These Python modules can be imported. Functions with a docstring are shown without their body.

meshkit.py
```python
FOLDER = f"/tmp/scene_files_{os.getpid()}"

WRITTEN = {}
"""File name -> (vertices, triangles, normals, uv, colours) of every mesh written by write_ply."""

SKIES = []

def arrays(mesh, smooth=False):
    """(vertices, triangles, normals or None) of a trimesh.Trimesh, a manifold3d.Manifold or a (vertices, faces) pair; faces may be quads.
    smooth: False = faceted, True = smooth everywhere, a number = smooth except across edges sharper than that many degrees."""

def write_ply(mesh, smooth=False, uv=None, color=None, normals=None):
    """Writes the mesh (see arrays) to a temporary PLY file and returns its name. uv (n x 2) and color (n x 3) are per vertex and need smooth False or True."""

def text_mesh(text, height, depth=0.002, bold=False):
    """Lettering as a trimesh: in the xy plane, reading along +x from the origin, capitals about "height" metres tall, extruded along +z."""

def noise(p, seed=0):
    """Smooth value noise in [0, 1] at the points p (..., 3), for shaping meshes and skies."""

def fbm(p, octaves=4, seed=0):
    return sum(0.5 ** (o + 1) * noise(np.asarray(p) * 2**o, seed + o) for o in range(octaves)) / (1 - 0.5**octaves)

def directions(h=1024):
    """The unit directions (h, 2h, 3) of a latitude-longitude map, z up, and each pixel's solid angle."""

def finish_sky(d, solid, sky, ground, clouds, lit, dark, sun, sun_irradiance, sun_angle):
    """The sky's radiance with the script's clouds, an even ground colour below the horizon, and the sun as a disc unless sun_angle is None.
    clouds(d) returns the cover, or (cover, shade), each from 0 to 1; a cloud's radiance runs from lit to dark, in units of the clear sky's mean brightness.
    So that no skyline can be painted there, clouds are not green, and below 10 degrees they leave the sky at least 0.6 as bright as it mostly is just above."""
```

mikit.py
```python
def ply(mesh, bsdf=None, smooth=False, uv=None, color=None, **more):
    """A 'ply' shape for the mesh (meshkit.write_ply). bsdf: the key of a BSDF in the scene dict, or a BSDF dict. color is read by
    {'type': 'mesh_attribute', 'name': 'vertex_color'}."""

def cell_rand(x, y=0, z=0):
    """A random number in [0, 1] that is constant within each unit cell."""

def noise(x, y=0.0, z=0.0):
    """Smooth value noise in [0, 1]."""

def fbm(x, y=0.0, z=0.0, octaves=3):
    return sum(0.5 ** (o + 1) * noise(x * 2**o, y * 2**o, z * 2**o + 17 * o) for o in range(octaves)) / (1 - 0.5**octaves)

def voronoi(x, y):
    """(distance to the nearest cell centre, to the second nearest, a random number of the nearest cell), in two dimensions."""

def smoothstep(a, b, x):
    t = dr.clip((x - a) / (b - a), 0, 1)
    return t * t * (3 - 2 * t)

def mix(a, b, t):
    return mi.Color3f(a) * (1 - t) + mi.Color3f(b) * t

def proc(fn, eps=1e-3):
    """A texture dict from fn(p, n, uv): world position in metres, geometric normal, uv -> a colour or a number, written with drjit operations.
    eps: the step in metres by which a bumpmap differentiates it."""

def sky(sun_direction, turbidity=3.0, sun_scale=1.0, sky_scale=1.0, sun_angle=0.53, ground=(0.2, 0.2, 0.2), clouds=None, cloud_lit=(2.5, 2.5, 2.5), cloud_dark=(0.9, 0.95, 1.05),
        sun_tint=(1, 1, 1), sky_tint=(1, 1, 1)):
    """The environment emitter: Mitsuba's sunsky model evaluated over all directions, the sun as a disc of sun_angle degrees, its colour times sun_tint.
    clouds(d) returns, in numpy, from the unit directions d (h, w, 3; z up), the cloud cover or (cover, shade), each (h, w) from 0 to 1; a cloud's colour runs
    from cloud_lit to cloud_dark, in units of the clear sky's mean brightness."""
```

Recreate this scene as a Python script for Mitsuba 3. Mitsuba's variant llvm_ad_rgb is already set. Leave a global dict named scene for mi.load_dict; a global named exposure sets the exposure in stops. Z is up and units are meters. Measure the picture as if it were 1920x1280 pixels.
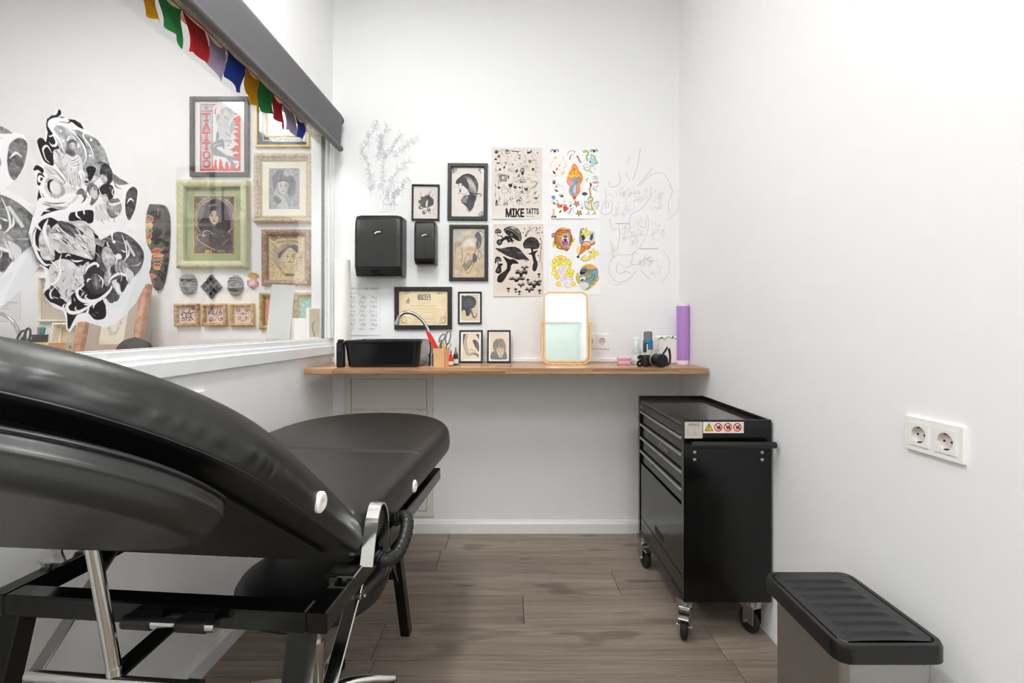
import math, random
import numpy as np
import trimesh, shapely
import shapely.geometry as sg
import shapely.affinity as sa
import manifold3d as m3
import drjit as dr
import mitsuba as mi
import mikit, meshkit

rng = random.Random(7)
nrg = np.random.default_rng(7)
scene, labels = {}, {}
T4 = mi.ScalarTransform4f

# ------------------------------------------------------------------ camera, exposure, lights
FPX = 901.6                     # focal length in pixels of a 1920 px wide frame
EYE = 1.2
scene['camera'] = {
    'type': 'perspective', 'fov_axis': 'x', 'fov': math.degrees(2 * math.atan(960 / FPX)),
    'near_clip': 0.02, 'far_clip': 50.0,
    'principal_point_offset_x': 5 / 1920, 'principal_point_offset_y': 28 / 1280,
    'to_world': T4().look_at(origin=[0, 0, EYE], target=[0, 1, EYE], up=[0, 0, 1]),
}
exposure = -0.10
LAMP = 34.0                     # radiance of the ceiling lamps
CEIL = 3.20                     # ceiling height


# ------------------------------------------------------------------ colours and materials
def lin(c):
    """sRGB 0..255 (tuple or hex) -> linear list"""
    if isinstance(c, str):
        c = tuple(int(c[i:i + 2], 16) for i in (0, 2, 4))
    c = np.asarray(c, float) / 255
    return np.where(c <= 0.04045, c / 12.92, ((c + 0.055) / 1.055) ** 2.4)


def rgb(c):
    return {'type': 'rgb', 'value': [float(x) for x in lin(c)]}


def two(b):
    return {'type': 'twosided', 'bsdf': b}


def mat(name, color, rough=0.5, metal=0.0, spec=0.5, **kw):
    base = color if isinstance(color, dict) else rgb(color)
    scene[name] = two({'type': 'principled', 'base_color': base, 'roughness': rough, 'metallic': metal, 'specular': spec, **kw})
    return name


def matte(name, color):
    scene[name] = two({'type': 'diffuse', 'reflectance': color if isinstance(color, dict) else rgb(color)})
    return name


matte('m_wall', (240, 240, 241))
matte('m_ceiling', (240, 240, 240))
matte('m_hatch', (222, 220, 212))
mat('m_white_gloss', (238, 239, 240), 0.25)
mat('m_white_frame', (236, 238, 239), 0.35)
mat('m_socket', (240, 239, 236), 0.22)
mat('m_socket_in', (214, 208, 202), 0.4)
mat('m_pin', (70, 66, 58), 0.4, 0.6)
mat('m_black_gloss', (14, 14, 15), 0.08, 0, 0.5)
mat('m_black_paint', (9, 9, 9), 0.14, 0, 0.4)
mat('m_black_satin', (20, 20, 20), 0.42)
mat('m_black_plastic', (27, 27, 27), 0.38)
mat('m_black_matt', (13, 13, 14), 0.6)
mat('m_lid', (27, 27, 28), 0.36)
mat('m_lid_frame', (15, 15, 15), 0.3)
mat('m_tray', (44, 42, 41), 0.10, 0, 1.0)
mat('m_chrome', (205, 204, 200), 0.14, 1.0)
mat('m_zinc', (180, 180, 178), 0.28, 1.0)
mat('m_alu', (200, 200, 200), 0.32, 1.0)
mat('m_steel', (172, 172, 170), 0.34, 1.0)
mat('m_rubber', (22, 22, 22), 0.7)
mat('m_blind', (98, 97, 100), 0.75)
mat('m_blind_bar', (84, 84, 86), 0.4)
mat('m_frame_black', (30, 28, 28), 0.42)
mat('m_frame_grey', (68, 66, 68), 0.40)
mat('m_paper', (232, 230, 226), 0.9)
mat('m_roll', (238, 237, 231), 0.9)
mat('m_mint', (208, 222, 215), 0.3)
mat('m_tape', (222, 218, 190), 0.4)
mat('m_oak', (226, 190, 140), 0.45)
mat('m_box_wood', (214, 172, 122), 0.6)
mat('m_mirror', (244, 246, 246), 0.02, 1.0)
mat('m_green_frame', (204, 204, 168), 0.55)
mat('m_cream', (236, 232, 216), 0.7)
mat('m_red', (206, 52, 40), 0.35)
mat('m_blue', (30, 60, 170), 0.35)
mat('m_yellow', (226, 196, 44), 0.4)
mat('m_green', (30, 128, 110), 0.4)
mat('m_grey', (132, 132, 130), 0.45)
mat('m_blue_can', (28, 118, 160), 0.28)
mat('m_dark_can', (56, 58, 60), 0.3)
mat('m_grey_cap', (112, 116, 120), 0.35)
mat('m_pink', (232, 176, 196), 0.5)
mat('m_film_core', (238, 226, 234), 0.6)
mat('m_purple', (178, 132, 200), 0.18)
mat('m_silver', (190, 190, 186), 0.35, 0.25)
mat('m_stone', (150, 152, 150), 0.75)
mat('m_pewter', (104, 104, 106), 0.38, 0.6)
mat('m_rose', (224, 172, 172), 0.45)
mat('m_gold', (206, 178, 96), 0.45, 0.3)
mat('m_backboard', (190, 176, 146), 0.7)
mat('m_mask', (70, 66, 60), 0.5)
mat('m_cap', (48, 46, 42), 0.85)
mat('m_cap_red', (214, 84, 74), 0.8)
mat('m_wire', (60, 54, 44), 0.5)
scene['m_ink'] = two({'type': 'diffuse', 'reflectance': {'type': 'mesh_attribute', 'name': 'vertex_color'}})
scene['m_paint'] = two({'type': 'principled', 'base_color': {'type': 'mesh_attribute', 'name': 'vertex_color'}, 'roughness': 0.45, 'specular': 0.4})
scene['m_glass'] = {'type': 'thindielectric', 'int_ior': 1.5}
scene['m_clear'] = {'type': 'thindielectric', 'int_ior': 1.35}
scene['m_lamp'] = {'type': 'diffuse', 'reflectance': rgb((240, 240, 240))}
scene['m_film'] = {'type': 'principledthin', 'base_color': rgb((226, 230, 228)), 'roughness': 0.35, 'diff_trans': 0.7}


def leather_height(p, n, uv):
    return 0.0002 * mikit.fbm(p.x * 260, p.y * 260, p.z * 260, 2) + 0.0016 * mikit.fbm(p.x * 7, p.y * 7, p.z * 7, 2)


scene['m_leather'] = two({'type': 'bumpmap', 'arbitrary': mikit.proc(leather_height, 2e-3), 'scale': 1.0,
                          'bsdf': {'type': 'principled', 'base_color': rgb((21, 21, 21)), 'roughness': 0.40, 'specular': 0.65}})


def floor_wood(k, tone):
    def fn(p, n, uv):
        x, y = p.x * 1.0 + 13.7 * k, p.y * 1.0 + 3.1 * k
        warp = mikit.fbm(x * 2.2, y * 9, 0, 3)
        grain = mikit.fbm(x * 3.5 + warp * 1.2, y * 130 + warp * 6, 1.0, 3)
        fine = mikit.fbm(x * 22, y * 520, 3.0, 2)
        cloud = mikit.fbm(x * 1.3, y * 14, 7.0, 3)
        knot = mikit.smoothstep(0.70, 0.86, mikit.fbm(x * 4.5, y * 17, 5.0, 2))
        v = 0.50 + 0.55 * (grain - 0.5) + 0.30 * (fine - 0.5) + 0.6 * (cloud - 0.5)
        c = mikit.mix(mi.Color3f(*[float(a) for a in lin((98, 88, 78))]), mi.Color3f(*[float(a) for a in lin((154, 141, 127))]), dr.clip(v, 0, 1))
        return c * (1 - 0.35 * knot) * tone
    return fn


for k, tone in enumerate((0.97, 1.03, 0.91, 1.08)):
    scene[f'm_floor_{k}'] = two({'type': 'principled', 'base_color': mikit.proc(floor_wood(k, tone)), 'roughness': 0.48, 'specular': 0.4})
matte('m_floor_joint', (58, 52, 46))


def butcher(p, n, uv):
    row = dr.floor(p.y / 0.042 + 0.3)
    off = mikit.cell_rand(row, 3.0)
    col = dr.floor((p.x + off * 0.9) / 0.43)
    lower = dr.select(n.y < -0.5, dr.floor((p.z - 0.9785) / 0.015) + 50, 0.0)
    r = mikit.cell_rand(row + lower * 7, col + lower * 3, 5.0)
    g = mikit.fbm(p.x * 9 + r * 40, p.y * 190, p.z * 190, 3)
    c = mikit.mix(mi.Color3f(*[float(a) for a in lin((114, 82, 58))]), mi.Color3f(*[float(a) for a in lin((190, 146, 107))]), dr.clip(0.05 + 0.8 * r + 1.1 * (g - 0.5), 0, 1))
    return c


scene['m_counter'] = two({'type': 'principled', 'base_color': mikit.proc(butcher), 'roughness': 0.27, 'specular': 0.5})


def carved(c0, c1, f):
    def fn(p, n, uv):
        v = mikit.fbm(p.x * f, p.y * f, p.z * f, 3)
        return mikit.mix(mi.Color3f(*[float(a) for a in lin(c0)]), mi.Color3f(*[float(a) for a in lin(c1)]), mikit.smoothstep(0.25, 0.75, v))
    return fn


mat('m_frame_gold', mikit.proc(carved((164, 128, 80), (212, 182, 126), 90)), 0.45, 0.15)
mat('m_frame_taupe', mikit.proc(carved((142, 116, 94), (180, 152, 126), 90)), 0.5)
mat('m_frame_ivory', mikit.proc(carved((188, 170, 140), (216, 200, 174), 90)), 0.5)
mat('m_frame_copper', mikit.proc(carved((176, 126, 98), (202, 154, 124), 40)), 0.5)
mat('m_frame_olive', mikit.proc(carved((150, 134, 78), (200, 182, 118), 90)), 0.5, 0.1)


# ------------------------------------------------------------------ scene writing
def numbered(name):
    if not any(k == name or k.startswith(name + '__') for k in list(scene) + list(labels)):
        return name
    i = 1
    while any(k == f'{name}_{i:03d}' or k.startswith(f'{name}_{i:03d}__') for k in list(scene) + list(labels)):
        i += 1
    return f'{name}_{i:03d}'


def thing(name, label=None, cat=None, group=None, kind=None):
    key = numbered(name)
    labels[key] = {}
    if label: labels[key]['label'] = label
    if cat: labels[key]['category'] = cat
    if group: labels[key]['group'] = group
    if kind: labels[key]['kind'] = kind
    return key


def put(key, mesh, bsdf, smooth=30, **kw):
    scene[key] = mikit.ply(mesh, bsdf, smooth, **kw)
    return key


def part(parent, name, mesh, bsdf, smooth=30, label=None, kind=None, **kw):
    base, i = f'{parent}__{name}', 0
    key = base
    while key in scene:
        i += 1
        key = f'{base}_{i:03d}'
    put(key, mesh, bsdf, smooth, **kw)
    if label or kind:
        labels[key] = {k: v for k, v in (('label', label), ('kind', kind)) if v}
    return key


# ------------------------------------------------------------------ mesh helpers
def TM(v, f):
    return trimesh.Trimesh(np.asarray(v, float), np.asarray(f, int), process=False)


def cat(*ms):
    out = []
    for m in ms:
        out += list(m) if isinstance(m, (list, tuple)) else [m]
    return trimesh.util.concatenate(out)


def box(x0, x1, y0, y1, z0, z1, b=0.0):
    """a box; b chamfers every edge"""
    if b <= 0:
        m = trimesh.creation.box((x1 - x0, y1 - y0, z1 - z0))
        m.apply_translation(((x0 + x1) / 2, (y0 + y1) / 2, (z0 + z1) / 2))
        return m
    pts = []
    for x, sx in ((x0, 1), (x1, -1)):
        for y, sy in ((y0, 1), (y1, -1)):
            for z, sz in ((z0, 1), (z1, -1)):
                pts += [(x, y + sy * b, z + sz * b), (x + sx * b, y, z + sz * b), (x + sx * b, y + sy * b, z)]
    return trimesh.convex.convex_hull(np.array(pts))


def rbox(x0, x1, y0, y1, z0, z1, r, seg=12):
    """a box with rounded edges"""
    s = m3.Manifold.sphere(r, seg)
    ps = [s.translate((x, y, z)) for x in (x0 + r, x1 - r) for y in (y0 + r, y1 - r) for z in (z0 + r, z1 - r)]
    return man(m3.Manifold.batch_hull(ps))


def man(m):
    g = m.to_mesh()
    return TM(g.vert_properties[:, :3], g.tri_verts)


def mf(t):
    return m3.Manifold(m3.Mesh(np.asarray(t.vertices, np.float32), np.asarray(t.faces, np.uint32)))


def cyl(p, q, r, n=20, r2=None):
    p, q = np.asarray(p, float), np.asarray(q, float)
    L = np.linalg.norm(q - p)
    m = man(m3.Manifold.cylinder(L, r, r if r2 is None else r2, n))
    z = (q - p) / L
    a = np.cross([0, 0, 1.0], z)
    if np.linalg.norm(a) < 1e-9:
        R = np.eye(4)
        if z[2] < 0: R = np.diag([1, -1, -1, 1.0])
    else:
        R = trimesh.transformations.rotation_matrix(math.acos(np.clip(z[2], -1, 1)), a)
    m.apply_transform(R)
    m.apply_translation(p)
    return m


def spline(pts, n=8, closed=False):
    """Catmull-Rom through the points"""
    p = np.asarray(pts, float)
    if len(p) < 3: return p
    if closed:
        q = np.vstack([p[-1], p, p[0], p[1]])
    else:
        q = np.vstack([2 * p[0] - p[1], p, 2 * p[-1] - p[-2]])
    out = []
    t = np.arange(n)[:, None] / n
    for i in range(1, len(q) - 2):
        a, b, c, d = q[i - 1], q[i], q[i + 1], q[i + 2]
        out.append(0.5 * (2 * b + (c - a) * t + (2 * a - 5 * b + 4 * c - d) * t ** 2 + (3 * b - a - 3 * c + d) * t ** 3))
    if not closed: out.append(q[-2][None])
    return np.vstack(out)


def tube(pts, r, n=10, caps=True):
    """a round tube along a polyline, r a number or one per point"""
    p = np.asarray(pts, float)
    r = np.broadcast_to(np.asarray(r, float), (len(p),))
    t = np.gradient(p, axis=0)
    t /= np.linalg.norm(t, axis=1, keepdims=True)
    a = np.cross(t[0], [0, 0, 1.0] if abs(t[0][2]) < .9 else [1.0, 0, 0])
    a /= np.linalg.norm(a)
    ring = []
    for i in range(len(p)):
        a = a - t[i] * (a @ t[i]); a /= np.linalg.norm(a)
        b = np.cross(t[i], a)
        ang = np.arange(n) * 2 * np.pi / n
        ring.append(p[i] + r[i] * (np.cos(ang)[:, None] * a + np.sin(ang)[:, None] * b))
    return loft(ring, caps)


def loft(rings, caps=True):
    """joins closed rings of equally many points; caps are fans"""
    n, k = len(rings[0]), len(rings)
    v = [np.asarray(x, float) for x in rings]
    f = []
    for i in range(k - 1):
        for j in range(n):
            a, b = i * n + j, i * n + (j + 1) % n
            f += [(a, b, b + n), (a, b + n, a + n)]
    v = np.vstack(v)
    if caps:
        c0, c1 = len(v), len(v) + 1
        v = np.vstack([v, v[:n].mean(0), v[(k - 1) * n:k * n].mean(0)])
        for j in range(n):
            f += [(c0, (j + 1) % n, j), (c1, (k - 1) * n + j, (k - 1) * n + (j + 1) % n)]
    m = TM(v, f)
    if m.volume < 0: m.invert()
    return m


def lathe(prof, n=32):
    """profile [(r, z)...] turned about z"""
    ang = np.arange(n) * 2 * np.pi / n
    return loft([np.c_[max(r, 1e-5) * np.cos(ang), max(r, 1e-5) * np.sin(ang), np.full(n, z)] for r, z in prof])


def ext(poly, h, z0=0.0):
    """shapely polygon(s) (or points) extruded along +z"""
    if not hasattr(poly, 'geom_type'): poly = sg.Polygon(poly)
    poly = poly.buffer(0)
    ms = [trimesh.creation.extrude_polygon(g, h, engine='earcut') for g in getattr(poly, 'geoms', [poly]) if g.area > 1e-12]
    m = cat(ms)
    m.apply_translation((0, 0, z0))
    return m


def mv(m, M=None, t=None, rz=0, about=(0, 0, 0)):
    m = m.copy()
    if M is not None: m.apply_transform(M)
    if rz: m.apply_transform(trimesh.transformations.rotation_matrix(rz, (0, 0, 1), about))
    if t is not None: m.apply_translation(t)
    return m


def rot(ang, ax, about=(0, 0, 0)):
    return trimesh.transformations.rotation_matrix(ang, ax, about)


def frame_matrix(o, eu, ev, ew):
    M = np.eye(4)
    M[:3, 0], M[:3, 1], M[:3, 2], M[:3, 3] = eu, ev, ew, o
    return M


# places on the walls. Back wall: u to the right = x, v up = z, w out of the wall = -y. Side walls: s away from the back corner.
BACK = 2.8
KL, KR = 0.03, 0.017            # the side walls are a touch out of square
_dl = np.array([-KL, -1, 0]) / math.hypot(KL, 1)
_ml = np.array([1, -KL, 0]) / math.hypot(KL, 1)
_dr = np.array([KR, -1, 0]) / math.hypot(KR, 1)
_mr = np.array([-1, -KR, 0]) / math.hypot(KR, 1)
LC, RC = np.array([-1.0286, BACK, 0]), np.array([0.99, BACK, 0])
M_BACK = frame_matrix((0, BACK, 0), (1, 0, 0), (0, 0, 1), (0, -1, 0))
M_LEFT = frame_matrix(LC, -_dl, (0, 0, 1), _ml)     # u = -s: right-handed with w into the room
M_RIGHT = frame_matrix(RC, _dr, (0, 0, 1), _mr)     # u = s
SC = BACK / FPX                 # metres per drawing unit on the back wall


def U(px): return (px - 955) * SC
def V(py): return EYE - (py - 612) * SC
# ------------------------------------------------------------------ ceiling lamps
def ceiling_lamp(x0, x1, y0, y1, label, power):
    t = thing('ceiling_lamp', label, 'lamp')
    part(t, 'housing', cat(box(x0 - .02, x1 + .02, y0 - .02, y0, CEIL - .05, CEIL - .001), box(x0 - .02, x1 + .02, y1, y1 + .02, CEIL - .05, CEIL - .001),
                           box(x0 - .02, x0, y0, y1, CEIL - .05, CEIL - .001), box(x1, x1 + .02, y0, y1, CEIL - .05, CEIL - .001)), 'm_white_gloss', False)
    d = TM([(x0, y0, CEIL - .045), (x0, y1, CEIL - .045), (x1, y1, CEIL - .045), (x1, y0, CEIL - .045)], [(0, 1, 2), (0, 2, 3)])
    part(t, 'diffuser', d, 'm_lamp', False, emitter={'type': 'area', 'radiance': {'type': 'rgb', 'value': [power, power * 1.004, power * .985]}})


ceiling_lamp(-.62, -.38, .35, 1.75, 'long white ceiling lamp over the massage table', LAMP)
ceiling_lamp(-.35, .65, -1.35, -.35, 'unseen ceiling panel added behind the camera as fill light', LAMP * .36)  # added fill light, out of view, lifts the ambient level
ceiling_lamp(-2.5, -1.7, .5, 1.7, 'white ceiling panel in the room beyond the window', LAMP * .46)

# ------------------------------------------------------------------ the room
def struct(name, mesh, m, smooth=False, parent=None):
    if parent: return part(parent, name, mesh, m, smooth)
    k = thing(name, kind='structure')
    put(k, mesh, m, smooth)
    return k


XL, REAR = -3.7, -1.75
put(thing('floor', kind='structure'), box(XL, 1.3, REAR - .1, BACK + .1, -.06, -.012), 'm_floor_joint', False)
rows = [2.8, 2.576, 2.362, 2.151, 1.942, 1.731]
while rows[-1] > REAR: rows.append(rows[-1] - .2112)
joints = {0: -.345, 1: .92, 2: .50, 3: .06, 4: -.50, 5: .80}
k = 0
for i in range(len(rows) - 1):
    x = joints.get(i, -1.1 + 1.28 * ((i * .37) % 1)) - 1.285 * 2
    while x < 1.1:
        a, b = max(x, -1.16), min(x + 1.285, 1.10)
        if b - a > .03:
            part('floor', 'plank', box(a + .0010, b - .0010, rows[i + 1] + .0011, rows[i] - .0011, -.0125, 0, .0012), f'm_floor_{(k * 7 + i) % 4}', False)
            k += 1
        x += 1.285
put(thing('floor', kind='structure'), box(XL, -1.17, REAR, BACK, -.012, -.001), 'm_floor_0', False)
struct('ceiling', box(XL, 1.3, REAR - .1, BACK + .1, CEIL, CEIL + .08), 'm_ceiling')
struct('wall_back', box(XL, 1.2, BACK, BACK + .1, -.02, CEIL), 'm_wall')
struct('wall_rear', box(XL, 1.3, REAR - .1, REAR, -.02, CEIL), 'm_wall')
struct('wall_far_left', box(XL - .1, XL, REAR, BACK, -.02, CEIL), 'm_wall')
struct('wall_right', mv(box(0, 4.7, -.02, CEIL, -.1, 0), M_RIGHT), 'm_wall')

WS0, WS1, WZ0, WZ1 = .0, 2.75, 1.055, 2.33     # the opening of the inner window, s along the wall and heights
wl = sg.box(-4.6, -.02, 0.0, CEIL).difference(sg.box(-WS1, WZ0, -WS0 + .1, WZ1))
struct('wall_left', mv(ext(wl, .10, -.10), M_LEFT), 'm_wall')

# baseboards
def board_profile(L, h=.075, t=.014):
    prof = [(0, 0), (t, 0), (t, h - .02), (t * .55, h - .008), (t * .35, h), (0, h)]
    return mv(ext(prof, L), frame_matrix((0, 0, 0), (0, 0, 1), (0, 1, 0), (-1, 0, 0)))     # runs along -u, height v, thickness w


b1 = mv(board_profile(2.02), M_BACK @ trimesh.transformations.translation_matrix((.99, 0, 0)))
struct('baseboard_back', b1, 'm_white_gloss')
struct('baseboard_left', mv(board_profile(4.4), M_LEFT), 'm_white_gloss')
struct('trim_1', box(-1.03, .99, BACK - .012, BACK, .993, 1.016, .003), 'm_white_gloss')

# rear partition of frosted glass that the small mirror sees
dk = struct('door_1', box(-.95, 1.0, REAR, REAR + .03, 0.0, 1.74), 'm_mint')
part(dk, 'header', box(-1.0, 1.02, REAR, REAR + .05, 1.74, 1.80, .004), 'm_white_gloss', False)
part(dk, 'handle', cyl((.2, REAR + .07, .9), (.2, REAR + .07, 1.2), .012), 'm_chrome')

# inner window: frame with stepped sill, pane
win = thing('window_1', kind='structure')
def lw(u0, u1, v0, v1, w0, w1, b=.003): return mv(box(u0, u1, v0, v1, w0, w1, b), M_LEFT)
part(win, 'window_frame', cat(lw(-WS1, .0, 1.042, 1.092, -.09, .014), lw(-WS1, .0, 1.092, 1.108, -.09, .004), lw(-WS1, .0, 1.108, 1.132, -.09, -.006),
                       lw(-.085, -.0, 1.132, 2.33, -.09, -.006), lw(-.055, 0, 1.132, 2.33, -.09, .006), lw(-.028, 0, 1.132, 2.33, -.09, .012)), 'm_white_frame', False)
part(win, 'window_head', cat(lw(-WS1, -.085, 2.28, 2.33, -.09, -.004), lw(-WS1, -.085, 2.272, 2.28, -.09, -.012)), 'm_frame_ivory', False)
part(win, 'gasket', cat(lw(-.0895, -.085, 1.132, 2.272, -.03, -.012, .001), lw(-WS1, -.085, 1.128, 1.1335, -.03, -.012, .001)), 'm_grey', False)
part(win, 'pane', mv(TM([(-WS1, 1.13, -.02), (-.087, 1.13, -.02), (-.087, 2.275, -.02), (-WS1, 2.275, -.02)], [(0, 1, 2), (0, 2, 3)]), M_LEFT), 'm_glass', False)

# hatch in the wall under the worktop
h = thing('utility_hatch', 'off-white two-panel hatch in the back wall under the worktop', 'hatch')
def bw(px0, px1, py0, py1, w0, w1, b=.002): return mv(box(U(px0), U(px1), V(py1), V(py0), w0, w1, b), M_BACK)
hf = sg.box(U(646), V(966), U(812), V(699)).difference(sg.box(U(659), V(957.5), U(801.5), V(709.5)))
part(h, 'hatch_frame', mv(ext(hf, .012), M_BACK), 'm_hatch', False)
part(h, 'panel', bw(660, 800.5, 710.5, 766.5, 0, .010), 'm_hatch', False)
part(h, 'panel', bw(660, 800.5, 768.5, 956.5, 0, .010), 'm_hatch', False)

# sockets: plate w out of the wall, two wells
def socket(label, M, u, v):
    t = thing('wall_socket', label, 'socket')
    MM = M @ trimesh.transformations.translation_matrix((u, v, 0))
    wdt, hgt = .1535, .0825
    c = [(-.0355, 0), (.0355, 0)]
    wells = shapely.union_all([sg.Point(a).buffer(.0203, 32) for a in c])
    plate = sg.box(-wdt / 2, -hgt / 2, wdt / 2, hgt / 2)
    part(t, 'plate', mv(cat(ext(plate.difference(shapely.union_all([sg.box(a - .0285, -.0285, a + .0285, .0285) for a, _ in c])), .0085)), MM), 'm_socket', False)
    for a, _ in c:
        ins = ext(sg.box(a - .0280, -.0280, a + .0280, .0280).difference(sg.Point(a, 0).buffer(.0203, 32)), .0105)
        s_ = part(t, 'insert', mv(ins, MM), 'm_socket', 25)
        part(s_, 'well', mv(mv(lathe([(0, .0005), (.0203, .0005), (.0205, .0100), (.0197, .0100), (.0192, .002), (0, .002)], 32), t=(a, 0, 0)), MM), 'm_socket_in', 25)
        part(s_, 'contact', mv(cat(box(a - .003, a + .003, .0165, .0192, .002, .010), box(a - .003, a + .003, -.0192, -.0165, .002, .010),
                                   mv(cyl((-.0095, 0, .002), (-.0095, 0, .003), .0028, 12), t=(a, 0, 0)), mv(cyl((.0095, 0, .002), (.0095, 0, .003), .0028, 12), t=(a, 0, 0))), MM), 'm_pin', False)


socket('white double wall socket on the bare right wall', M_RIGHT, 1.651, .9335)
socket('white double wall socket half hidden behind the table mirror', M_BACK, U(1117), V(639.8))
socket('white double wall socket on the left wall just above the massage table', M_LEFT, -1.205, .9365)

# worktop
t = thing('worktop', 'long wooden butcher-block worktop fixed along the back wall', 'worktop')
part(t, 'board', box(-1.017, .986, 2.381, BACK, .9625, .993, .0025), 'm_counter', False)

# ------------------------------------------------------------------ roller blind and prayer flags
t = thing('roller_blind', 'dark grey roller blind mounted above the inner window', 'blind')
ZR, RR, NR = 2.375, .034, .055
lt = lambda m: mv(m, M_LEFT)
part(t, 'roller', lt(cyl((-2.6, ZR, NR), (-.075, ZR, NR), RR - .002, 28)), 'm_blind')
xs = np.linspace(-2.58, -.08, 60)
prof = [(ZR + RR * math.sin(a), NR + RR * math.cos(a)) for a in np.linspace(math.pi * .5, 0, 10)] + [(z, NR + RR - (ZR - z) * .09) for z in np.linspace(ZR - .02, 2.222, 9)]
ring = prof + [(z, w - .0012) for z, w in prof[::-1]]
part(t, 'fabric', lt(loft([[(x, z, w + .0012 * math.sin(x * 9 + z * 7) * (1 if z < ZR else 0)) for z, w in ring] for x in xs], True)), 'm_blind', 30)
part(t, 'bottom_bar', lt(mv(tube([(-2.585, 0, 0), (-2.0, 0, 0), (-.07, 0, 0)], .0165, 20), t=(0, 2.2075, NR + RR - .016))), 'm_blind_bar')
part(t, 'end_cap', lt(cyl((-.078, ZR, NR), (-.050, ZR, NR), .031, 24)), 'm_black_plastic')
part(t, 'bracket', lt(cat(box(-.062, -.052, ZR - .03, ZR + .045, 0, NR + .01, .002), box(-.10, -.052, ZR - .02, ZR + .045, 0, .004))), 'm_black_plastic', False)

FL = [  # s of the two top corners, of the two bottom corners, lengths, colour
    (1.345, 1.29, 1.35, 1.29, .115, .12, (246, 180, 30)),
    (1.287, 1.178, 1.268, 1.190, .105, .135, (52, 138, 70)),
    (1.172, 1.058, 1.160, 1.066, .125, .112, (190, 48, 52)),
    (1.054, .955, 1.066, .962, .105, .135, (206, 192, 226)),
    (.948, .828, .936, .836, .105, .118, (40, 66, 152)),
    (.824, .722, .818, .730, .112, .128, (246, 178, 34)),
    (.719, .590, .730, .597, .122, .108, (46, 132, 66)),
    (.588, .498, .596, .502, .105, .125, (190, 46, 48)),
    (.496, .386, .490, .392, .115, .11, (208, 196, 228)),
    (.380, .282, .384, .296, .12, .085, (46, 78, 170))]
t = thing('prayer_flags', 'string of coloured prayer flags hanging under the window head', 'flags')
xs = np.linspace(-1.6, -.2, 40)
part(t, 'string', lt(tube([(x, 2.266 + .003 * math.sin(x * 22), -.034) for x in xs], .0015, 6)), 'm_wire')
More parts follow.
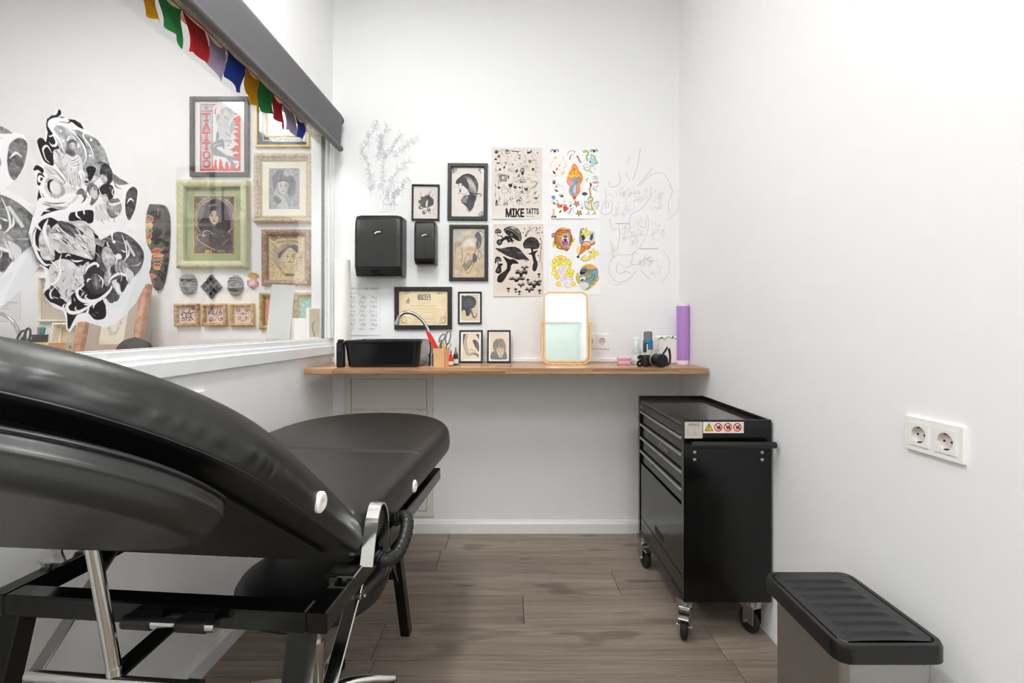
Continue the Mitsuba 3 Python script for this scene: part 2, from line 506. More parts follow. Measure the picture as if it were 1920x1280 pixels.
for i, (a0, a1, b0, b1, l0, l1, c) in enumerate(FL):
    n, mrow = 46, 46
    g = np.linspace(0, 1, n)[None, :] * np.ones((mrow, 1)); r = np.linspace(0, 1, mrow)[:, None] * np.ones((1, n))
    top, bot = a0 + (a1 - a0) * g, b0 + (b1 - b0) * g
    s_ = top + (bot - top) * r + .004 * np.sin(r * 5 + i)
    z = 2.268 - .012 * np.sin(np.pi * g) * (1 - r) * (i % 2 + .4) - r * (l0 + (l1 - l0) * g + .006 * np.sin(g * 6 + i))
    w = -.036 - .008 * r * np.sin(g * 7 + i * 2) - .006 * np.sin(r * 4 + i)
    v = np.stack([-s_, z, w], -1).reshape(-1, 3)
    idx = np.arange(n * mrow).reshape(mrow, n)
    f = np.concatenate([np.stack([idx[:-1, :-1], idx[1:, :-1], idx[1:, 1:]], -1).reshape(-1, 3), np.stack([idx[:-1, :-1], idx[1:, 1:], idx[:-1, 1:]], -1).reshape(-1, 3)])
    col = np.tile(lin(c) * min(1.5, .80 / lin(c).max()), (n * mrow, 1)).reshape(mrow, n, 3)
    ink = np.zeros((mrow, n))
    fr = random.Random(i)
    for rowk in range(4, mrow - 4, 2):                       # printed lines of script, a motif in the middle
        for colk in range(5, n - 5):
            inside = 16 < rowk < 32 and 15 < colk < 31
            if not inside and fr.random() < .62: ink[rowk, colk] = .55
    rr_, cc_ = np.mgrid[0:mrow, 0:n]
    d_ = np.hypot(rr_ - 24, cc_ - 23)
    ink = np.maximum(ink, ((d_ < 6.5) & (np.sin(np.arctan2(rr_ - 24, cc_ - 23) * 5 + d_ * .9) > .2)) * .6)
    col = col * (1 - .5 * ink[..., None])
    part(t, 'flag', mv(TM(v, f), M_LEFT), 'm_ink', True, color=col.reshape(-1, 3))
# ------------------------------------------------------------------ massage table (its own axes: x across, 0 at the right rail, y along)
_e = np.array([.0876, 1.0]) / math.hypot(.0876, 1)
M_TAB = frame_matrix((-.3113, 1.114, 0), (_e[1], -_e[0], 0), (_e[0], _e[1], 0), (0, 0, 1))
tb = lambda m: mv(m, M_TAB)
TW = .69


def pad_outline(y0, y1, x0, x1, rn, rf, inset, n=24, ns=14):
    """plan of a cushion: near end (y0) with corner radius rn, far end (y1) with an elliptic end rf = (along, across); counter-clockwise"""
    y0, y1, x0, x1 = y0 + inset, y1 - inset, x0 + inset, x1 - inset
    rn = (max(rn[0] - inset, .004), max(rn[1] - inset, .004)); rf = (max(rf[0] - inset, .004), max(rf[1] - inset, .004))
    a = np.linspace(0, np.pi / 2, n)
    c = np.cos(a), np.sin(a)
    pts = [np.c_[x0 + rn[1] - rn[1] * c[0], y0 + rn[0] - rn[0] * c[1]],
           np.c_[x1 - rn[1] + rn[1] * c[1], y0 + rn[0] - rn[0] * c[0]],
           np.c_[x1 - rf[1] + rf[1] * c[0], y1 - rf[0] + rf[0] * c[1]],
           np.c_[x0 + rf[1] - rf[1] * c[1], y1 - rf[0] + rf[0] * c[0]]]
    out = []
    for i, p in enumerate(pts):      # straight edges get points of their own
        q = pts[(i + 1) % 4][0]
        out.append(p)
        t = np.linspace(0, 1, ns)[1:-1, None]
        out.append(p[-1] + (q - p[-1]) * t)
    return np.vstack(out)


def cushion(y0, y1, x0, x1, rn, rf, z0, z1, rt, rb, crown=.006, wob=None, n=24, ns=14, lv=5):
    """a padded slab: edges rounded by rt above and rb below, the top slightly domed"""
    rings = []
    for a in np.linspace(0, np.pi / 2, 6):
        rings.append((rb * (1 - math.sin(a)), z0 + rb * (1 - math.cos(a))))
    for s_ in np.linspace(0, 1, lv)[1:-1]:
        rings.append((-.003 * math.sin(np.pi * s_), z0 + rb + (z1 - rt - z0 - rb) * s_))
    for a in np.linspace(0, np.pi / 2, 9):
        rings.append((rt * (1 - math.cos(a)), z1 - rt + rt * math.sin(a)))
    R = [np.c_[pad_outline(y0, y1, x0, x1, rn, rf, i, n, ns), np.full(len(pad_outline(y0, y1, x0, x1, rn, rf, 0, n, ns)), z)] for i, z in rings]
    c = np.array([(x0 + x1) / 2, (y0 + y1) / 2])
    for f_ in (.75, .5, .25):
        last = R[-1] if f_ == .75 else base
        if f_ == .75: base = R[-1]
        q = base.copy()
        q[:, :2] = c + (base[:, :2] - c) * f_
        q[:, 2] = z1 + crown * (1 - f_ ** 2)
        R.append(q)
    m = loft(R, True)
    if wob is not None: m.vertices = wob(m.vertices)
    return m


t = thing('massage_table', 'black leather massage table with raised backrest on a black steel frame', 'massage table')
# frame of square tube
RZ0, RZ1 = .638, .68
fr = lambda *a: tb(box(*a, .003))
part(t, 'side_rail', fr(-.040, 0, -.24, .66, RZ0, RZ1), 'm_black_paint', False)
part(t, 'side_rail', fr(-TW, -TW + .040, -.24, .66, RZ0, RZ1), 'm_black_paint', False)
part(t, 'cross_rail', fr(-TW + .04, -.04, -.24, -.20, RZ0, RZ1), 'm_black_paint', False)
part(t, 'cross_rail', fr(-TW + .04, -.04, .62, .66, RZ0, RZ1), 'm_black_paint', False)


def bar(p, q, w, h, up=(0, 0, 1), b=.002):
    """a rectangular bar from p to q, w wide and h high"""
    p, q = np.asarray(p, float), np.asarray(q, float)
    L = np.linalg.norm(q - p); z = (q - p) / L
    x = np.cross(np.asarray(up, float), z); x /= np.linalg.norm(x)
    y = np.cross(z, x)
    return mv(box(-w / 2, w / 2, -h / 2, h / 2, 0, L, b), frame_matrix(p, x, y, z))


for x in (-.158, -.622):                                  # legs splay along the table
    part(t, 'leg', tb(bar((x, .545, .645), (x, .755, 0.003), .036, .036, (0, 1, .3))), 'm_black_paint', False)
for x in (-.062, -.655):
    part(t, 'leg', tb(bar((x, -.205, .640), (x, -.36, .003), .042, .040, (0, 1, -.3))), 'm_black_paint', False)
part(t, 'leg_stretcher', tb(bar((-.622, .665, .275), (-.158, .665, .275), .026, .026)), 'm_black_paint', False)
part(t, 'leg_stretcher', tb(bar((-.655, -.30, .25), (-.062, -.30, .25), .026, .026)), 'm_black_paint', False)
for x in (-.028, -.655):
    part(t, 'leg_brace', tb(bar((x, .02, .676), (x, -.335, .335), .006, .030, (1, 0, 0))), 'm_chrome' if x > -.1 else 'm_steel', False)
part(t, 'leg_brace', tb(bar((-.158, .40, .64), (-.158, .69, .22), .022, .005, (1, 0, 0))), 'm_steel', False)
part(t, 'hinge_bolt', tb(cat(cyl((-.012, -.105, .633), (.008, -.105, .633), .006, 8), cyl((-.012, -.09, .628), (.014, -.09, .628), .004, 8))), 'm_chrome', False)

# seat and leg cushions on their boards
part(t, 'seat_board', tb(box(-TW + .03, -.028, -.06, .425, .682, .698, .002)), 'm_black_matt', False)
part(t, 'seat_cushion', tb(cushion(-.085, .446, -TW, 0, (.03, .03), (.012, .03), .697, .80, .042, .016)), 'm_leather', True)
part(t, 'leg_board', tb(box(-TW + .12, -.12, .435, .93, .682, .698, .002)), 'm_black_matt', False)
part(t, 'leg_cushion', tb(cushion(.416, 1.13, -TW, 0, (.012, .03), (.36, .33), .697, .80, .042, .016, crown=.008)), 'm_leather', True)

# backrest: built flat (a towards its free end), then tilted about the hinge
TILT = math.radians(36.5)
HY, HZ = -.043, .757
def tilt(m):
    """a -> along the incline, c (down from the top face) -> normal to it"""
    ca, sa_ = math.cos(TILT), math.sin(TILT)
    F = frame_matrix((0, HY, HZ + .012), (1, 0, 0), (0, -ca, sa_), (0, sa_, ca))
    if np.linalg.det(F[:3, :3]) < 0:
        m = m.copy(); v = m.vertices @ F[:3, :3].T + F[:3, 3]
        m = TM(v, m.faces[:, ::-1]); return tb(m)
    return tb(mv(m, F))


def wrinkle(v):
    """soft gathers along the lower seam of the upper cushion"""
    v = v.copy()
    low = np.clip(1 - np.abs(v[:, 2] + .047) / .020, 0, 1); low = low * low * (3 - 2 * low)
    out = np.c_[v[:, 0] + TW / 2, np.maximum(v[:, 1] - .43, 0) * 1.2]
    out /= np.linalg.norm(out, axis=1, keepdims=True) + 1e-9
    g = np.sin(v[:, 1] * 210 + 3 * np.sin(v[:, 1] * 43) + v[:, 2] * 60) * np.clip((v[:, 1] - .30) / .15, 0, 1)
    v[:, :2] += out * (low * g * .0018)[:, None]
    v[:, 2] += .016 * np.sin(np.pi * np.clip(v[:, 1] / .80, 0, 1)) * np.clip((v[:, 2] + .068) / .068, 0, 1.2)
    return v


bt = cushion(-.03, .745, -TW, 0, (.05, .035), (.315, .30), -.068, 0, .034, .012, crown=.004, n=70, ns=150, lv=9)
bt.vertices = wrinkle(bt.vertices)
part(t, 'backrest_cushion', tilt(bt), 'm_leather', True)
part(t, 'backrest_board', tilt(cushion(.0, .68, -TW + .030, -.075, (.03, .03), (.28, .24), -.084, -.068, .002, .003, crown=0)), 'm_black_matt', 35)
PO = (.388, .757, -TW - .006, .006, (.14, .33), (.20, .31))
pl = cushion(*PO, -.157, -.099, .022, .026, crown=.002)
part(t, 'lower_cushion', tilt(pl), 'm_leather', True)
oa, ob = pad_outline(*PO, .002), pad_outline(-.03, .745, -TW, 0, (.05, .035), (.315, .30), .002)
def piping(o, z, keep):
    p = [q for q in o if keep(q)]
    p = sorted(p, key=lambda q: q[1] if q[0] > -.345 else 2 - q[1])
    return tube(spline([(q[0], q[1], z) for q in p], 2), .0018, 6)
part(t, 'piping', tilt(piping(oa, -.107, lambda q: q[0] > -.30)), 'm_leather', True)
part(t, 'piping', tilt(piping(ob, -.064, lambda q: q[0] > -.30 and q[1] > .25)), 'm_leather', True)


def grommet(name, M):
    g = part(t, name, mv(lathe([(.0065, .002), (.0065, .0075), (.014, .0075), (.0185, .004), (.0185, -.004), (.0065, -.004)], 28), M), 'm_socket', 30, label='white plastic ring')
    part(g, 'hole', mv(lathe([(0, .003), (.0066, .003), (.0066, -.004), (0, -.004)], 20), M), 'm_box_wood', 30)


def on_side(x, y, z, tilted):
    """matrix of a disc on the right side face, looking along +x"""
    M = frame_matrix((x, y, z), (0, 1, 0), (0, 0, 1), (1, 0, 0))
    if not tilted: return M_TAB @ M
    ca, sa_ = math.cos(TILT), math.sin(TILT)
    yw, zw = HY - ca * y + sa_ * z, HZ + .012 + sa_ * y + ca * z
    return M_TAB @ frame_matrix((x, yw, zw), (0, ca, -sa_), (0, sa_, ca), (1, 0, 0))


grommet('grommet', on_side(.001, .255, -.036, True))
grommet('grommet', on_side(.001, .31, .728, False))

# back hinge plates, right and left: bent chrome arches with bolts
def arch(x0, x1):
    """a chrome strap bent into an arch"""
    o = spline([(-.092, .690), (-.080, .725), (-.062, .772), (-.040, .800), (-.018, .798), (.002, .770), (.010, .735), (.014, .690)], 5)
    st_ = sg.LineString(o).buffer(.0022, cap_style='flat')
    return mv(ext(st_, x1 - x0), frame_matrix((x0, 0, 0), (0, 1, 0), (0, 0, 1), (1, 0, 0)))
for x in (.004, -TW - .008):
    i_ = x - .055 if x > -.1 else x
    a = part(t, 'hinge_plate', tb(cat(arch(x - .002, x + .026) if x > -.1 else arch(x - .018, x + .006), box(i_, i_ + .059, -.138, -.090, .688, .693, .001))), 'm_chrome', 35)
    for (bx, by) in ((i_ + .012, -.130), (i_ + .034, -.120)):
        part(a, 'bolt', tb(cat(cyl((bx, by, .674), (bx, by, .690), .009, 6), cyl((bx, by, .669), (bx, by, .676), .006, 10))), 'm_zinc', False)
    part(a, 'rivet', tb(cyl((x + .012, -.030, .798), (x + .012, -.030, .805), .0055, 12)), 'm_zinc', 30)
part(t, 'side_plate', tb(cat(box(.0, .004, .015, .12, .648, .692, .001), cyl((.003, .03, .67), (.010, .03, .67), .008, 8), cyl((.003, .05, .682), (.010, .05, .682), .007, 8))), 'm_black_paint', False)
hp = spline([(.004, -.004, .670), (.026, -.006, .664), (.044, .02, .664), (.050, .06, .682), (.046, .10, .706), (.030, .125, .712), (.004, .130, .700)], 10)
part(t, 'carry_handle', tb(tube(hp, .0160 + .0010 * np.sin(np.arange(len(hp)) * 1.9), 12)), 'm_black_satin', True)

# prop of the backrest
zr, PX = .618, .155
for x in (-.53 + PX, -.425 + PX):
    part(t, 'prop_hinge', tb(cat(cyl((x, -.262, .657), (x + .055, -.262, .657), .0125, 14), box(x, x + .055, -.262, -.24, .650, .668, .001))), 'm_black_plastic', 30)
part(t, 'prop_hinge_pin', tb(cyl((-.53 + PX, -.262, .657), (-.352 + PX, -.262, .657), .0100, 14)), 'm_chrome', 30)
part(t, 'prop_arm', tb(bar((-.44 + PX, -.268, .655), (-.47 + PX, -.345, .622), .040, .006, (0, 0, 1))), 'm_black_paint', False)
part(t, 'prop_rod', tb(cyl((-.62 + PX, -.352, zr), (-.335 + PX, -.352, zr), .0085, 16)), 'm_chrome', 30)
part(t, 'prop_rod_cap', tb(cyl((-.335 + PX, -.352, zr), (-.312 + PX, -.352, zr), .0105, 14)), 'm_black_plastic', 30)
part(t, 'prop_tube', tb(cat(cyl((-.468 + PX, -.345, zr + .004), (-.490 + PX, -.375, .905), .0105, 20), cyl((-.467 + PX, -.345, zr - .006), (-.469 + PX, -.345, zr + .02), .0125, 20))), 'm_chrome', 30)

# ------------------------------------------------------------------ stool under the table
st = thing('stool', 'low round black leather stool on a chrome five-star base under the massage table', 'stool')
SX, SY = -.585, 1.46
sp = [(.0, .365), (.13, .365), (.17, .372), (.198, .392), (.214, .422), (.216, .445), (.208, .462), (.190, .471), (.13, .475), (0, .475)]
part(st, 'seat', mv(lathe(sp, 64), t=(SX, SY, 0)), 'm_leather', True)
ang = np.linspace(0, 2 * np.pi, 65)
part(st, 'piping', tube([(SX + .2155 * math.cos(a), SY + .2155 * math.sin(a), .445) for a in ang], .003, 6), 'm_leather', True)
part(st, 'gas_column', cat(cyl((SX, SY, .075), (SX, SY, .25), .025, 24), cyl((SX, SY, .25), (SX, SY, .365), .014, 24), cyl((SX, SY, .354), (SX, SY, .366), .07, 24)), 'm_chrome')
part(st, 'hub', cyl((SX, SY, .060), (SX, SY, .115), .035, 24), 'm_chrome')
for i in range(5):
    a = math.radians(22 + 72 * i)
    pr = [(.02, .085, .017), (.09, .094, .016), (.16, .086, .014), (.215, .072, .012), (.238, .068, .0085)]
    lg = part(st, 'base_arm', tube(spline([(SX + r * math.cos(a), SY + r * math.sin(a), z) for r, z, _ in pr], 5), np.interp(np.linspace(0, 4, 21), range(5), [w for _, _, w in pr]), 14), 'm_chrome', True)
    M = T = frame_matrix((SX + .225 * math.cos(a), SY + .225 * math.sin(a), 0), (math.cos(a + .9 + i), math.sin(a + .9 + i), 0), (-math.sin(a + .9 + i), math.cos(a + .9 + i), 0), (0, 0, 1))
    part(lg, 'caster', mv(cat(cyl((0, -.020, .0245), (0, -.004, .0245), .024, 24), cyl((0, .004, .0245), (0, .020, .0245), .024, 24), cyl((0, -.02, .0245), (0, .02, .0245), .008, 12), cyl((0, 0, .03), (0, 0, .070), .006, 12),
                              box(-.022, .012, -.012, .012, .036, .052, .004)), M), 'm_rubber', 30)

# ------------------------------------------------------------------ tool trolley
t = thing('tool_trolley', 'black steel tool trolley with four drawers and a push handle by the right wall', 'trolley')
CX0, CX1, CY0, CY1, CZ0, CZ1 = .664, .998, 1.83, 2.474, .150, .845
TH = .0015
part(t, 'body', cat(box(CX0 + .004, CX1, CY0, CY0 + .012, CZ0, CZ1 - .002, .001), box(CX0 + .004, CX1, CY1 - .012, CY1, CZ0, CZ1 - .002, .001),
                    box(CX1 - .01, CX1, CY0 + .012, CY1 - .012, CZ0, CZ1 - .03), box(CX0 + .03, CX1 - .01, CY0 + .012, CY1 - .012, CZ0, CZ0 + .02),
                    box(CX0, CX0 + .030, CY0, CY0 + .026, CZ0, CZ1 - .002, .001), box(CX0, CX0 + .030, CY1 - .026, CY1, CZ0, CZ1 - .002, .001),
                    box(CX0 + .002, CX0 + .03, CY0 + .026, CY1 - .026, CZ0, CZ0 + .016)), 'm_black_paint', False)
part(t, 'tray', cat(box(CX1 - .008, CX1, CY0, CY1, CZ1 - .034, CZ1, .001),
                    box(CX0, CX1, CY0, CY0 + .008, CZ1 - .034, CZ1, .001), box(CX0, CX1, CY1 - .008, CY1, CZ1 - .034, CZ1, .001)), 'm_black_gloss', False)
part(t, 'tray_floor', box(CX0 + .004, CX1 - .004, CY0 + .006, CY1 - .006, CZ1 - .030, CZ1 - .018), 'm_tray', False)
part(t, 'top_rail', box(CX0, CX0 + .006, CY0 + .026, CY1 - .026, CZ1 - .066, CZ1 - .030, .001), 'm_black_paint', False)
dz = [.776, .711, .644, .576, .512]
for i in range(4):
    z1, z0 = dz[i], dz[i + 1]
    d = part(t, 'drawer', cat(box(CX0 + .010, CX0 + .016, CY0 + .028, CY1 - .028, z0 + .004, z1 - .012), box(CX0 + .016, CX1 - .05, CY0 + .04, CY1 - .04, z0 + .006, z1 - .022)), 'm_black_paint', False)
    part(d, 'drawer_pull', cat(box(CX0 - .001, CX0 + .014, CY0 + .027, CY1 - .027, z1 - .008, z1 - .001, .002), box(CX0 - .001, CX0 + .004, CY0 + .027, CY1 - .027, z1 - .014, z1 - .002, .0015)), 'm_alu', False, label='silver edge pull')
dd = part(t, 'door', cat(box(CX0 + .004, CX0 + .012, CY0 + .028, CY1 - .028, .238, .508, .001)), 'm_black_paint', False)
part(dd, 'recessed_pull', cat(box(CX0 + .002, CX0 + .005, 2.09, 2.20, .262, .268, .0008), box(CX0 + .002, CX0 + .005, 2.09, 2.20, .284, .290, .0008), box(CX0 + .002, CX0 + .005, 2.09, 2.095, .262, .290, .0008), box(CX0 + .002, CX0 + .005, 2.195, 2.20, .262, .290, .0008), box(CX0 + .003, CX0 + .0045, 2.095, 2.195, .268, .284)), 'm_rubber', False)
part(t, 'kick_panel', box(CX0 + .004, CX0 + .010, CY0 + .028, CY1 - .028, CZ0 + .002, .234, .001), 'm_black_paint', False)
HZ_ = .758
part(t, 'push_handle', cat(tube([(CX0 + .018, CY0 - .036, HZ_), (CX0 + .03, CY0 - .036, HZ_), (.985, CY0 - .036, HZ_), (.994, CY0 - .036, HZ_)], [.0115, .0125, .0125, .0115], 20),
                           cyl((CX0 + .045, CY0 - .036, HZ_ - .004), (CX0 + .045, CY0 + .002, HZ_ - .02), .007, 12), cyl((.965, CY0 - .036, HZ_ - .004), (.965, CY0 + .002, HZ_ - .02), .007, 12)), 'm_black_satin', 30)
for x in (CX0 + .041, .962):
    for z in (.722, .694):
        part(t, 'screw', cat(mv(lathe([(0, .004), (.004, .0036), (.0065, .0015), (.007, 0), (0, 0)], 16), frame_matrix((x, CY0, z), (1, 0, 0), (0, 0, 1), (0, -1, 0))), box(x - .004, x + .004, CY0 - .0044, CY0 - .0036, z - .0008, z + .0008)), 'm_chrome', 30)
def caster(x, y, yaw, brake):
    c = part(t, 'caster', None or mv(cat(cyl((0, 0, .135), (0, 0, .150), .034, 24), cyl((0, 0, .118), (0, 0, .136), .030, 24, .027),
             box(-.018, .034, -.023, -.020, .045, .120, .001), box(-.018, .034, .020, .023, .045, .120, .001), box(-.02, .03, -.021, .021, .108, .122, .002),
             cyl((.022, -.028, .046), (.022, .028, .046), .007, 10)) if not brake else
             cat(cyl((0, 0, .135), (0, 0, .150), .034, 24), cyl((0, 0, .118), (0, 0, .136), .030, 24, .027), box(-.018, .034, -.023, -.020, .045, .120, .001), box(-.018, .034, .020, .023, .045, .120, .001), box(-.02, .03, -.021, .021, .108, .122, .002),
                 box(.02, .068, -.020, .020, .088, .096, .002), cyl((.022, -.028, .046), (.022, .028, .046), .007, 10)), t=(x, y, 0), M=rot(yaw, (0, 0, 1))), 'm_zinc', 30)
    w = lathe([(.012, -.012), (.036, -.013), (.043, -.010), (.0455, -.003), (.0455, .003), (.043, .010), (.036, .013), (.012, .012)], 32)
    w = mv(w, frame_matrix((.022, 0, .0455), (1, 0, 0), (0, 0, -1), (0, 1, 0)))
    part(c, 'wheel', mv(w, rot(yaw, (0, 0, 1)), (x, y, 0)), 'm_rubber', 30)
caster(CX0 + .020, CY0 + .045, -2.0, True); caster(CX1 - .045, CY0 + .045, 1.9, False); caster(CX0 + .012, CY1 - .05, -1.4, True); caster(CX1 - .045, CY1 - .05, .6, False)

# ------------------------------------------------------------------ waste bin
t = thing('waste_bin', 'rectangular stainless steel waste bin with a ribbed black lid in the right corner', 'bin')
BX0, BX1, BY0, BY1 = .735, .945, 1.065, 1.335
def rring(x0, x1, y0, y1, r, z, n=8):
    p = np.array(sg.box(x0 + r, y0 + r, x1 - r, y1 - r).buffer(r, n).exterior.coords)[:-1]
    return np.c_[p, np.full(len(p), z)]
part(t, 'body', loft([rring(BX0 + .004, BX1 - .004, BY0 + .004, BY1 - .004, .02, .004), rring(BX0, BX1, BY0, BY1, .022, .01), rring(BX0, BX1, BY0, BY1, .022, .475)]), 'm_steel', 35)
lid = [rring(.716, .953, 1.043, 1.356, .030, .466), rring(.712, .957, 1.039, 1.360, .034, .470), rring(.712, .957, 1.039, 1.360, .034, .500), rring(.716, .953, 1.043, 1.356, .030, .508),
       rring(.726, .943, 1.053, 1.346, .022, .508), rring(.728, .941, 1.055, 1.344, .022, .504)]
part(t, 'lid_rim', loft(lid), 'm_lid_frame', 35)
g = np.meshgrid(np.linspace(.730, .939, 70), np.linspace(1.057, 1.342, 160), indexing='xy')
d = np.array(sg.box(.730 + .02, 1.057 + .02, .939 - .02, 1.342 - .02).buffer(.02).exterior.coords)
q = np.stack(g, -1).reshape(-1, 2)
e = np.clip((q[:, 0] - .75) / .015, 0, 1) * np.clip((.915 - q[:, 0]) / .02, 0, 1)
rib = np.maximum(0, np.cos((q[:, 1] - 1.083) / .0365 * 2 * np.pi)) ** 1.5 * e * ((q[:, 1] > 1.075) & (q[:, 1] < 1.33))
z = .5075 + .0055 * rib + .003 * (1 - ((q[:, 0] - .834) / .105) ** 2)
inr = shapely.contains_xy(sg.Polygon(d).buffer(.001), q[:, 0], q[:, 1])
z = np.where(inr, z, .502)
idx = np.arange(len(q)).reshape(160, 70)
f = np.concatenate([np.stack([idx[:-1, :-1], idx[:-1, 1:], idx[1:, 1:]], -1).reshape(-1, 3), np.stack([idx[:-1, :-1], idx[1:, 1:], idx[1:, :-1]], -1).reshape(-1, 3)])
part(t, 'lid_flap', TM(np.c_[q, z], f), 'm_lid', True)
# ------------------------------------------------------------------ things on the worktop
WT = .993                         # its top
def at(px, Y): return (px - 955) * Y / FPX


# vessel sink
t = thing('vessel_sink', 'glossy black rectangular vessel sink standing on the left of the worktop', 'sink')
def rr(x0, x1, y0, y1, r, z, n=6): return rring(x0, x1, y0, y1, r, z, n)
sx0, sx1, sy0, sy1 = -.842, -.446, 2.425, 2.745
bowl = [rr(sx0 + .022, sx1 - .022, sy0 + .018, sy1 - .018, .03, WT), rr(sx0 + .018, sx1 - .018, sy0 + .014, sy1 - .014, .034, WT + .004), rr(sx0 + .004, sx1 - .004, sy0 + .003, sy1 - .003, .036, WT + .118),
        rr(sx0, sx1, sy0, sy1, .038, WT + .124), rr(sx0, sx1, sy0, sy1, .038, WT + .133), rr(sx0 + .003, sx1 - .003, sy0 + .003, sy1 - .003, .036, WT + .1365), rr(sx0 + .012, sx1 - .012, sy0 + .012, sy1 - .012, .03, WT + .1365),
        rr(sx0 + .016, sx1 - .016, sy0 + .016, sy1 - .016, .028, WT + .131), rr(sx0 + .03, sx1 - .03, sy0 + .03, sy1 - .03, .04, WT + .05), rr(sx0 + .06, sx1 - .06, sy0 + .06, sy1 - .06, .06, WT + .03)]
part(t, 'basin', loft(bowl), 'm_black_gloss', 30)
part(t, 'drain', mv(lathe([(0, .034), (.02, .034), (.024, .031), (0, .030)], 24), t=((sx0 + sx1) / 2, (sy0 + sy1) / 2, WT)), 'm_chrome', 30)


def faucet(x, y, z, name, label):
    t = thing(name, label, 'faucet')
    part(t, 'base', mv(lathe([(0, 0), (.019, 0), (.019, .006), (.0135, .010), (.0135, .045), (.0155, .047), (.0155, .062), (.010, .066), (0, .066)], 24), t=(x, y, z)), 'm_chrome', 30)
    part(t, 'valve', mv(cat(cyl((0, .010, .03), (-.002, .030, .03), .010, 16), box(-.016, .006, .026, .040, .020, .062, .004)), t=(x, y, z)), 'm_black_satin', 30)
    pts = spline([(0, 0, .06), (-.001, 0, .10), (-.008, 0, .155), (-.026, 0, .205), (-.058, -.002, .250), (-.100, -.005, .277), (-.140, -.008, .281), (-.168, -.010, .262), (-.180, -.011, .232)], 8)
    part(t, 'spout', mv(tube(pts, .0088, 16), t=(x, y, z)), 'm_chrome', True)
    part(t, 'aerator', mv(cyl((-.177, -.011, .238), (-.186, -.012, .216), .0118, 18), t=(x, y, z)), 'm_chrome', 30)
    return t


faucet(at(809, 2.56), 2.56, WT, 'faucet', 'chrome gooseneck faucet standing right of the black sink')

# slim black dispenser left of the sink
t = thing('pump_dispenser', 'slim upright black case between the paper roll and the black sink', 'case')
bx = at(639, 2.45)
part(t, 'case', box(bx - .0165, bx + .0165, 2.43, 2.475, WT, WT + .128, .004), 'm_black_gloss', False)
part(t, 'cap', cat(cyl((bx, 2.452, WT + .128), (bx, 2.452, WT + .138), .0135, 20), box(bx - .013, bx + .013, 2.430, 2.47, WT + .126, WT + .142, .006)), 'm_black_plastic', 30)
part(t, 'button', box(bx - .007, bx + .007, 2.4285, 2.432, WT + .082, WT + .100, .001), 'm_black_plastic', False)

# couch paper roll
t = thing('paper_roll', 'tall white couch-paper roll standing in the left corner of the worktop', 'paper roll')
px_ = at(642, 2.70)
part(t, 'roll', mv(lathe([(.014, 0), (.0415, 0), (.0425, .003), (.0425, .577), (.0415, .58), (.014, .58)], 40), t=(px_, 2.70, WT)), 'm_roll', 30)
part(t, 'core', mv(lathe([(.0115, .001), (.014, .001), (.014, .581), (.0115, .581), (.0115, .001)], 24), t=(px_, 2.70, WT)), 'm_box_wood', 30)

# wall dispensers
def dispenser(name, label, x, z0, z1, wid, dep, slot, big):
    t = thing(name, label, 'dispenser')
    if big: prof = [(0, z0 + .055), (.012, z0 + .02), (.02, z0), (dep * .80, z0), (dep * .985, z0 + .05), (dep, z0 + .055), (dep * .99, z1 - .12), (dep * .93, z1 - .035), (dep * .80, z1 - .006), (.02, z1), (0, z1)]
    else: prof = [(0, z0), (dep * .70, z0), (dep * .93, z0 + .018), (dep, z0 + .035), (dep * .98, z1 - .10), (dep * .90, z1 - .02), (dep * .78, z1), (0, z1)]
    rings = []
    for s_, k in ((-1, 1), (-.985, .6), (-.95, .25), (-.88, .06), (-.75, 0), (.75, 0), (.88, .06), (.95, .25), (.985, .6), (1, 1)):
        zc = (z0 + z1) / 2
        rings.append([(x + s_ * wid / 2, BACK - max(0, d * (1 - .10 * k) if d > .03 else d), (zc + (z - zc) * (1 - .035 * k) + (.012 * (1 - s_ * s_) if z > z1 - .05 else 0))) for d, z in prof])
    part(t, 'cover', loft(rings), 'm_black_plastic', 28)
    return t


d1 = dispenser('towel_dispenser', 'large black paper towel dispenser on the wall above the sink', U(713) + .022, 1.480, 1.822, .262, .135, 0, True)
x = U(713) + .022
yv = BACK - .135
part(d1, 'outlet_lip', cat(box(x - .118, x + .118, yv + .012, yv + .10, 1.4785, 1.4815, .001), mv(ext(spline([(-.04, 0), (-.02, .012), (.02, .012), (.04, 0), (.02, -.012), (-.02, -.012)], 4, True), .002), frame_matrix((x, yv + .010, 1.507), (1, 0, 0), (0, .35, .94), (0, -.94, .35)))), 'm_black_gloss', 30)
part(d1, 'seam', box(x - .118, x + .118, yv - .001, yv + .004, 1.533, 1.5345), 'm_rubber', False)
part(d1, 'window_slot', box(x - .003, x + .003, yv - .0012, yv + .004, 1.56, 1.60, .001), 'm_rubber', False)
def emblem(d, x, y, z, s):
    oval = sa.scale(sg.Point(0, 0).buffer(.5, 24), .062 / .5 * .5, .028)
    e_ = part(d, 'badge', mv(ext(oval, .0012), frame_matrix((x, y, z), (s, 0, 0), (0, 0, s), (0, -s, 0))), 'm_black_gloss', 30)
    mark = shapely.union_all([sg.Polygon([(-.022, -.007), (-.010, -.007), (-.006, .000), (.016, .0), (.016, .008), (.010, .005), (.008, .009), (.004, .005), (.001, .009), (-.003, .005), (-.010, .006), (-.012, .0), (-.020, -.002)])])
    part(e_, 'mark', mv(ext(mark, .0008), frame_matrix((x, y - .0012, z), (s, 0, 0), (0, 0, s), (0, -1, 0))), 'm_paper', False)
emblem(d1, x, yv + .002, 1.722, .95)
d2 = dispenser('soap_dispenser', 'small black soap dispenser on the wall right of the towel dispenser', U(797) + .014, 1.553, 1.790, .118, .105, 0, False)
x = U(797) + .014; yv = BACK - .105
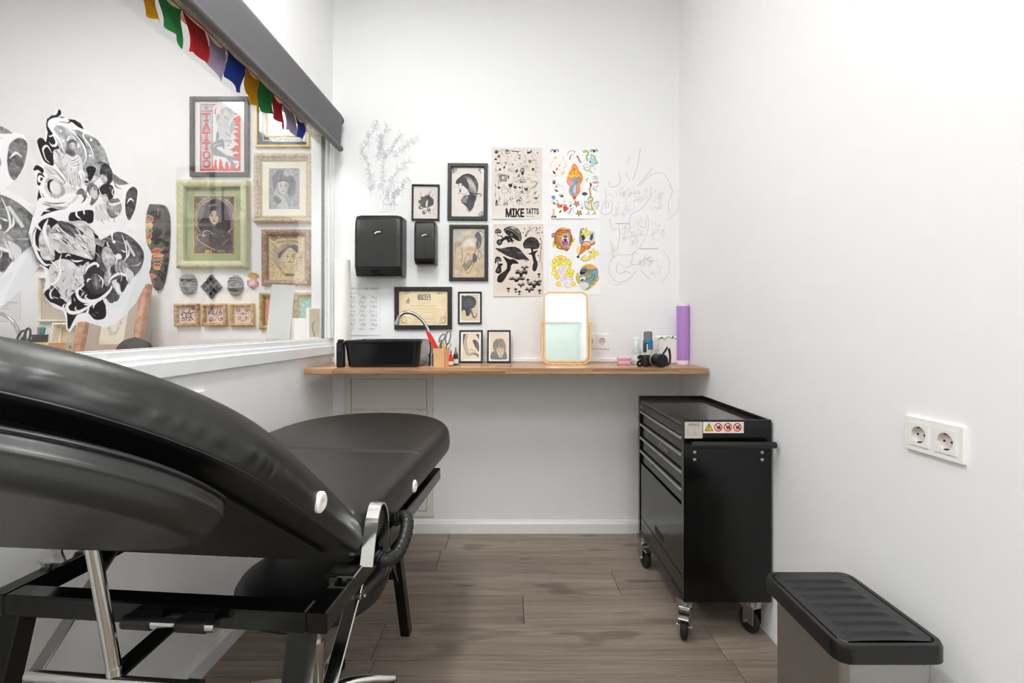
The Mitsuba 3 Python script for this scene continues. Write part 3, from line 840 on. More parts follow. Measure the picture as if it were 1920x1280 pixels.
part(d2, 'level_slot', cat(box(x - .0014, x + .0014, yv - .0008, yv + .004, 1.605, 1.665), box(x - .0035, x + .0035, yv - .0012, yv + .004, 1.604, 1.618, .001)), 'm_rubber', False)
part(d2, 'push_lip', box(x - .045, x + .045, yv + .020, yv + .07, 1.549, 1.556, .002), 'm_black_gloss', False)
emblem(d2, x, yv + .002, 1.712, .75)

# pencil box, scissors, pens
bxw = thing('pencil_box', 'light wooden pencil box standing right of the faucet', 'pencil box')
Y0 = 2.46
px0, px1 = at(813.5, Y0), at(838.5, Y0)
ang = .38
Mb = rot(-ang, (0, 0, 1), ((px0 + px1) / 2, Y0 + .04, 0))
cxm, cym = (px0 + px1) / 2, Y0 + .04
sq = sg.box(cxm - .030, cym - .030, cxm + .030, cym + .030)
part(bxw, 'walls', mv(ext(sq.difference(sq.buffer(-.005, join_style=2)), .094, WT), Mb), 'm_box_wood', False)
part(bxw, 'bottom', mv(box(cxm - .025, cxm + .025, cym - .025, cym + .025, WT, WT + .005), Mb), 'm_box_wood', False)
def on_box(dx, dy, dz): return np.array([cxm + dx, cym + dy, WT + dz])
t = thing('craft_knife', 'red plastic craft knife leaning out of the pencil box against the faucet', 'knife')
kn = sg.Polygon(spline([(-.010, 0), (.010, 0), (.013, .05), (.011, .10), (.004, .132), (-.008, .14), (-.013, .10), (-.012, .05)], 4, True))
part(t, 'handle', mv(ext(kn, .012, -.006), frame_matrix(on_box(-.012, -.006, .058), (.90, 0, .43), (-.43, 0, .90), (0, -1, 0))), 'm_red', 30)
part(t, 'blade', mv(box(-.006, .006, -.05, .002, -.001, .001), frame_matrix(on_box(-.012, -.006, .058), (.90, 0, .43), (-.43, 0, .90), (0, -1, 0))), 'm_steel', False)
for c, p, q, lab in (('m_blue', (.004, .012, .02), (-.004, .014, .135), 'blue pen standing in the pencil box'), ('m_yellow', (.012, -.004, .02), (.006, -.006, .118), 'yellow marker standing in the pencil box'),
                     ('m_grey', (-.006, .010, .02), (-.010, .014, .112), 'grey pen standing in the pencil box')):
    k_ = thing('pen', lab, 'pen')
    r_ = .0055 if c != 'm_blue' else .0045
    p, q = on_box(*p), on_box(*q)
    part(k_, 'barrel', cyl(p, p + (q - p) * .72, r_, 14), c)
    part(k_, 'cap', cat(cyl(p + (q - p) * .72, q, r_ * 1.12, 14), cyl(q, q + (q - p) * .03, r_ * .7, 12)), c)
t = thing('scissors', 'scissors with grey looped handles standing in the pencil box', 'scissors')
def loop(dx, dz, w_, h_, tilt_):
    a = np.linspace(0, 2 * np.pi, 33)
    return tube([on_box(dx + w_ * math.cos(v) * math.cos(tilt_) - h_ * math.sin(v) * math.sin(tilt_), .004, dz + w_ * math.cos(v) * math.sin(tilt_) + h_ * math.sin(v) * math.cos(tilt_)) for v in a], .0042, 10)
part(t, 'handle', loop(.001, .146, .011, .024, -.5), 'm_grey', True)
part(t, 'handle', loop(.033, .152, .012, .036, -.18), 'm_grey', True)
part(t, 'blade', cat(cyl(on_box(.008, .004, .124), on_box(.016, .004, .03), .0042, 8), cyl(on_box(.027, .004, .118), on_box(.010, .006, .03), .0042, 8)), 'm_steel')
t = thing('hair_tie', 'thin black loop sticking out of the pencil box on the right', 'loop')
part(t, 'loop', tube(spline([on_box(.022, .0, .088), on_box(.034, .0, .095), on_box(.048, .0, .108), on_box(.044, .0, .118), on_box(.03, .0, .116), on_box(.022, .0, .10), on_box(.018, .0, .06)], 8), .0013, 6), 'm_rubber', True)

def ink_bottle(label, px, Y, col, capc, h):
    t = thing('ink_bottle', label, 'bottle')
    o = (at(px, Y), Y, WT)
    part(t, 'body', mv(lathe([(0, 0), (.0125, 0), (.0135, .002), (.0135, h), (.0125, h + .004), (.007, h + .008), (0, h + .008)], 24), t=o), col)
    part(t, 'label_band', mv(lathe([(.0137, .008), (.0137, h * .62), (.0134, h * .62), (.0134, .008), (.0137, .008)], 24), t=o), 'm_paper')
    part(t, 'nozzle', mv(lathe([(.0085, h + .008), (.0085, h + .016), (.005, h + .020), (.0028, h + .044), (0, h + .045)], 20), t=o), capc)
ink_bottle('small red ink bottle with white label beside the pencil box', 845.5, 2.52, 'm_red', 'm_red', .040)
ink_bottle('small dark ink bottle between the red bottle and the abstract framed print', 854.5, 2.60, 'm_dark_can', 'm_grey_cap', .052)

# table mirror: oak ring on a U-shaped stand
t = thing('table_mirror', 'oak-framed table mirror on a U-shaped stand standing on the worktop', 'mirror')
mx, my = at(1061, 2.63), 2.63
def rrect2(w, h, r, n=10): return sg.box(-w / 2 + r, -h / 2 + r, w / 2 - r, h / 2 - r).buffer(r, n)
w_, h_ = .243, .385
TLT = rot(-.055, (1, 0, 0), (mx, my, WT + .20))
Mm = TLT @ frame_matrix((mx, my, WT + .205), (1, 0, 0), (0, 0, 1), (0, -1, 0))
part(t, 'ring', mv(ext(rrect2(w_, h_, .036).difference(rrect2(w_ - .018, h_ - .018, .028)), .016, -.008), Mm), 'm_oak', 30)
part(t, 'glass', mv(ext(rrect2(w_ - .018, h_ - .018, .028), .002, 0), Mm), 'm_mirror', False)
part(t, 'back', mv(ext(rrect2(w_ - .02, h_ - .02, .027), .003, -.004), Mm), 'm_box_wood', False)
us = rrect2(w_ + .032, .46, .05).difference(rrect2(w_ + .010, .44, .04)).intersection(sg.box(-1, -.3, 1, -.0))
part(t, 'stand', mv(ext(us, .020, -.010), frame_matrix((mx, my - .004, WT + .231), (1, 0, 0), (0, 0, 1), (0, -1, 0))), 'm_oak', 30)
part(t, 'foot', mv(box(-.085, .085, -.034, .035, 0, .008, .002), t=(mx, my, WT)), 'm_oak', False)
for s_ in (-1, 1): part(t, 'pivot', cyl((mx + s_ * .120, my, WT + .215), (mx + s_ * .139, my, WT + .215), .008, 16), 'm_oak')

# right end of the worktop
t = thing('soap_box', 'small pink box on the worktop left of the spray bottle', 'box')
part(t, 'tray', box(at(1159, 2.62), at(1181, 2.62), 2.60, 2.65, WT, WT + .024, .004), 'm_pink', False)
part(t, 'lid', box(at(1158.4, 2.62), at(1181.6, 2.62), 2.598, 2.652, WT + .024, WT + .042, .005), 'm_pink', False)
t = thing('spray_bottle', 'clear spray bottle with white pump between pink box and blue can', 'bottle')
o = (at(1193, 2.64), 2.64, WT)
part(t, 'bottle', mv(lathe([(0, 0), (.024, 0), (.026, .003), (.026, .06), (.024, .075), (.013, .092), (.011, .098), (0, .098)], 32), t=o), 'm_film', 30)
part(t, 'label_band', mv(lathe([(.0264, .022), (.0264, .055), (.0261, .055), (.0261, .022), (.0264, .022)], 32), t=o), 'm_paper')
part(t, 'pump', mv(cat(lathe([(.013, .096), (.0135, .115), (.010, .118), (.0085, .135), (0, .136)], 24), box(-.018, .016, -.007, .007, .130, .148, .003), box(-.03, -.016, -.003, .003, .138, .144, .001)), t=o), 'm_white_gloss', 30)
t = thing('deodorant_can', 'blue and dark spray can with grey cap behind the camera', 'spray can')
o = (at(1215, 2.62), 2.62, WT)
part(t, 'can', mv(lathe([(0, 0), (.025, 0), (.0265, .003), (.0265, .128), (.0225, .137), (0, .137)], 36), t=o), 'm_blue_can')
part(t, 'cap', mv(lathe([(0, .137), (.0228, .137), (.0228, .172), (.021, .179), (.016, .181), (0, .181)], 32), t=o), 'm_grey_cap')
aa = np.linspace(math.pi * 1.06, math.pi * 1.46, 10); bb = np.linspace(math.pi * 1.66, math.pi * 1.96, 8)
def patch(a, z0, z1, r): return TM(np.vstack([np.c_[r * np.cos(a), r * np.sin(a), np.full(len(a), z0)], np.c_[r * np.cos(a), r * np.sin(a), np.full(len(a), z1)]]), [f for i in range(len(a) - 1) for f in ((i, i + 1, len(a) + i + 1), (i, len(a) + i + 1, len(a) + i))])
part(t, 'side_print', mv(cat(patch(aa, .006, .118, .0267), patch(bb, .006, .085, .0267)), t=o), 'm_dark_can', True)
part(t, 'lettering', mv(cat(patch(np.linspace(math.pi * 1.36, math.pi * 1.40, 3), .060, .112, .0269), *[patch(np.linspace(math.pi * 1.31, math.pi * 1.36, 3), .062 + .009 * i, .066 + .009 * i, .0269) for i in range(6)]), t=o), 'm_paper', True)
t = thing('tissue_pack', 'white pack with green and blue leaf print behind the camera', 'pack')
x0, x1 = at(1230, 2.70), at(1268, 2.70)
part(t, 'pack', rbox(x0, x1, 2.66, 2.74, WT, WT + .155, .012), 'm_paper', 30)
lf = []
for i, (a, b, c, r_) in enumerate(((.018, .145, 'm_blue_can', .3), (.045, .143, 'm_leaf', 1.2), (.062, .149, 'm_leaf', -.5), (.080, .147, 'm_blue_can', .9), (.098, .140, 'm_leaf', .2), (.006, .138, 'm_leaf', .2), (.030, .138, 'm_leaf', -.8))):
    if 'm_leaf' not in scene: mat('m_leaf', (148, 196, 120), .6)
    lv = sa.rotate(sa.scale(sg.Point(0, 0).buffer(.5, 12), .019, .010), r_, use_radians=True)
    part(t, 'leaf_print', mv(ext(lv, .0006), frame_matrix((x0 + a, 2.6603, WT + b), (1, 0, 0), (0, 0, 1), (0, -1, 0))), c, False)
t = thing('cling_film_roll', 'tall purple film roll standing at the right end of the worktop', 'roll')
o = (at(1280, 2.66), 2.66, WT)
part(t, 'film', mv(lathe([(.022, .022), (.0335, .022), (.0338, .025), (.0338, .318), (.0335, .32), (.022, .32)], 40), t=o), 'm_purple')
part(t, 'core', mv(lathe([(.022, 0), (.0315, 0), (.0315, .022), (.030, .022), (.030, .336), (.024, .336), (.024, .0)], 40), t=o), 'm_film_core')

t = thing('camera_body', 'black and silver photo camera with a capped lens and a black strap on the worktop', 'camera')
o = np.array([at(1222, 2.50), 2.50, WT])
Mc = rot(.32, (0, 0, 1), (0, 0, 0))
def cm(m): return mv(m, Mc, o)
part(t, 'body', cm(box(-.062, .060, -.018, .018, .004, .058, .008)), 'm_black_matt', 30)
part(t, 'grip', cm(rbox(-.066, -.036, -.032, .012, .003, .058, .010)), 'm_black_plastic', 30)
part(t, 'top_plate', cm(cat(box(-.062, .060, -.016, .017, .058, .066, .004), mv(ext([(-.026, 0), (.022, 0), (.012, .022), (-.016, .022)], .030, -.016), frame_matrix((0, 0, .064), (1, 0, 0), (0, 0, 1), (0, -1, 0))))), 'm_silver', 30)
part(t, 'dial', cm(cyl((-.046, -.004, .066), (-.046, -.004, .073), .010, 20)), 'm_silver', 30)
part(t, 'dial', cm(cyl((.042, 0, .066), (.042, 0, .072), .012, 20)), 'm_silver', 30)
part(t, 'lens_mount', cm(cyl((.006, -.016, .036), (.006, -.026, .036), .033, 32)), 'm_silver', 30)
part(t, 'lens', cm(cat(cyl((.006, -.024, .036), (.006, -.060, .035), .0315, 36), cyl((.006, -.060, .035), (.006, -.082, .034), .0335, 36))), 'm_black_plastic', 30)
part(t, 'lens_cap', cm(cat(cyl((.006, -.082, .034), (.006, -.086, .034), .0315, 36), cyl((.006, -.086, .034), (.006, -.088, .034), .024, 32))), 'm_black_matt', 30)
def ribbon(pts, w_, th, nrm):
    p = spline(pts, 8); n = np.asarray(nrm, float); n /= np.linalg.norm(n)
    tt = np.gradient(p, axis=0); tt /= np.linalg.norm(tt, axis=1, keepdims=True)
    side = np.cross(tt, n); side /= np.linalg.norm(side, axis=1, keepdims=True)
    return loft([[q + s * w_ / 2 + n * th, q - s * w_ / 2 + n * th, q - s * w_ / 2 - n * th, q + s * w_ / 2 - n * th] for q, s in zip(p, side)])
for rb in ([([(.060, 0, .058), (.085, .01, .072), (.108, .02, .092), (.120, .03, .096)], .011), ([(.120, .02, .090), (.128, .02, .05), (.118, .01, .018), (.095, 0, .006), (.066, -.004, .004)], .013)],
           [([(-.062, 0, .056), (-.080, .0, .050), (-.070, -.006, .036)], .011), ([(-.066, .004, .030), (-.082, .0, .022), (-.080, .0, .006), (-.06, 0, .003)], .012)]):
    part(t, 'strap', cm(cat(*[ribbon(p_, w_, .001, (0, 1, 0)) for p_, w_ in rb])), 'm_black_satin', 30)
# ------------------------------------------------------------------ drawn and printed sheets: colours on a fine grid of the sheet itself
_TXT = {}
def text_shape(s, bold=True):
    """lettering as a flat shape, scaled to the unit box"""
    if (s, bold) not in _TXT:
        m = meshkit.text_mesh(s, 1.0, .1, bold)
        v = np.asarray(m.vertices); tri = v[np.asarray(m.faces)]
        top = tri[(tri[:, :, 2] > .05).all(1)][:, :, :2]
        g = shapely.union_all([sg.Polygon(t).buffer(1e-4) for t in top])
        x0, y0, x1, y1 = g.bounds
        _TXT[s, bold] = sa.affine_transform(g, [1 / (x1 - x0), 0, 0, 1 / (y1 - y0), -x0 / (x1 - x0), -y0 / (y1 - y0)])
    return _TXT[s, bold]


class Sheet:
    """a sheet w x h metres; drawing units run over view = (left, top, right, bottom), y down"""
    def __init__(s, w, h, view, bg, cell=.00125):
        s.w, s.h, s.view = w, h, view
        nx, ny = max(8, int(w / cell)), max(8, int(h / cell))
        s.x = np.linspace(view[0], view[2], nx); s.y = np.linspace(view[1], view[3], ny)
        s.dx, s.dy = s.x[1] - s.x[0], s.y[1] - s.y[0]
        s.c = np.tile(lin(bg), (ny, nx, 1)).astype(float)
        s.cut = None

    def win(s, x0, x1, y0, y1):
        i0, i1 = np.searchsorted(s.x, (x0 - 2 * s.dx, x1 + 2 * s.dx)); j0, j1 = np.searchsorted(s.y, (y0 - 2 * s.dy, y1 + 2 * s.dy))
        return slice(j0, j1), slice(i0, i1)

    def blend(s, w, cov, c):
        cov = np.clip(cov, 0, 1)[..., None]
        s.c[w] = s.c[w] * (1 - cov) + cov * (lin(c) if not callable(c) else c)

    def shape(s, g, c, al=1.0):
        if g.is_empty: return
        b = g.bounds
        w = s.win(b[0], b[2], b[1], b[3])
        X, Y = np.meshgrid(s.x[w[1]], s.y[w[0]])
        if X.size == 0: return
        cov = 0
        for ox, oy in ((-.25, -.25), (.25, -.25), (-.25, .25), (.25, .25)):
            cov = cov + shapely.contains_xy(g, X + ox * s.dx, Y + oy * s.dy) * .25
        s.blend(w, cov * al, c)

    def f(s, pts, c, al=1.0, sm=True):
        p = spline(pts, 5, True) if sm else np.asarray(pts, float)
        s.shape(sg.Polygon(p).buffer(0), c, al)

    def e(s, cx, cy, rx, ry, c, rot=0, al=1.0, soft=0.0):
        R = max(rx, ry) * (1 + soft)
        w = s.win(cx - R, cx + R, cy - R, cy + R)
        X, Y = np.meshgrid(s.x[w[1]] - cx, s.y[w[0]] - cy)
        if X.size == 0: return
        ca, sn = math.cos(rot), math.sin(rot)
        d = np.hypot((X * ca + Y * sn) / rx, (-X * sn + Y * ca) / ry)
        k = max(soft, .7 * s.dx / min(rx, ry))
        s.blend(w, np.clip((1 - d) / k + .5, 0, 1) * al, c)

    def l(s, pts, w_, c, al=1.0, tp=0, sm=True):
        """a stroke; tp 1 tapers to its end, 2 to both ends"""
        p = spline(pts, 6) if sm else np.asarray(pts, float)
        n = len(p)
        t = np.linspace(0, 1, n)
        ww = w_ * (np.ones(n) if not tp else (1 - t * .92) if tp == 1 else np.sin(np.pi * np.clip(t, .02, .98)) ** .7) / 2
        m = w_ + s.dx
        w = s.win(p[:, 0].min() - m, p[:, 0].max() + m, p[:, 1].min() - m, p[:, 1].max() + m)
        X, Y = np.meshgrid(s.x[w[1]], s.y[w[0]])
        if X.size == 0: return
        cov = np.zeros(X.shape)
        ox, oy = w[1].start, w[0].start
        for i in range(n - 1):
            a, b = p[i], p[i + 1]
            r = max(ww[i], ww[i + 1]) + s.dx
            i0, i1 = np.searchsorted(s.x[w[1]], (min(a[0], b[0]) - r, max(a[0], b[0]) + r)); j0, j1 = np.searchsorted(s.y[w[0]], (min(a[1], b[1]) - r, max(a[1], b[1]) + r))
            if i1 <= i0 or j1 <= j0: continue
            xx, yy = X[j0:j1, i0:i1], Y[j0:j1, i0:i1]
            d = b - a; L2 = d @ d + 1e-12
            u = np.clip(((xx - a[0]) * d[0] + (yy - a[1]) * d[1]) / L2, 0, 1)
            dist = np.hypot(xx - a[0] - u * d[0], yy - a[1] - u * d[1])
            wd = ww[i] + (ww[i + 1] - ww[i]) * u
            q = np.clip((wd - dist) / s.dx + .5, 0, 1) * np.minimum(1, 2 * wd / s.dx + .15)
            cov[j0:j1, i0:i1] = np.maximum(cov[j0:j1, i0:i1], q)
        s.blend(w, cov * al, c)

    def t(s, text, x0, y0, x1, y1, c, bold=True, al=1.0, heavy=0.0):
        g = sa.affine_transform(text_shape(text, bold), [x1 - x0, 0, 0, y0 - y1, x0, y1])
        if heavy:                                       # fatter strokes in the same box
            b = g.buffer(heavy, join_style=2).bounds
            g = sa.affine_transform(g.buffer(heavy, join_style=2), [(x1 - x0) / (b[2] - b[0]), 0, 0, (y1 - y0) / (b[3] - b[1]), x0 - b[0] * (x1 - x0) / (b[2] - b[0]), y0 - b[1] * (y1 - y0) / (b[3] - b[1])])
        s.shape(g, c, al)

    def curl(s, x, y, r, ang, turns, w_, c, tail=None, al=1.0):
        """a scroll that winds out from (x, y); the outer end may run on to tail points"""
        k = np.linspace(0, 1, int(10 * abs(turns)) + 6)
        th = ang - turns * 2 * np.pi * (1 - k)
        rr_ = r * (.12 + .88 * k)
        p = np.c_[x + rr_ * np.cos(th), y + rr_ * np.sin(th)]
        if tail is not None: p = np.vstack([p, np.asarray(tail, float)])
        s.l(p[::-1], w_, c, al, 1 if tail is None else 2)
        s.e(x, y, w_ * .55, w_ * .55, c, 0, al)

    def fx(s, fn):
        """fn(X, Y, colour array) -> colour array over the whole sheet"""
        X, Y = np.meshgrid(s.x, s.y)
        s.c = np.clip(fn(X, Y, s.c), 0, 1)

    def mottle(s, f, k, lo=.03, hi=.72, seed=0):
        """the uneven half-tones of a photographic or pencil print"""
        X, Y = np.meshgrid(s.x, s.y)
        n = meshkit.fbm(np.stack([X * f, Y * f * 1.3, np.full_like(X, 3.0 + seed)], -1), 4) - .5
        g = s.c.mean(-1)
        m = np.clip((g - lo) / .03, 0, 1) * np.clip((hi - g) / .08, 0, 1)
        s.c = np.clip(s.c * (1 + k * 2 * n * m)[..., None], 0, .9)

    def mesh(s, bend=None):
        ny, nx = s.c.shape[:2]
        u = (s.x - s.view[0]) / (s.view[2] - s.view[0]) * s.w; v = (s.view[3] - s.y) / (s.view[3] - s.view[1]) * s.h
        Ug, Vg = np.meshgrid(u, v)
        W = bend(Ug, Vg) if bend else np.zeros_like(Ug)
        P = np.stack([Ug, Vg, W], -1).reshape(-1, 3)
        idx = np.arange(nx * ny).reshape(ny, nx)
        a, b, c, d = idx[:-1, :-1], idx[1:, :-1], idx[1:, 1:], idx[:-1, 1:]
        F = np.concatenate([np.stack([a, b, c], -1).reshape(-1, 3), np.stack([a, c, d], -1).reshape(-1, 3)])
        col = s.c.reshape(-1, 3)
        if s.cut is not None:
            X, Y = np.meshgrid(s.x, s.y)
            ins = shapely.contains_xy(s.cut, X.ravel(), Y.ravel())
            F = F[ins[F].all(1)]
            used = np.unique(F); re = np.full(len(P), -1); re[used] = np.arange(len(used))
            P, col, F = P[used], col[used], re[F]
        return TM(P, F), col


def put_sheet(key_parent, name, sheet, M, bend=None):
    m, col = sheet.mesh(bend)
    m = mv(m, M)
    if key_parent is None: return put(name, m, 'm_ink', bool(bend), color=col)
    return part(key_parent, name, m, 'm_ink', bool(bend), color=col)


def rect_ring(u0, v0, u1, v1, inset, w, n, wob=None):
    """a rectangle as a ring of 4n points, inset, at depth w"""
    a, b, c, d = u0 + inset, v0 + inset, u1 - inset, v1 - inset
    t = np.arange(n) / n
    p = np.vstack([np.c_[a + (c - a) * t, np.full(n, b)], np.c_[np.full(n, c), b + (d - b) * t], np.c_[c - (c - a) * t, np.full(n, d)], np.c_[np.full(n, a), d - (d - b) * t]])
    z = np.full(4 * n, float(w))
    if wob is not None: z = z + wob(p)
    return np.c_[p, z]


def framed(label, rect, depth, prof, fm, sheet, M=M_BACK, mats=(), glass=True, name='picture_frame', cat_='framed picture', group=None, n=1, carve=0, carve_f=300, rotz=0, tiltx=0, w0=0.0):
    """rect (u0, v0, u1, v1) outer, prof [(inset, w)...] from the outer top edge inwards, mats [(inset from rect, w, material, width)], the print fills the rest"""
    t = thing(name, label, cat_, group)
    u0, v0, u1, v1 = rect
    MM = M @ trimesh.transformations.translation_matrix((0, 0, w0))
    if rotz or tiltx: MM = MM @ rot(rotz, (0, 0, 1), ((u0 + u1) / 2, (v0 + v1) / 2, 0)) @ rot(tiltx, (1, 0, 0), (0, v0, 0))
    def wobf(k):
        if not carve: return None
        return lambda p: k * carve * (np.sin((p[:, 0] + p[:, 1]) * carve_f) * .6 + np.sin((p[:, 0] - p[:, 1]) * carve_f * 1.37 + 1) * .4)
    rings = [rect_ring(*rect, 0, .0005, n)]
    for i, (ins, w) in enumerate(prof):
        mid = 0 < i < len(prof) - 1
        rings.append(rect_ring(*rect, ins, w, n, wobf(1.0 if mid and i % 2 else .3) if mid else None))
    fmh = loft(rings, False)
    if len(rings) and fmh.volume < 0: fmh.invert()
    part(t, 'frame', mv(fmh, MM), fm, 30 if not carve else 50)
    part(t, 'backing', mv(box(u0 + .002, u1 - .002, v0 + .002, v1 - .002, .0004, .003), MM), 'm_backboard', False)
    inner = prof[-1][0]
    base = .0045
    for k, (ins, w, m_, wd) in enumerate(mats):
        g = sg.box(u0 + ins, v0 + ins, u1 - ins, v1 - ins)
        part(t, 'mat_board', mv(ext(g.difference(g.buffer(-wd, join_style=2)), .0014, w), MM), m_, False)
        inner = ins + wd - .001
    if sheet is not None:
        a, b = u0 + inner, v0 + inner
        m, col = sheet.mesh()
        sx, sy = (u1 - u0 - 2 * inner) / sheet.w, (v1 - v0 - 2 * inner) / sheet.h
        m.apply_transform(np.diag([sx, sy, 1, 1])); m.apply_translation((a, b, base))
        part(t, 'print', mv(m, MM), 'm_ink', False, color=col)
    if glass:
        i0 = prof[-1][0]
        gl = TM([(u0 + i0, v0 + i0, .0075), (u1 - i0, v0 + i0, .0075), (u1 - i0, v1 - i0, .0075), (u0 + i0, v1 - i0, .0075)], [(0, 1, 2), (0, 2, 3)])
        part(t, 'glass', mv(gl, MM), 'm_glass', False)
    return t


def R4(px0, py0, px1, py1, d=.02):
    """outer rectangle of something whose front stands d off the back wall, from wall-plan units"""
    k = (BACK - d) / FPX
    return ((px0 - 955) * k, EYE - (py1 - 612) * k, (px1 - 955) * k, EYE - (py0 - 612) * k)


def insets(rect, k): return rect[2] - rect[0] - 2 * k, rect[3] - rect[1] - 2 * k


INK = (50, 46, 46)


def face(a, x, y, s, skin, dark, lips=None, turn=0.0, al=1.0):
    """a plain drawn face, s = half its height"""
    a.f([(x - .62 * s, y - .5 * s), (x, y - .95 * s), (x + .62 * s, y - .5 * s), (x + .6 * s, y + .2 * s), (x + .34 * s, y + .75 * s), (x, y + .98 * s), (x - .34 * s, y + .75 * s), (x - .6 * s, y + .2 * s)], skin, al)
    sh = tuple(int(p * .6 + q * .4) for p, q in zip(skin, dark))
    a.f([(x + .30 * s, y - .4 * s), (x + .62 * s, y - .45 * s), (x + .60 * s, y + .2 * s), (x + .34 * s, y + .75 * s), (x + .12 * s, y + .92 * s), (x + .32 * s, y + .45 * s)], sh, .55 * al)
    for k in (-1, 1):
        ex = x + (k * .29 + turn * .12) * s
        a.l([(ex - .19 * s, y - .27 * s), (ex, y - .35 * s), (ex + .19 * s, y - .27 * s)], .06 * s, dark, .8 * al, 2)
        a.e(ex, y - .10 * s, .17 * s, .085 * s, sh, 0, .7 * al, .5)
        a.e(ex, y - .10 * s, .13 * s, .055 * s, tuple(min(255, int(c * 1.06)) for c in skin), 0, al)
        a.e(ex + .02 * s, y - .10 * s, .06 * s, .06 * s, dark, 0, al)
        a.l([(ex - .17 * s, y - .09 * s), (ex, y - .17 * s), (ex + .17 * s, y - .09 * s)], .05 * s, dark, al, 2)
    nx = x + turn * .14 * s
    a.l([(nx + .05 * s, y - .15 * s), (nx + .09 * s, y + .15 * s), (nx + .10 * s, y + .25 * s)], .05 * s, sh, al, 2)
    a.l([(nx - .10 * s, y + .27 * s), (nx, y + .31 * s), (nx + .11 * s, y + .27 * s)], .05 * s, dark, .8 * al, 2)
    lp = lips or dark
    a.f([(nx - .22 * s, y + .53 * s), (nx - .08 * s, y + .47 * s), (nx, y + .50 * s), (nx + .08 * s, y + .47 * s), (nx + .22 * s, y + .53 * s), (nx + .1 * s, y + .62 * s), (nx - .1 * s, y + .62 * s)], lp, .9 * al)
    a.l([(nx - .2 * s, y + .535 * s), (nx, y + .55 * s), (nx + .2 * s, y + .535 * s)], .03 * s, dark, .9 * al)


def strands(a, x0, y0, x1, y1, n, w_, c, r, sway=.2, al=1.0):
    for i in range(n):
        u = r.random(); v = r.random() * sway - sway / 2
        p = (x0 + (x1 - x0) * u, y0 + (y1 - y0) * r.random() * .5)
        q = (p[0] + (x1 - x0) * v, p[1] + (y1 - y0) * (.3 + .4 * r.random()))
        a.l([p, ((p[0] + q[0]) / 2 + (x1 - x0) * .05 * (r.random() - .5), (p[1] + q[1]) / 2), q], w_ * (.5 + r.random()), c, al, 2)


def leafy(a, x, y, r, ang, c, out=INK, w_=1.0):
    p = [(x, y), (x + r * .5 * math.cos(ang - .45), y + r * .5 * math.sin(ang - .45)), (x + r * math.cos(ang), y + r * math.sin(ang)), (x + r * .5 * math.cos(ang + .45), y + r * .5 * math.sin(ang + .45))]
    a.f(p, c); a.l(p + [p[0]], w_, out); a.l([(x, y), p[2]], w_ * .7, out)


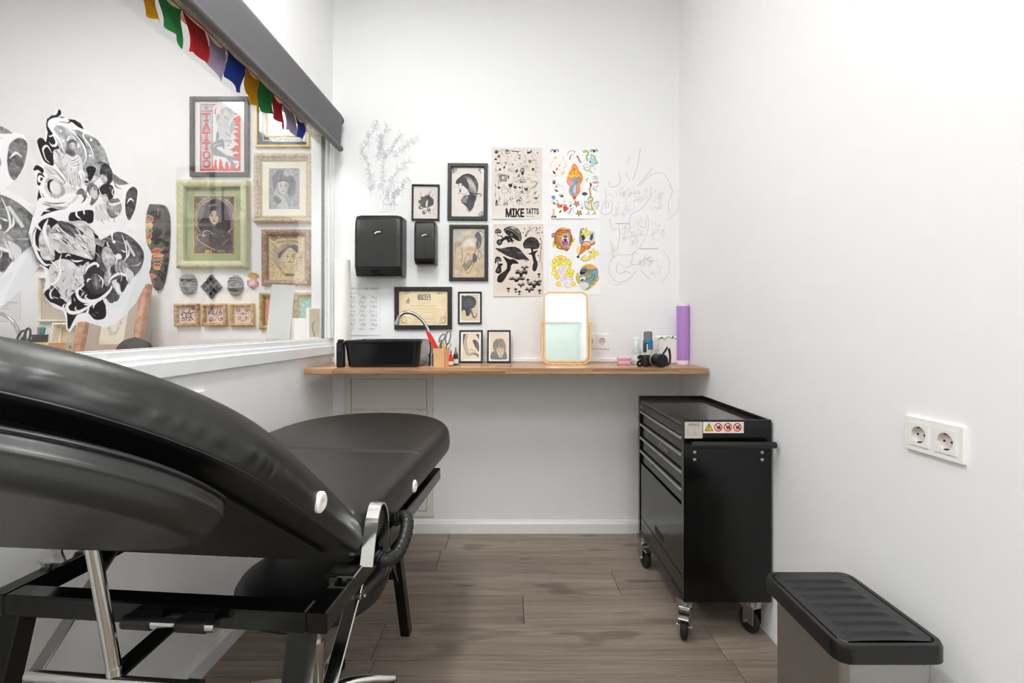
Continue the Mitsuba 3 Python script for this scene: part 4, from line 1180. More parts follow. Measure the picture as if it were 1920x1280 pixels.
# ---- sheet of small black doodles with the studio's name
def draw_doodles():
    a = Sheet(.296, .424, (30, 40, 870, 1240), (228, 219, 211))
    r = random.Random(3)
    K = INK
    def star4(x, y, h, w): a.f([(x, y - h), (x + w * .25, y - h * .18), (x + w, y), (x + w * .25, y + h * .18), (x, y + h), (x - w * .25, y + h * .18), (x - w, y), (x - w * .25, y - h * .18)], K, 1, False)
    for x, y, h, w in ((98, 405, 45, 9), (93, 672, 45, 15), (90, 835, 62, 12), (165, 905, 32, 11), (812, 850, 26, 13), (815, 635, 24, 7)): star4(x, y, h, w)
    a.e(108, 110, 30, 28, K); a.e(100, 104, 8, 8, (228, 219, 211)); a.e(176, 120, 22, 24, (228, 219, 211)); 
    for y in range(95, 150, 12): a.e(180 + r.randint(-22, 22), y, 14, 7, (170, 160, 155), r.random() * 3, .6)
    a.e(290, 105, 34, 34, K); a.f([(258, 108), (322, 108), (310, 130), (270, 130)], (228, 219, 211)); a.e(276, 96, 7, 6, (228, 219, 211)); a.e(304, 96, 7, 6, (228, 219, 211)); a.l([(262, 130), (290, 142), (320, 128)], 10, K)
    a.f([(118, 185), (147, 158), (176, 185), (170, 188), (170, 208), (126, 208), (126, 188)], K, 1, False); a.e(147, 195, 6, 10, (228, 219, 211))
    a.l([(376, 95), (420, 100), (460, 104), (520, 96)], 14, K, 1, 2); a.l([(460, 100), (462, 140)], 16, K, 1, 1); a.e(382, 96, 11, 9, K)
    a.l([(470, 172), (496, 165), (524, 172)], 15, K, 1, 2); a.f([(478, 210), (495, 196), (513, 212), (500, 236), (496, 250), (490, 236)], K); a.e(495, 216, 8, 8, (228, 219, 211))
    a.l([(630, 110), (640, 135), (655, 112), (668, 128), (690, 90)], 18, K); a.e(800, 126, 10, 12, K)
    for p in (((240, 110), (236, 170), (262, 180), (330, 206)), ((250, 190), (300, 186), (345, 212)), ((650, 160), (700, 185), (745, 230))): a.l(p, 5, (206, 120, 130), .9, 2)
    a.l([(700, 200), (745, 228)], 10, K, 1, 2)
    a.l([(575, 145), (590, 190), (608, 240), (600, 280), (585, 300), (575, 280), (592, 255)], 6, K, 1, 2)
    a.e(668, 262, 22, 22, K); a.e(668, 255, 9, 9, (228, 219, 211)); a.l([(640, 292), (668, 298), (700, 290)], 6, K)
    a.f([(75, 240), (97, 215), (118, 240)], K); a.l([(72, 244), (122, 244)], 5, K)
    a.f([(112, 305), (125, 280), (140, 296), (152, 278), (168, 306)], K); a.l([(100, 320), (98, 480), (93, 560), (92, 800)], 2.5, K, .8)
    for x, y in ((265, 292), (380, 322)):
        for k in range(5):
            t_ = k * 1.256 + .3; a.l([(x, y), (x + 30 * math.cos(t_), y + 26 * math.sin(t_))], 12, K, 1, 1)
    a.l([(462, 330), (490, 300), (530, 300), (540, 330), (520, 358), (480, 355), (462, 330)], 2.5, K); a.l([(500, 300), (505, 356)], 3, K); a.l([(520, 300), (522, 356)], 3, K)
    a.e(606, 350, 34, 22, K); a.e(606, 350, 30, 18, (228, 219, 211)); a.e(606, 350, 22, 5, (150, 142, 138))
    a.e(358, 410, 44, 32, K); a.e(358, 410, 40, 28, (228, 219, 211)); a.e(358, 410, 16, 12, K); a.e(358, 410, 12, 8, (228, 219, 211))
    a.f([(512, 400), (545, 372), (580, 400), (576, 440), (545, 508), (516, 440)], K); a.f([(522, 404), (545, 386), (570, 404), (566, 428), (526, 428)], (228, 219, 211)); a.e(545, 410, 6, 6, K); a.l([(526, 446), (566, 446)], 4, (228, 219, 211))
    a.e(450, 430, 22, 30, K, .4); a.e(452, 425, 8, 12, (228, 219, 211), .4); a.e(484, 506, 17, 24, K); a.e(486, 500, 6, 10, (228, 219, 211)); a.e(168, 405, 18, 20, K); a.e(240, 370, 16, 20, K, .5); a.e(722, 402, 20, 22, K); a.f([(700, 380), (716, 396), (706, 404)], K); a.f([(742, 378), (730, 396), (742, 402)], K)
    for k in (0, 1, 2): a.shape(sg.box(180 + 13 * k, 497 + 13 * k, 268 - 13 * k, 592 - 13 * k).buffer(8).exterior.buffer(4), K)
    a.l([(160, 500), (150, 560), (140, 640), (148, 700)], 6, K); a.e(150, 712, 18, 20, K); a.e(158, 512, 9, 12, K); a.f([(294, 510), (324, 510), (310, 570)], K); a.e(309, 500, 15, 12, (228, 219, 211)); a.shape(sg.Point(309, 500).buffer(15).exterior.buffer(2), K)
    a.shape(sg.box(492, 596, 580, 628).buffer(12).exterior.buffer(2), K); a.f([(500, 606), (572, 606), (572, 622), (500, 622)], K, 1, False); a.shape(sa.scale(sg.Point(540, 552).buffer(28), 1, .75).exterior.buffer(3), K)
    a.l([(720, 612), (750, 604), (782, 630), (776, 660), (740, 690), (660, 748)], 12, K, 1, 2)
    a.f([(312, 655), (376, 655), (360, 700), (330, 700)], K); a.l([(345, 700), (345, 790)], 4, K); a.l([(322, 800), (345, 790), (372, 800)], 4, K); a.shape(sa.scale(sg.Point(344, 650).buffer(32), 1, .3).exterior.buffer(2), K)
    a.shape(sg.Point(240, 750).buffer(56).exterior.buffer(2.5), K, .8); a.l([(190, 750), (240, 730), (275, 722)], 3, K); a.l([(300, 720), (310, 770), (285, 795)], 6, K)
    a.e(425, 705, 27, 25, K); a.e(432, 712, 10, 9, (228, 219, 211)); a.l([(392, 690), (405, 668), (425, 660)], 8, K); a.l([(545, 680), (540, 770), (535, 790)], 9, K); a.shape(sa.scale(sg.Point(530, 785).buffer(27), 1, .6).exterior.buffer(5), K); a.e(500, 706, 18, 16, K)
    for k in (-1, 1): a.f([(605, 730), (605 + k * 34, 700), (605 + k * 26, 740), (605 + k * 12, 766)], K)
    a.l([(600, 795), (630, 806), (660, 796)], 8, K, 1, 2); a.shape(sg.Point(458, 820).buffer(30).exterior.buffer(2), K)
    a.shape(sg.Point(356, 890).buffer(26, 3).exterior.buffer(2.5), K); a.l([(380, 900), (440, 880)], 3, K); a.l([(425, 918), (468, 872)], 10, K, 1, 2); a.f([(494, 880), (512, 868), (534, 900), (512, 892)], K); a.f([(445, 925), (480, 902), (510, 925), (508, 950), (448, 950)], K); a.e(478, 950, 24, 30, (228, 219, 211)); a.shape(sa.scale(sg.Point(478, 952).buffer(25), .9, 1.2).exterior.buffer(2), K); a.l([(470, 948), (486, 948)], 3, K)
    a.f([(90, 960), (100, 945), (100, 915), (120, 915), (120, 945), (132, 960), (132, 1010), (90, 1010)], K, 1, False); a.f([(92, 972), (130, 972), (130, 990), (92, 990)], (200, 190, 184), 1, False)
    a.t('m', 228, 958, 298, 1010, K); a.f([(738, 892), (765, 858), (796, 880), (790, 900)], K); a.e(768, 872, 12, 9, (228, 219, 211)); a.e(756, 800, 20, 22, K, .4); a.e(756, 800, 15, 17, (170, 162, 156), .4)
    for x, y in ((690, 968), (740, 975), (655, 1005), (780, 930), (720, 915)): a.l([(x - 18, y + 6), (x + 18, y - 6)], 9, K, 1, 2)
    for i in range(330):                                   # the fine line doodles in between
        x, y = r.uniform(110, 815), r.uniform(80, 1020)
        k, s_ = r.randint(0, 5), r.uniform(8, 20)
        cc = (96, 90, 88)
        if k == 0: a.shape(sg.Point(x, y).buffer(s_).exterior.buffer(1.6), cc, .9)
        elif k == 1: a.l([(x + r.uniform(-1.6, 1.6) * s_, y + r.uniform(-1.3, 1.3) * s_) for _ in range(5)], 3.4, cc, .9)
        elif k == 2: a.e(x, y, s_ * .3, s_ * .3, K)
        elif k == 3: a.curl(x, y, s_, r.random() * 6, 1.3, 3, cc)
        elif k == 4: a.l([(x - s_, y), (x + s_, y + r.uniform(-8, 8))], 3.5, K, .9, 2)
        else:
            for q in range(5): a.l([(x, y), (x + s_ * math.cos(q * 1.26), y + s_ * math.sin(q * 1.26))], 3, cc, .8)
    a.t('MIKE', 262, 1056, 576, 1208, K, heavy=3.5); a.t('TATTS', 602, 1056, 818, 1158, K, heavy=2); a.t('Barcelona', 604, 1178, 738, 1206, (110, 104, 100), False)
    for x in (372, 430): pass
    return a


# ---- engraved mushrooms
def draw_mushrooms():
    a = Sheet(.296, .426, (60, 35, 890, 1240), (226, 214, 204))
    r = random.Random(5); K, L, G = (48, 45, 46), (206, 196, 188), (120, 113, 110)
    def cap(pts, ribs, cen, inner=None):
        a.f(pts, K)
        for _ in range(ribs * 3):
            t_ = r.random() * len(pts); i = int(t_); p = np.array(pts[i]); q = np.array(pts[(i + 1) % len(pts)]); e_ = p + (q - p) * (t_ - i)
            c_ = np.array(cen) + (e_ - cen) * r.uniform(.3, .7)
            a.l([e_ + (c_ - e_) * .12, c_], r.uniform(3, 7), L if r.random() < .6 else G, .9, 2)
    # tall one at top
    cap([(235, 120), (290, 82), (370, 72), (450, 100), (510, 170), (528, 260), (515, 310), (470, 318), (420, 290), (300, 220), (245, 160)], 0, (380, 210))
    a.f([(255, 108), (300, 88), (380, 82), (450, 112), (500, 180), (518, 262), (500, 300), (490, 230), (420, 160), (330, 118)], G); a.f([(350, 82), (420, 92), (440, 108), (380, 106)], L); a.f([(470, 140), (500, 178), (486, 176)], L)
    a.l([(246, 148), (300, 128), (390, 165), (470, 235), (500, 305)], 6, L)
    for k in range(16): a.l([(360, 210), (270 + k * 13, 160 + k * 9.0 + (k % 2) * 6)], 3, G if k % 2 else L, .7, 2)
    a.e(360, 212, 22, 26, G, .4)
    a.f([(300, 232), (350, 250), (380, 290), (420, 330), (380, 320), (385, 365), (350, 330), (310, 345), (280, 300), (250, 240)], K); a.l([(310, 250), (330, 300), (360, 330)], 5, L, 1, 2); a.l([(290, 260), (306, 320)], 4, G, 1, 2)
    a.l([(300, 255), (230, 285), (170, 330), (160, 350)], 46, K); a.f([(115, 320), (150, 290), (200, 300), (210, 350), (170, 390), (125, 370)], K); a.e(165, 335, 26, 28, G, 0, .8, .6)
    a.f([(88, 180), (96, 130), (140, 112), (185, 140), (190, 178), (160, 196), (150, 178), (104, 190)], K); a.e(135, 135, 26, 12, G); a.e(112, 160, 9, 12, L); a.e(140, 150, 8, 8, L); a.e(166, 158, 8, 9, L); a.l([(130, 195), (140, 225), (195, 235), (215, 270)], 18, K); a.l([(132, 200), (145, 222), (190, 230)], 6, L)
    # twigs with drops
    for p in (((590, 240), (620, 170), (700, 110), (780, 100)), ((600, 240), (650, 160), (720, 150), (800, 205)), ((595, 230), (600, 160), (575, 115)), ((620, 170), (640, 115), (662, 92)), ((640, 160), (720, 100), (800, 110), (860, 170)), ((585, 235), (560, 215))): a.l(p, 7, K, 1, 1)
    for x, y in ((575, 115), (664, 90), (770, 95), (790, 112), (832, 100), (866, 175), (815, 180), (790, 186), (770, 140), (555, 178)): a.e(x, y, 10, 10, K)
    a.l([(600, 240), (618, 200), (650, 170)], 16, K, 1, 1)
    # round shaggy one
    cap([(555, 400), (560, 340), (620, 270), (690, 250), (760, 270), (810, 330), (825, 400), (800, 440), (740, 455), (650, 440), (580, 440)], 46, (690, 360))
    for k in range(16): a.l([(640 + k * 7, 340 + (k % 4) * 10), (636 + k * 8, 395 + (k % 3) * 12)], 5, L, .9, 2)
    a.f([(680, 440), (720, 440), (722, 490), (800, 470), (760, 520), (740, 560), (690, 545), (630, 530), (690, 505)], K); a.l([(722, 540), (745, 640)], 52, K); a.l([(735, 550), (752, 630)], 8, L, 1, 2)
    a.f([(705, 770), (735, 650), (785, 650), (790, 740), (760, 815), (725, 815)], K)
    for k in range(4): a.l([(725 + k * 16, 800 - k * 12), (748 + k * 9, 670)], 5, L, .9, 2)
    # big hat
    cap([(92, 438), (200, 440), (300, 418), (420, 415), (500, 455), (560, 530), (655, 640), (560, 620), (470, 630), (380, 600), (280, 560), (180, 500)], 50, (400, 520))
    for k in range(38):
        x = 130 + k * 13; yb = 470 + k * 4.6
        a.l([(x, yb - 20), (x + 10, yb + 30 + (k % 3) * 10)], 9, K, 1, 1)
    for k in range(26): a.l([(330 + k * 8, 470 + (k % 5) * 12), (340 + k * 8.5, 540 + (k % 4) * 12)], 5, L, .85, 2)
    a.f([(225, 570), (330, 620), (400, 620), (480, 690), (380, 700), (330, 760), (300, 780), (290, 700), (240, 610)], K); a.l([(320, 690), (310, 790), (220, 900), (180, 980)], 64, K); a.l([(345, 700), (330, 780)], 9, L, .9, 2)
    a.f([(125, 990), (140, 900), (230, 830), (320, 790), (290, 880), (220, 990), (160, 1005)], K)
    for k in range(4): a.l([(160 + k * 26, 975 - k * 10), (210 + k * 24, 870 - k * 12)], 6, L, .9, 2)
    for p in (((140, 1000), (120, 1060)), ((200, 1000), (235, 1060)), ((230, 960), (262, 1000))): a.l(p, 3, G, 1, 1)
    # left small pair
    a.f([(84, 680), (90, 610), (120, 578), (170, 590), (195, 640), (180, 660), (130, 640), (100, 690)], K); a.l([(100, 640), (140, 615), (182, 640)], 7, L, .9); a.l([(130, 640), (140, 700)], 22, G)
    a.f([(95, 820), (130, 740), (150, 700), (200, 690), (218, 712), (190, 740), (195, 820), (160, 860), (110, 850)], K); a.l([(180, 730), (176, 810)], 7, L, .9, 2); a.e(140, 800, 14, 30, G, .3, .8, .5)
    # clusters of frilled brackets
    for x, y, w, h in ((525, 850, 210, 130), (450, 955, 270, 90), (580, 760, 130, 70), (520, 1050, 120, 80), (740, 1045, 220, 110), (660, 1130, 150, 90), (790, 990, 150, 60)):
        a.f([(x - w * .5, y - h * .15), (x - w * .25, y - h * .45), (x - w * .05, y - h * .2), (x + w * .2, y - h * .5), (x + w * .5, y - h * .2), (x + w * .38, y + h * .2), (x + w * .16, y + h * .1), (x + w * .05, y + h * .5), (x - w * .12, y + h * .45), (x - w * .2, y + h * .1), (x - w * .4, y + h * .15)], K)
        a.l([(x - w * .45, y - h * .12), (x - w * .25, y - h * .30), (x - w * .04, y - h * .05), (x + w * .2, y - h * .33), (x + w * .44, y - h * .14)], 9, L)
        for k in range(5): a.l([(x - w * .25 + k * w * .13, y - h * .1), (x - w * .06 + k * w * .03, y + h * .3)], 4, G, .9, 2)
    for x, y in ((815, 890), (310, 1130), (430, 1140), (825, 1160), (490, 1180), (632, 982)):
        a.f([(x - 34, y - 12), (x, y - 38), (x + 34, y - 14), (x + 10, y - 6), (x + 12, y + 26), (x + 34, y + 34), (x - 30, y + 34), (x - 8, y + 22), (x - 8, y - 4)], K); a.l([(x - 18, y - 18), (x + 14, y - 22)], 6, L, .9, 2)
    for k in range(60): x, y = r.uniform(130, 330), r.uniform(650, 990); a.l([(x, y), (x + 18, y - 40)], 3, G, .8, 2)
    a.mottle(.05, .25, .02, .3)
    a.l([(838, 282), (862, 350), (840, 520), (825, 680)], 6, K); a.l([(850, 440), (845, 620), (862, 700), (856, 780)], 5, K)
    for x, y in ((838, 280), (850, 435), (805, 560), (838, 365)): a.e(x, y, 11, 12, K)
    return a


# ---- sheet of coloured old-school motifs
def draw_flash():
    a = Sheet(.262, .384, (20, 40, 860, 1260), (244, 244, 246))
    r = random.Random(9); K = (64, 62, 66); W = (248, 248, 250)
    O, Y, B, G, RD, PK = (240, 152, 92), (246, 214, 78), (118, 186, 222), (146, 190, 110), (220, 78, 78), (232, 160, 160)
    # flames round the snake in the middle
    out = [(420, 320), (480, 370), (500, 440), (545, 480), (575, 580), (550, 640), (520, 700), (530, 800), (470, 880), (425, 950), (385, 890), (330, 800), (345, 700), (290, 640), (300, 580), (330, 480), (370, 430), (380, 370)]
    for i in range(70):
        k = i / 70 * len(out); j = int(k); p = np.array(out[j]) * (1 - k % 1) + np.array(out[(j + 1) % len(out)]) * (k % 1)
        d = p - np.array((425, 640)); d = d / np.linalg.norm(d)
        a.l([p, p + d * r.uniform(18, 40) + np.array((0, -26))], 6, (248, 226, 120), .9, 1)
    a.f(out, O); a.f([(300, 620), (350, 590), (420, 620), (400, 680), (330, 690)], PK)
    a.l([(330, 520), (375, 540), (440, 500), (455, 440)], 30, Y); a.e(425, 492, 36, 36, Y); a.e(424, 490, 16, 16, (230, 90, 40)); a.l([(400, 430), (425, 400), (440, 420), (420, 440)], 9, (190, 110, 60)); a.l([(380, 480), (410, 520), (470, 540), (500, 510)], 16, Y)
    a.l([(430, 860), (385, 820), (380, 750), (430, 680), (440, 610), (400, 595)], 46, B); a.l([(430, 850), (375, 800), (372, 740), (420, 670), (436, 605), (380, 588)], 3, K); a.l([(470, 650), (510, 600), (490, 570), (460, 600), (460, 660)], 18, (70, 150, 190)); a.l([(400, 600), (440, 580), (510, 560), (540, 590), (520, 640)], 12, (150, 150, 160)); a.f([(410, 780), (425, 710), (450, 690), (450, 800), (430, 830)], (216, 206, 226)); a.l([(470, 720), (490, 790), (440, 850)], 26, (170, 170, 178)); a.f([(395, 880), (425, 930), (460, 880), (425, 870)], (226, 96, 60)); a.e(428, 910, 8, 16, (190, 60, 40))
    # tiger in flames
    a.f([(110, 270), (180, 250), (230, 320), (220, 420), (170, 490), (90, 500), (50, 440), (60, 350)], W)
    for p in (((80, 315), (170, 310)), ((100, 290), (190, 300)), ((60, 365), (120, 350)), ((60, 410), (110, 385)), ((190, 280), (230, 340)), ((150, 340), (200, 380)), ((170, 460), (200, 410))): a.l(p, 15, K, 1, 2)
    a.f([(60, 450), (80, 450), (110, 490), (80, 500)], K); a.e(175, 355, 22, 18, (226, 220, 130)); a.e(175, 355, 8, 8, K); a.f([(110, 400), (150, 390), (150, 440), (110, 440)], PK)
    for p in (((40, 430), (25, 350), (60, 290), (100, 230)), ((40, 460), (40, 530), (90, 545), (130, 510), (160, 545)), ((200, 570), (210, 520), (265, 470), (235, 400), (285, 370), (270, 320), (300, 290)), ((215, 300), (250, 250), (230, 220), (250, 180)), ((150, 200), (180, 140))): a.l(p, 9, (228, 160, 140), .9, 2)
    a.e(106, 222, 30, 26, Y, 0, .9, .5); a.e(225, 480, 34, 26, Y, -.5, .8, .5); a.l([(90, 500), (140, 540), (170, 550)], 12, Y, .8, 2)
    # skull with a snake
    a.f([(660, 220), (700, 190), (750, 210), (780, 270), (770, 340), (720, 370), (680, 350), (650, 380), (590, 390), (575, 340), (620, 290)], W); a.l([(575, 345), (590, 385), (650, 392), (690, 355), (740, 370), (775, 340)], 6, K); a.f([(690, 210), (740, 220), (775, 290), (760, 340), (720, 350), (680, 290)], (170, 216, 240)); a.e(692, 296, 14, 18, (30, 90, 130)); 
    for k in range(4): a.l([(595 + k * 18, 320 + (k % 2) * 6), (600 + k * 18, 360)], 4, K)
    a.l([(580, 115), (630, 110), (660, 150), (630, 210), (650, 270)], 32, G); a.l([(600, 110), (640, 125), (650, 160), (622, 215), (640, 270)], 7, (206, 186, 160)); a.f([(565, 130), (590, 100), (625, 120), (600, 145)], (170, 206, 140)); a.l([(560, 180), (600, 188)], 4, (200, 110, 110)); a.l([(710, 180), (760, 200), (780, 260), (815, 310), (780, 320)], 28, G); a.l([(715, 180), (752, 205), (770, 262), (810, 300)], 7, (206, 186, 160)); a.l([(590, 410), (640, 445), (690, 420), (700, 380)], 18, G); a.l([(700, 390), (690, 450), (730, 480)], 22, (176, 206, 90)); a.l([(740, 400), (780, 395), (770, 430)], 5, K)
    # smaller ones
    for x in (92, 760):
        for s_ in (-1, 1): a.f([(x, 105), (x + s_ * 30, 80), (x + s_ * 66, 100), (x + s_ * 60, 130), (x + s_ * 30, 115)], (196, 196, 200)); a.l([(x, 105), (x + s_ * 30, 80), (x + s_ * 66, 100), (x + s_ * 62, 130)], 6, K)
        a.f([(x - 24, 98), (x + 24, 98), (x, 140)], K)
    a.l([(312, 180), (330, 125), (390, 105), (440, 125), (410, 155), (365, 190), (348, 250)], 8, (110, 110, 114)); a.l([(362, 190), (348, 250)], 14, K)
    a.l([(470, 195), (500, 245), (528, 300)], 26, PK); a.l([(476, 200), (490, 216)], 28, (130, 120, 126)); a.l([(512, 275), (528, 300)], 28, (150, 140, 146)); a.l([(494, 240), (506, 260)], 20, RD)
    a.e(80, 640, 28, 34, (90, 90, 94)); a.e(70, 628, 10, 12, (200, 200, 204)); a.l([(70, 606), (45, 585)], 5, (150, 150, 150))
    a.f([(90, 770), (110, 700), (170, 690), (230, 720), (245, 780), (200, 770), (150, 800), (110, 800)], W); a.l([(95, 780), (110, 700), (170, 688), (235, 725), (240, 780)], 5, (130, 130, 134)); a.e(125, 715, 12, 14, K); a.f([(95, 760), (125, 770), (160, 795), (110, 800)], (90, 90, 94))
    a.f([(160, 850), (230, 845), (240, 890), (190, 895)], (190, 190, 196)); a.l([(110, 845), (160, 850)], 14, G, 1, 2); a.l([(220, 840), (275, 820)], 16, G, 1, 2); a.f([(180, 870), (240, 870), (225, 898)], K)
    a.f([(35, 895), (60, 868), (105, 878), (100, 905), (80, 938)], (104, 160, 206)); a.l([(40, 896), (80, 935), (100, 900), (60, 870)], 4, (50, 90, 140))
    a.l([(262, 905), (262, 975)], 5, (130, 130, 136)); a.l([(238, 955), (262, 980), (285, 955)], 5, (130, 130, 136))
    a.f([(548, 835), (598, 805), (652, 835), (620, 862), (580, 862)], (84, 86, 98)); a.l([(596, 868), (602, 910)], 9, (206, 216, 110), 1, 1)
    a.l([(600, 690), (640, 620)], 10, (180, 190, 200), 1, 2); a.l([(625, 610), (652, 575)], 16, (206, 140, 80)); a.l([(608, 605), (660, 635)], 7, Y)
    a.f([(735, 540), (820, 530), (830, 600), (740, 610)], (226, 226, 230)); a.l([(740, 550), (800, 545)], 5, K); a.l([(750, 580), (815, 575)], 5, K); a.f([(740, 635), (825, 625), (825, 655), (740, 652)], PK); a.l([(740, 635), (825, 625), (828, 655), (740, 655), (740, 635)], 5, (170, 80, 90))
    for p in (((735, 745), (770, 770), (785, 800)), ((825, 695), (780, 760)), ((770, 770), (840, 800)), ((755, 710), (775, 765))): a.l(p, 11, K, 1, 1)
    a.l([(700, 660), (710, 700), (680, 760), (700, 830), (700, 900)], 28, (206, 176, 150)); a.f([(690, 650), (715, 665), (712, 715), (690, 700)], (110, 90, 86))
    for k in range(7): a.l([(680 + (k % 2) * 3, 745 + k * 22), (712, 750 + k * 22)], 5, (150, 96, 80))
    a.e(700, 935, 50, 58, G); a.e(698, 945, 32, 36, (248, 226, 226)); a.e(700, 955, 16, 18, (206, 110, 130)); a.l([(715, 990), (720, 1060), (735, 1095)], 30, (236, 178, 70))
    for s_, x in ((-1, 690), (1, 745)):
        for k in range(5): a.l([(x, 1000 + k * 18), (x + s_ * 50, 985 + k * 20), (x + s_ * 80, 960 + k * 26)], 5, (140, 140, 110))
        a.l([(x, 1000), (x + s_ * 90, 965), (x + s_ * 70, 1080), (x, 1110)], 7, K)
    a.l([(620, 1070), (680, 1100), (750, 1105)], 26, (166, 190, 110)); 
    for x in (650, 755): a.l([(x, 1130), (x + 20, 1160), (x - 30, 1195)], 9, K); a.l([(x + 20, 1160), (x + 30, 1200)], 7, K)
    # dagger through a heart
    a.l([(40, 970), (90, 1000), (130, 1020)], 34, K); a.l([(30, 968), (65, 982)], 24, W); a.l([(105, 1005), (125, 1020)], 30, Y); a.e(165, 1040, 28, 32, RD); a.e(165, 1040, 14, 16, PK); a.l([(120, 940), (150, 980), (140, 1030), (165, 1070)], 9, (96, 90, 140)); a.e(205, 1045, 22, 26, (206, 90, 70)); a.e(210, 1010, 16, 18, Y); a.e(180, 1085, 18, 16, Y)
    a.f([(235, 1060), (250, 1035), (280, 1040), (300, 1070), (320, 1065), (320, 1100), (262, 1142), (240, 1110)], RD); a.l([(250, 1035), (285, 1046), (300, 1070)], 4, (150, 40, 50)); a.e(312, 1080, 16, 20, RD); a.l([(230, 1018), (270, 1018), (298, 1040)], 12, (86, 84, 130)); a.l([(300, 1150), (330, 1170), (358, 1130), (370, 1085), (440, 1080)], 13, (86, 86, 120), 1, 2)
    a.l([(315, 975), (350, 975), (375, 1010)], 8, (110, 130, 120), 1, 2); leafy(a, 345, 1060, 54, -.9, (60, 110, 70), K, 3); leafy(a, 170, 1160, 60, -.9, (80, 120, 80), K, 3); a.l([(190, 1160), (230, 1210)], 8, K, 1, 2)
    for x, y, s_ in ((465, 1005, 36), (505, 1165, 36)):
        for k in range(5): leafy(a, x, y, s_ * 1.6, k * 1.256 + .4, (90, 120, 80), K, 3)
        a.e(x, y, s_ * .8, s_ * .8, (206, 100, 70)); a.e(x, y, s_ * .5, s_ * .5, (236, 170, 110)); a.e(x, y, s_ * .22, s_ * .22, (190, 60, 60))
    a.l([(380, 1100), (410, 1120), (400, 1140), (460, 1185)], 4, (140, 140, 146)); a.e(555, 1080, 22, 14, (150, 150, 156)); a.l([(560, 1000), (548, 1040), (585, 1050)], 5, (120, 120, 126))
    a.f([(55, 1115), (88, 1110), (92, 1205), (60, 1205)], (244, 236, 236), 1, False); 
    for k in range(4): a.l([(58, 1140 + k * 20), (90, 1122 + k * 20)], 8, RD)
    a.f([(52, 1110), (72, 1090), (92, 1108)], (206, 170, 100)); a.f([(30, 1240), (50, 1208), (100, 1208), (120, 1240)], (70, 70, 74)); a.e(72, 1216, 16, 7, W)
    for i in range(40): a.e(r.uniform(40, 830), r.uniform(80, 1220), 2.5, 2.5, (150, 150, 156), 0, .7)
    a.mottle(.05, .25, .03, .7)
    return a


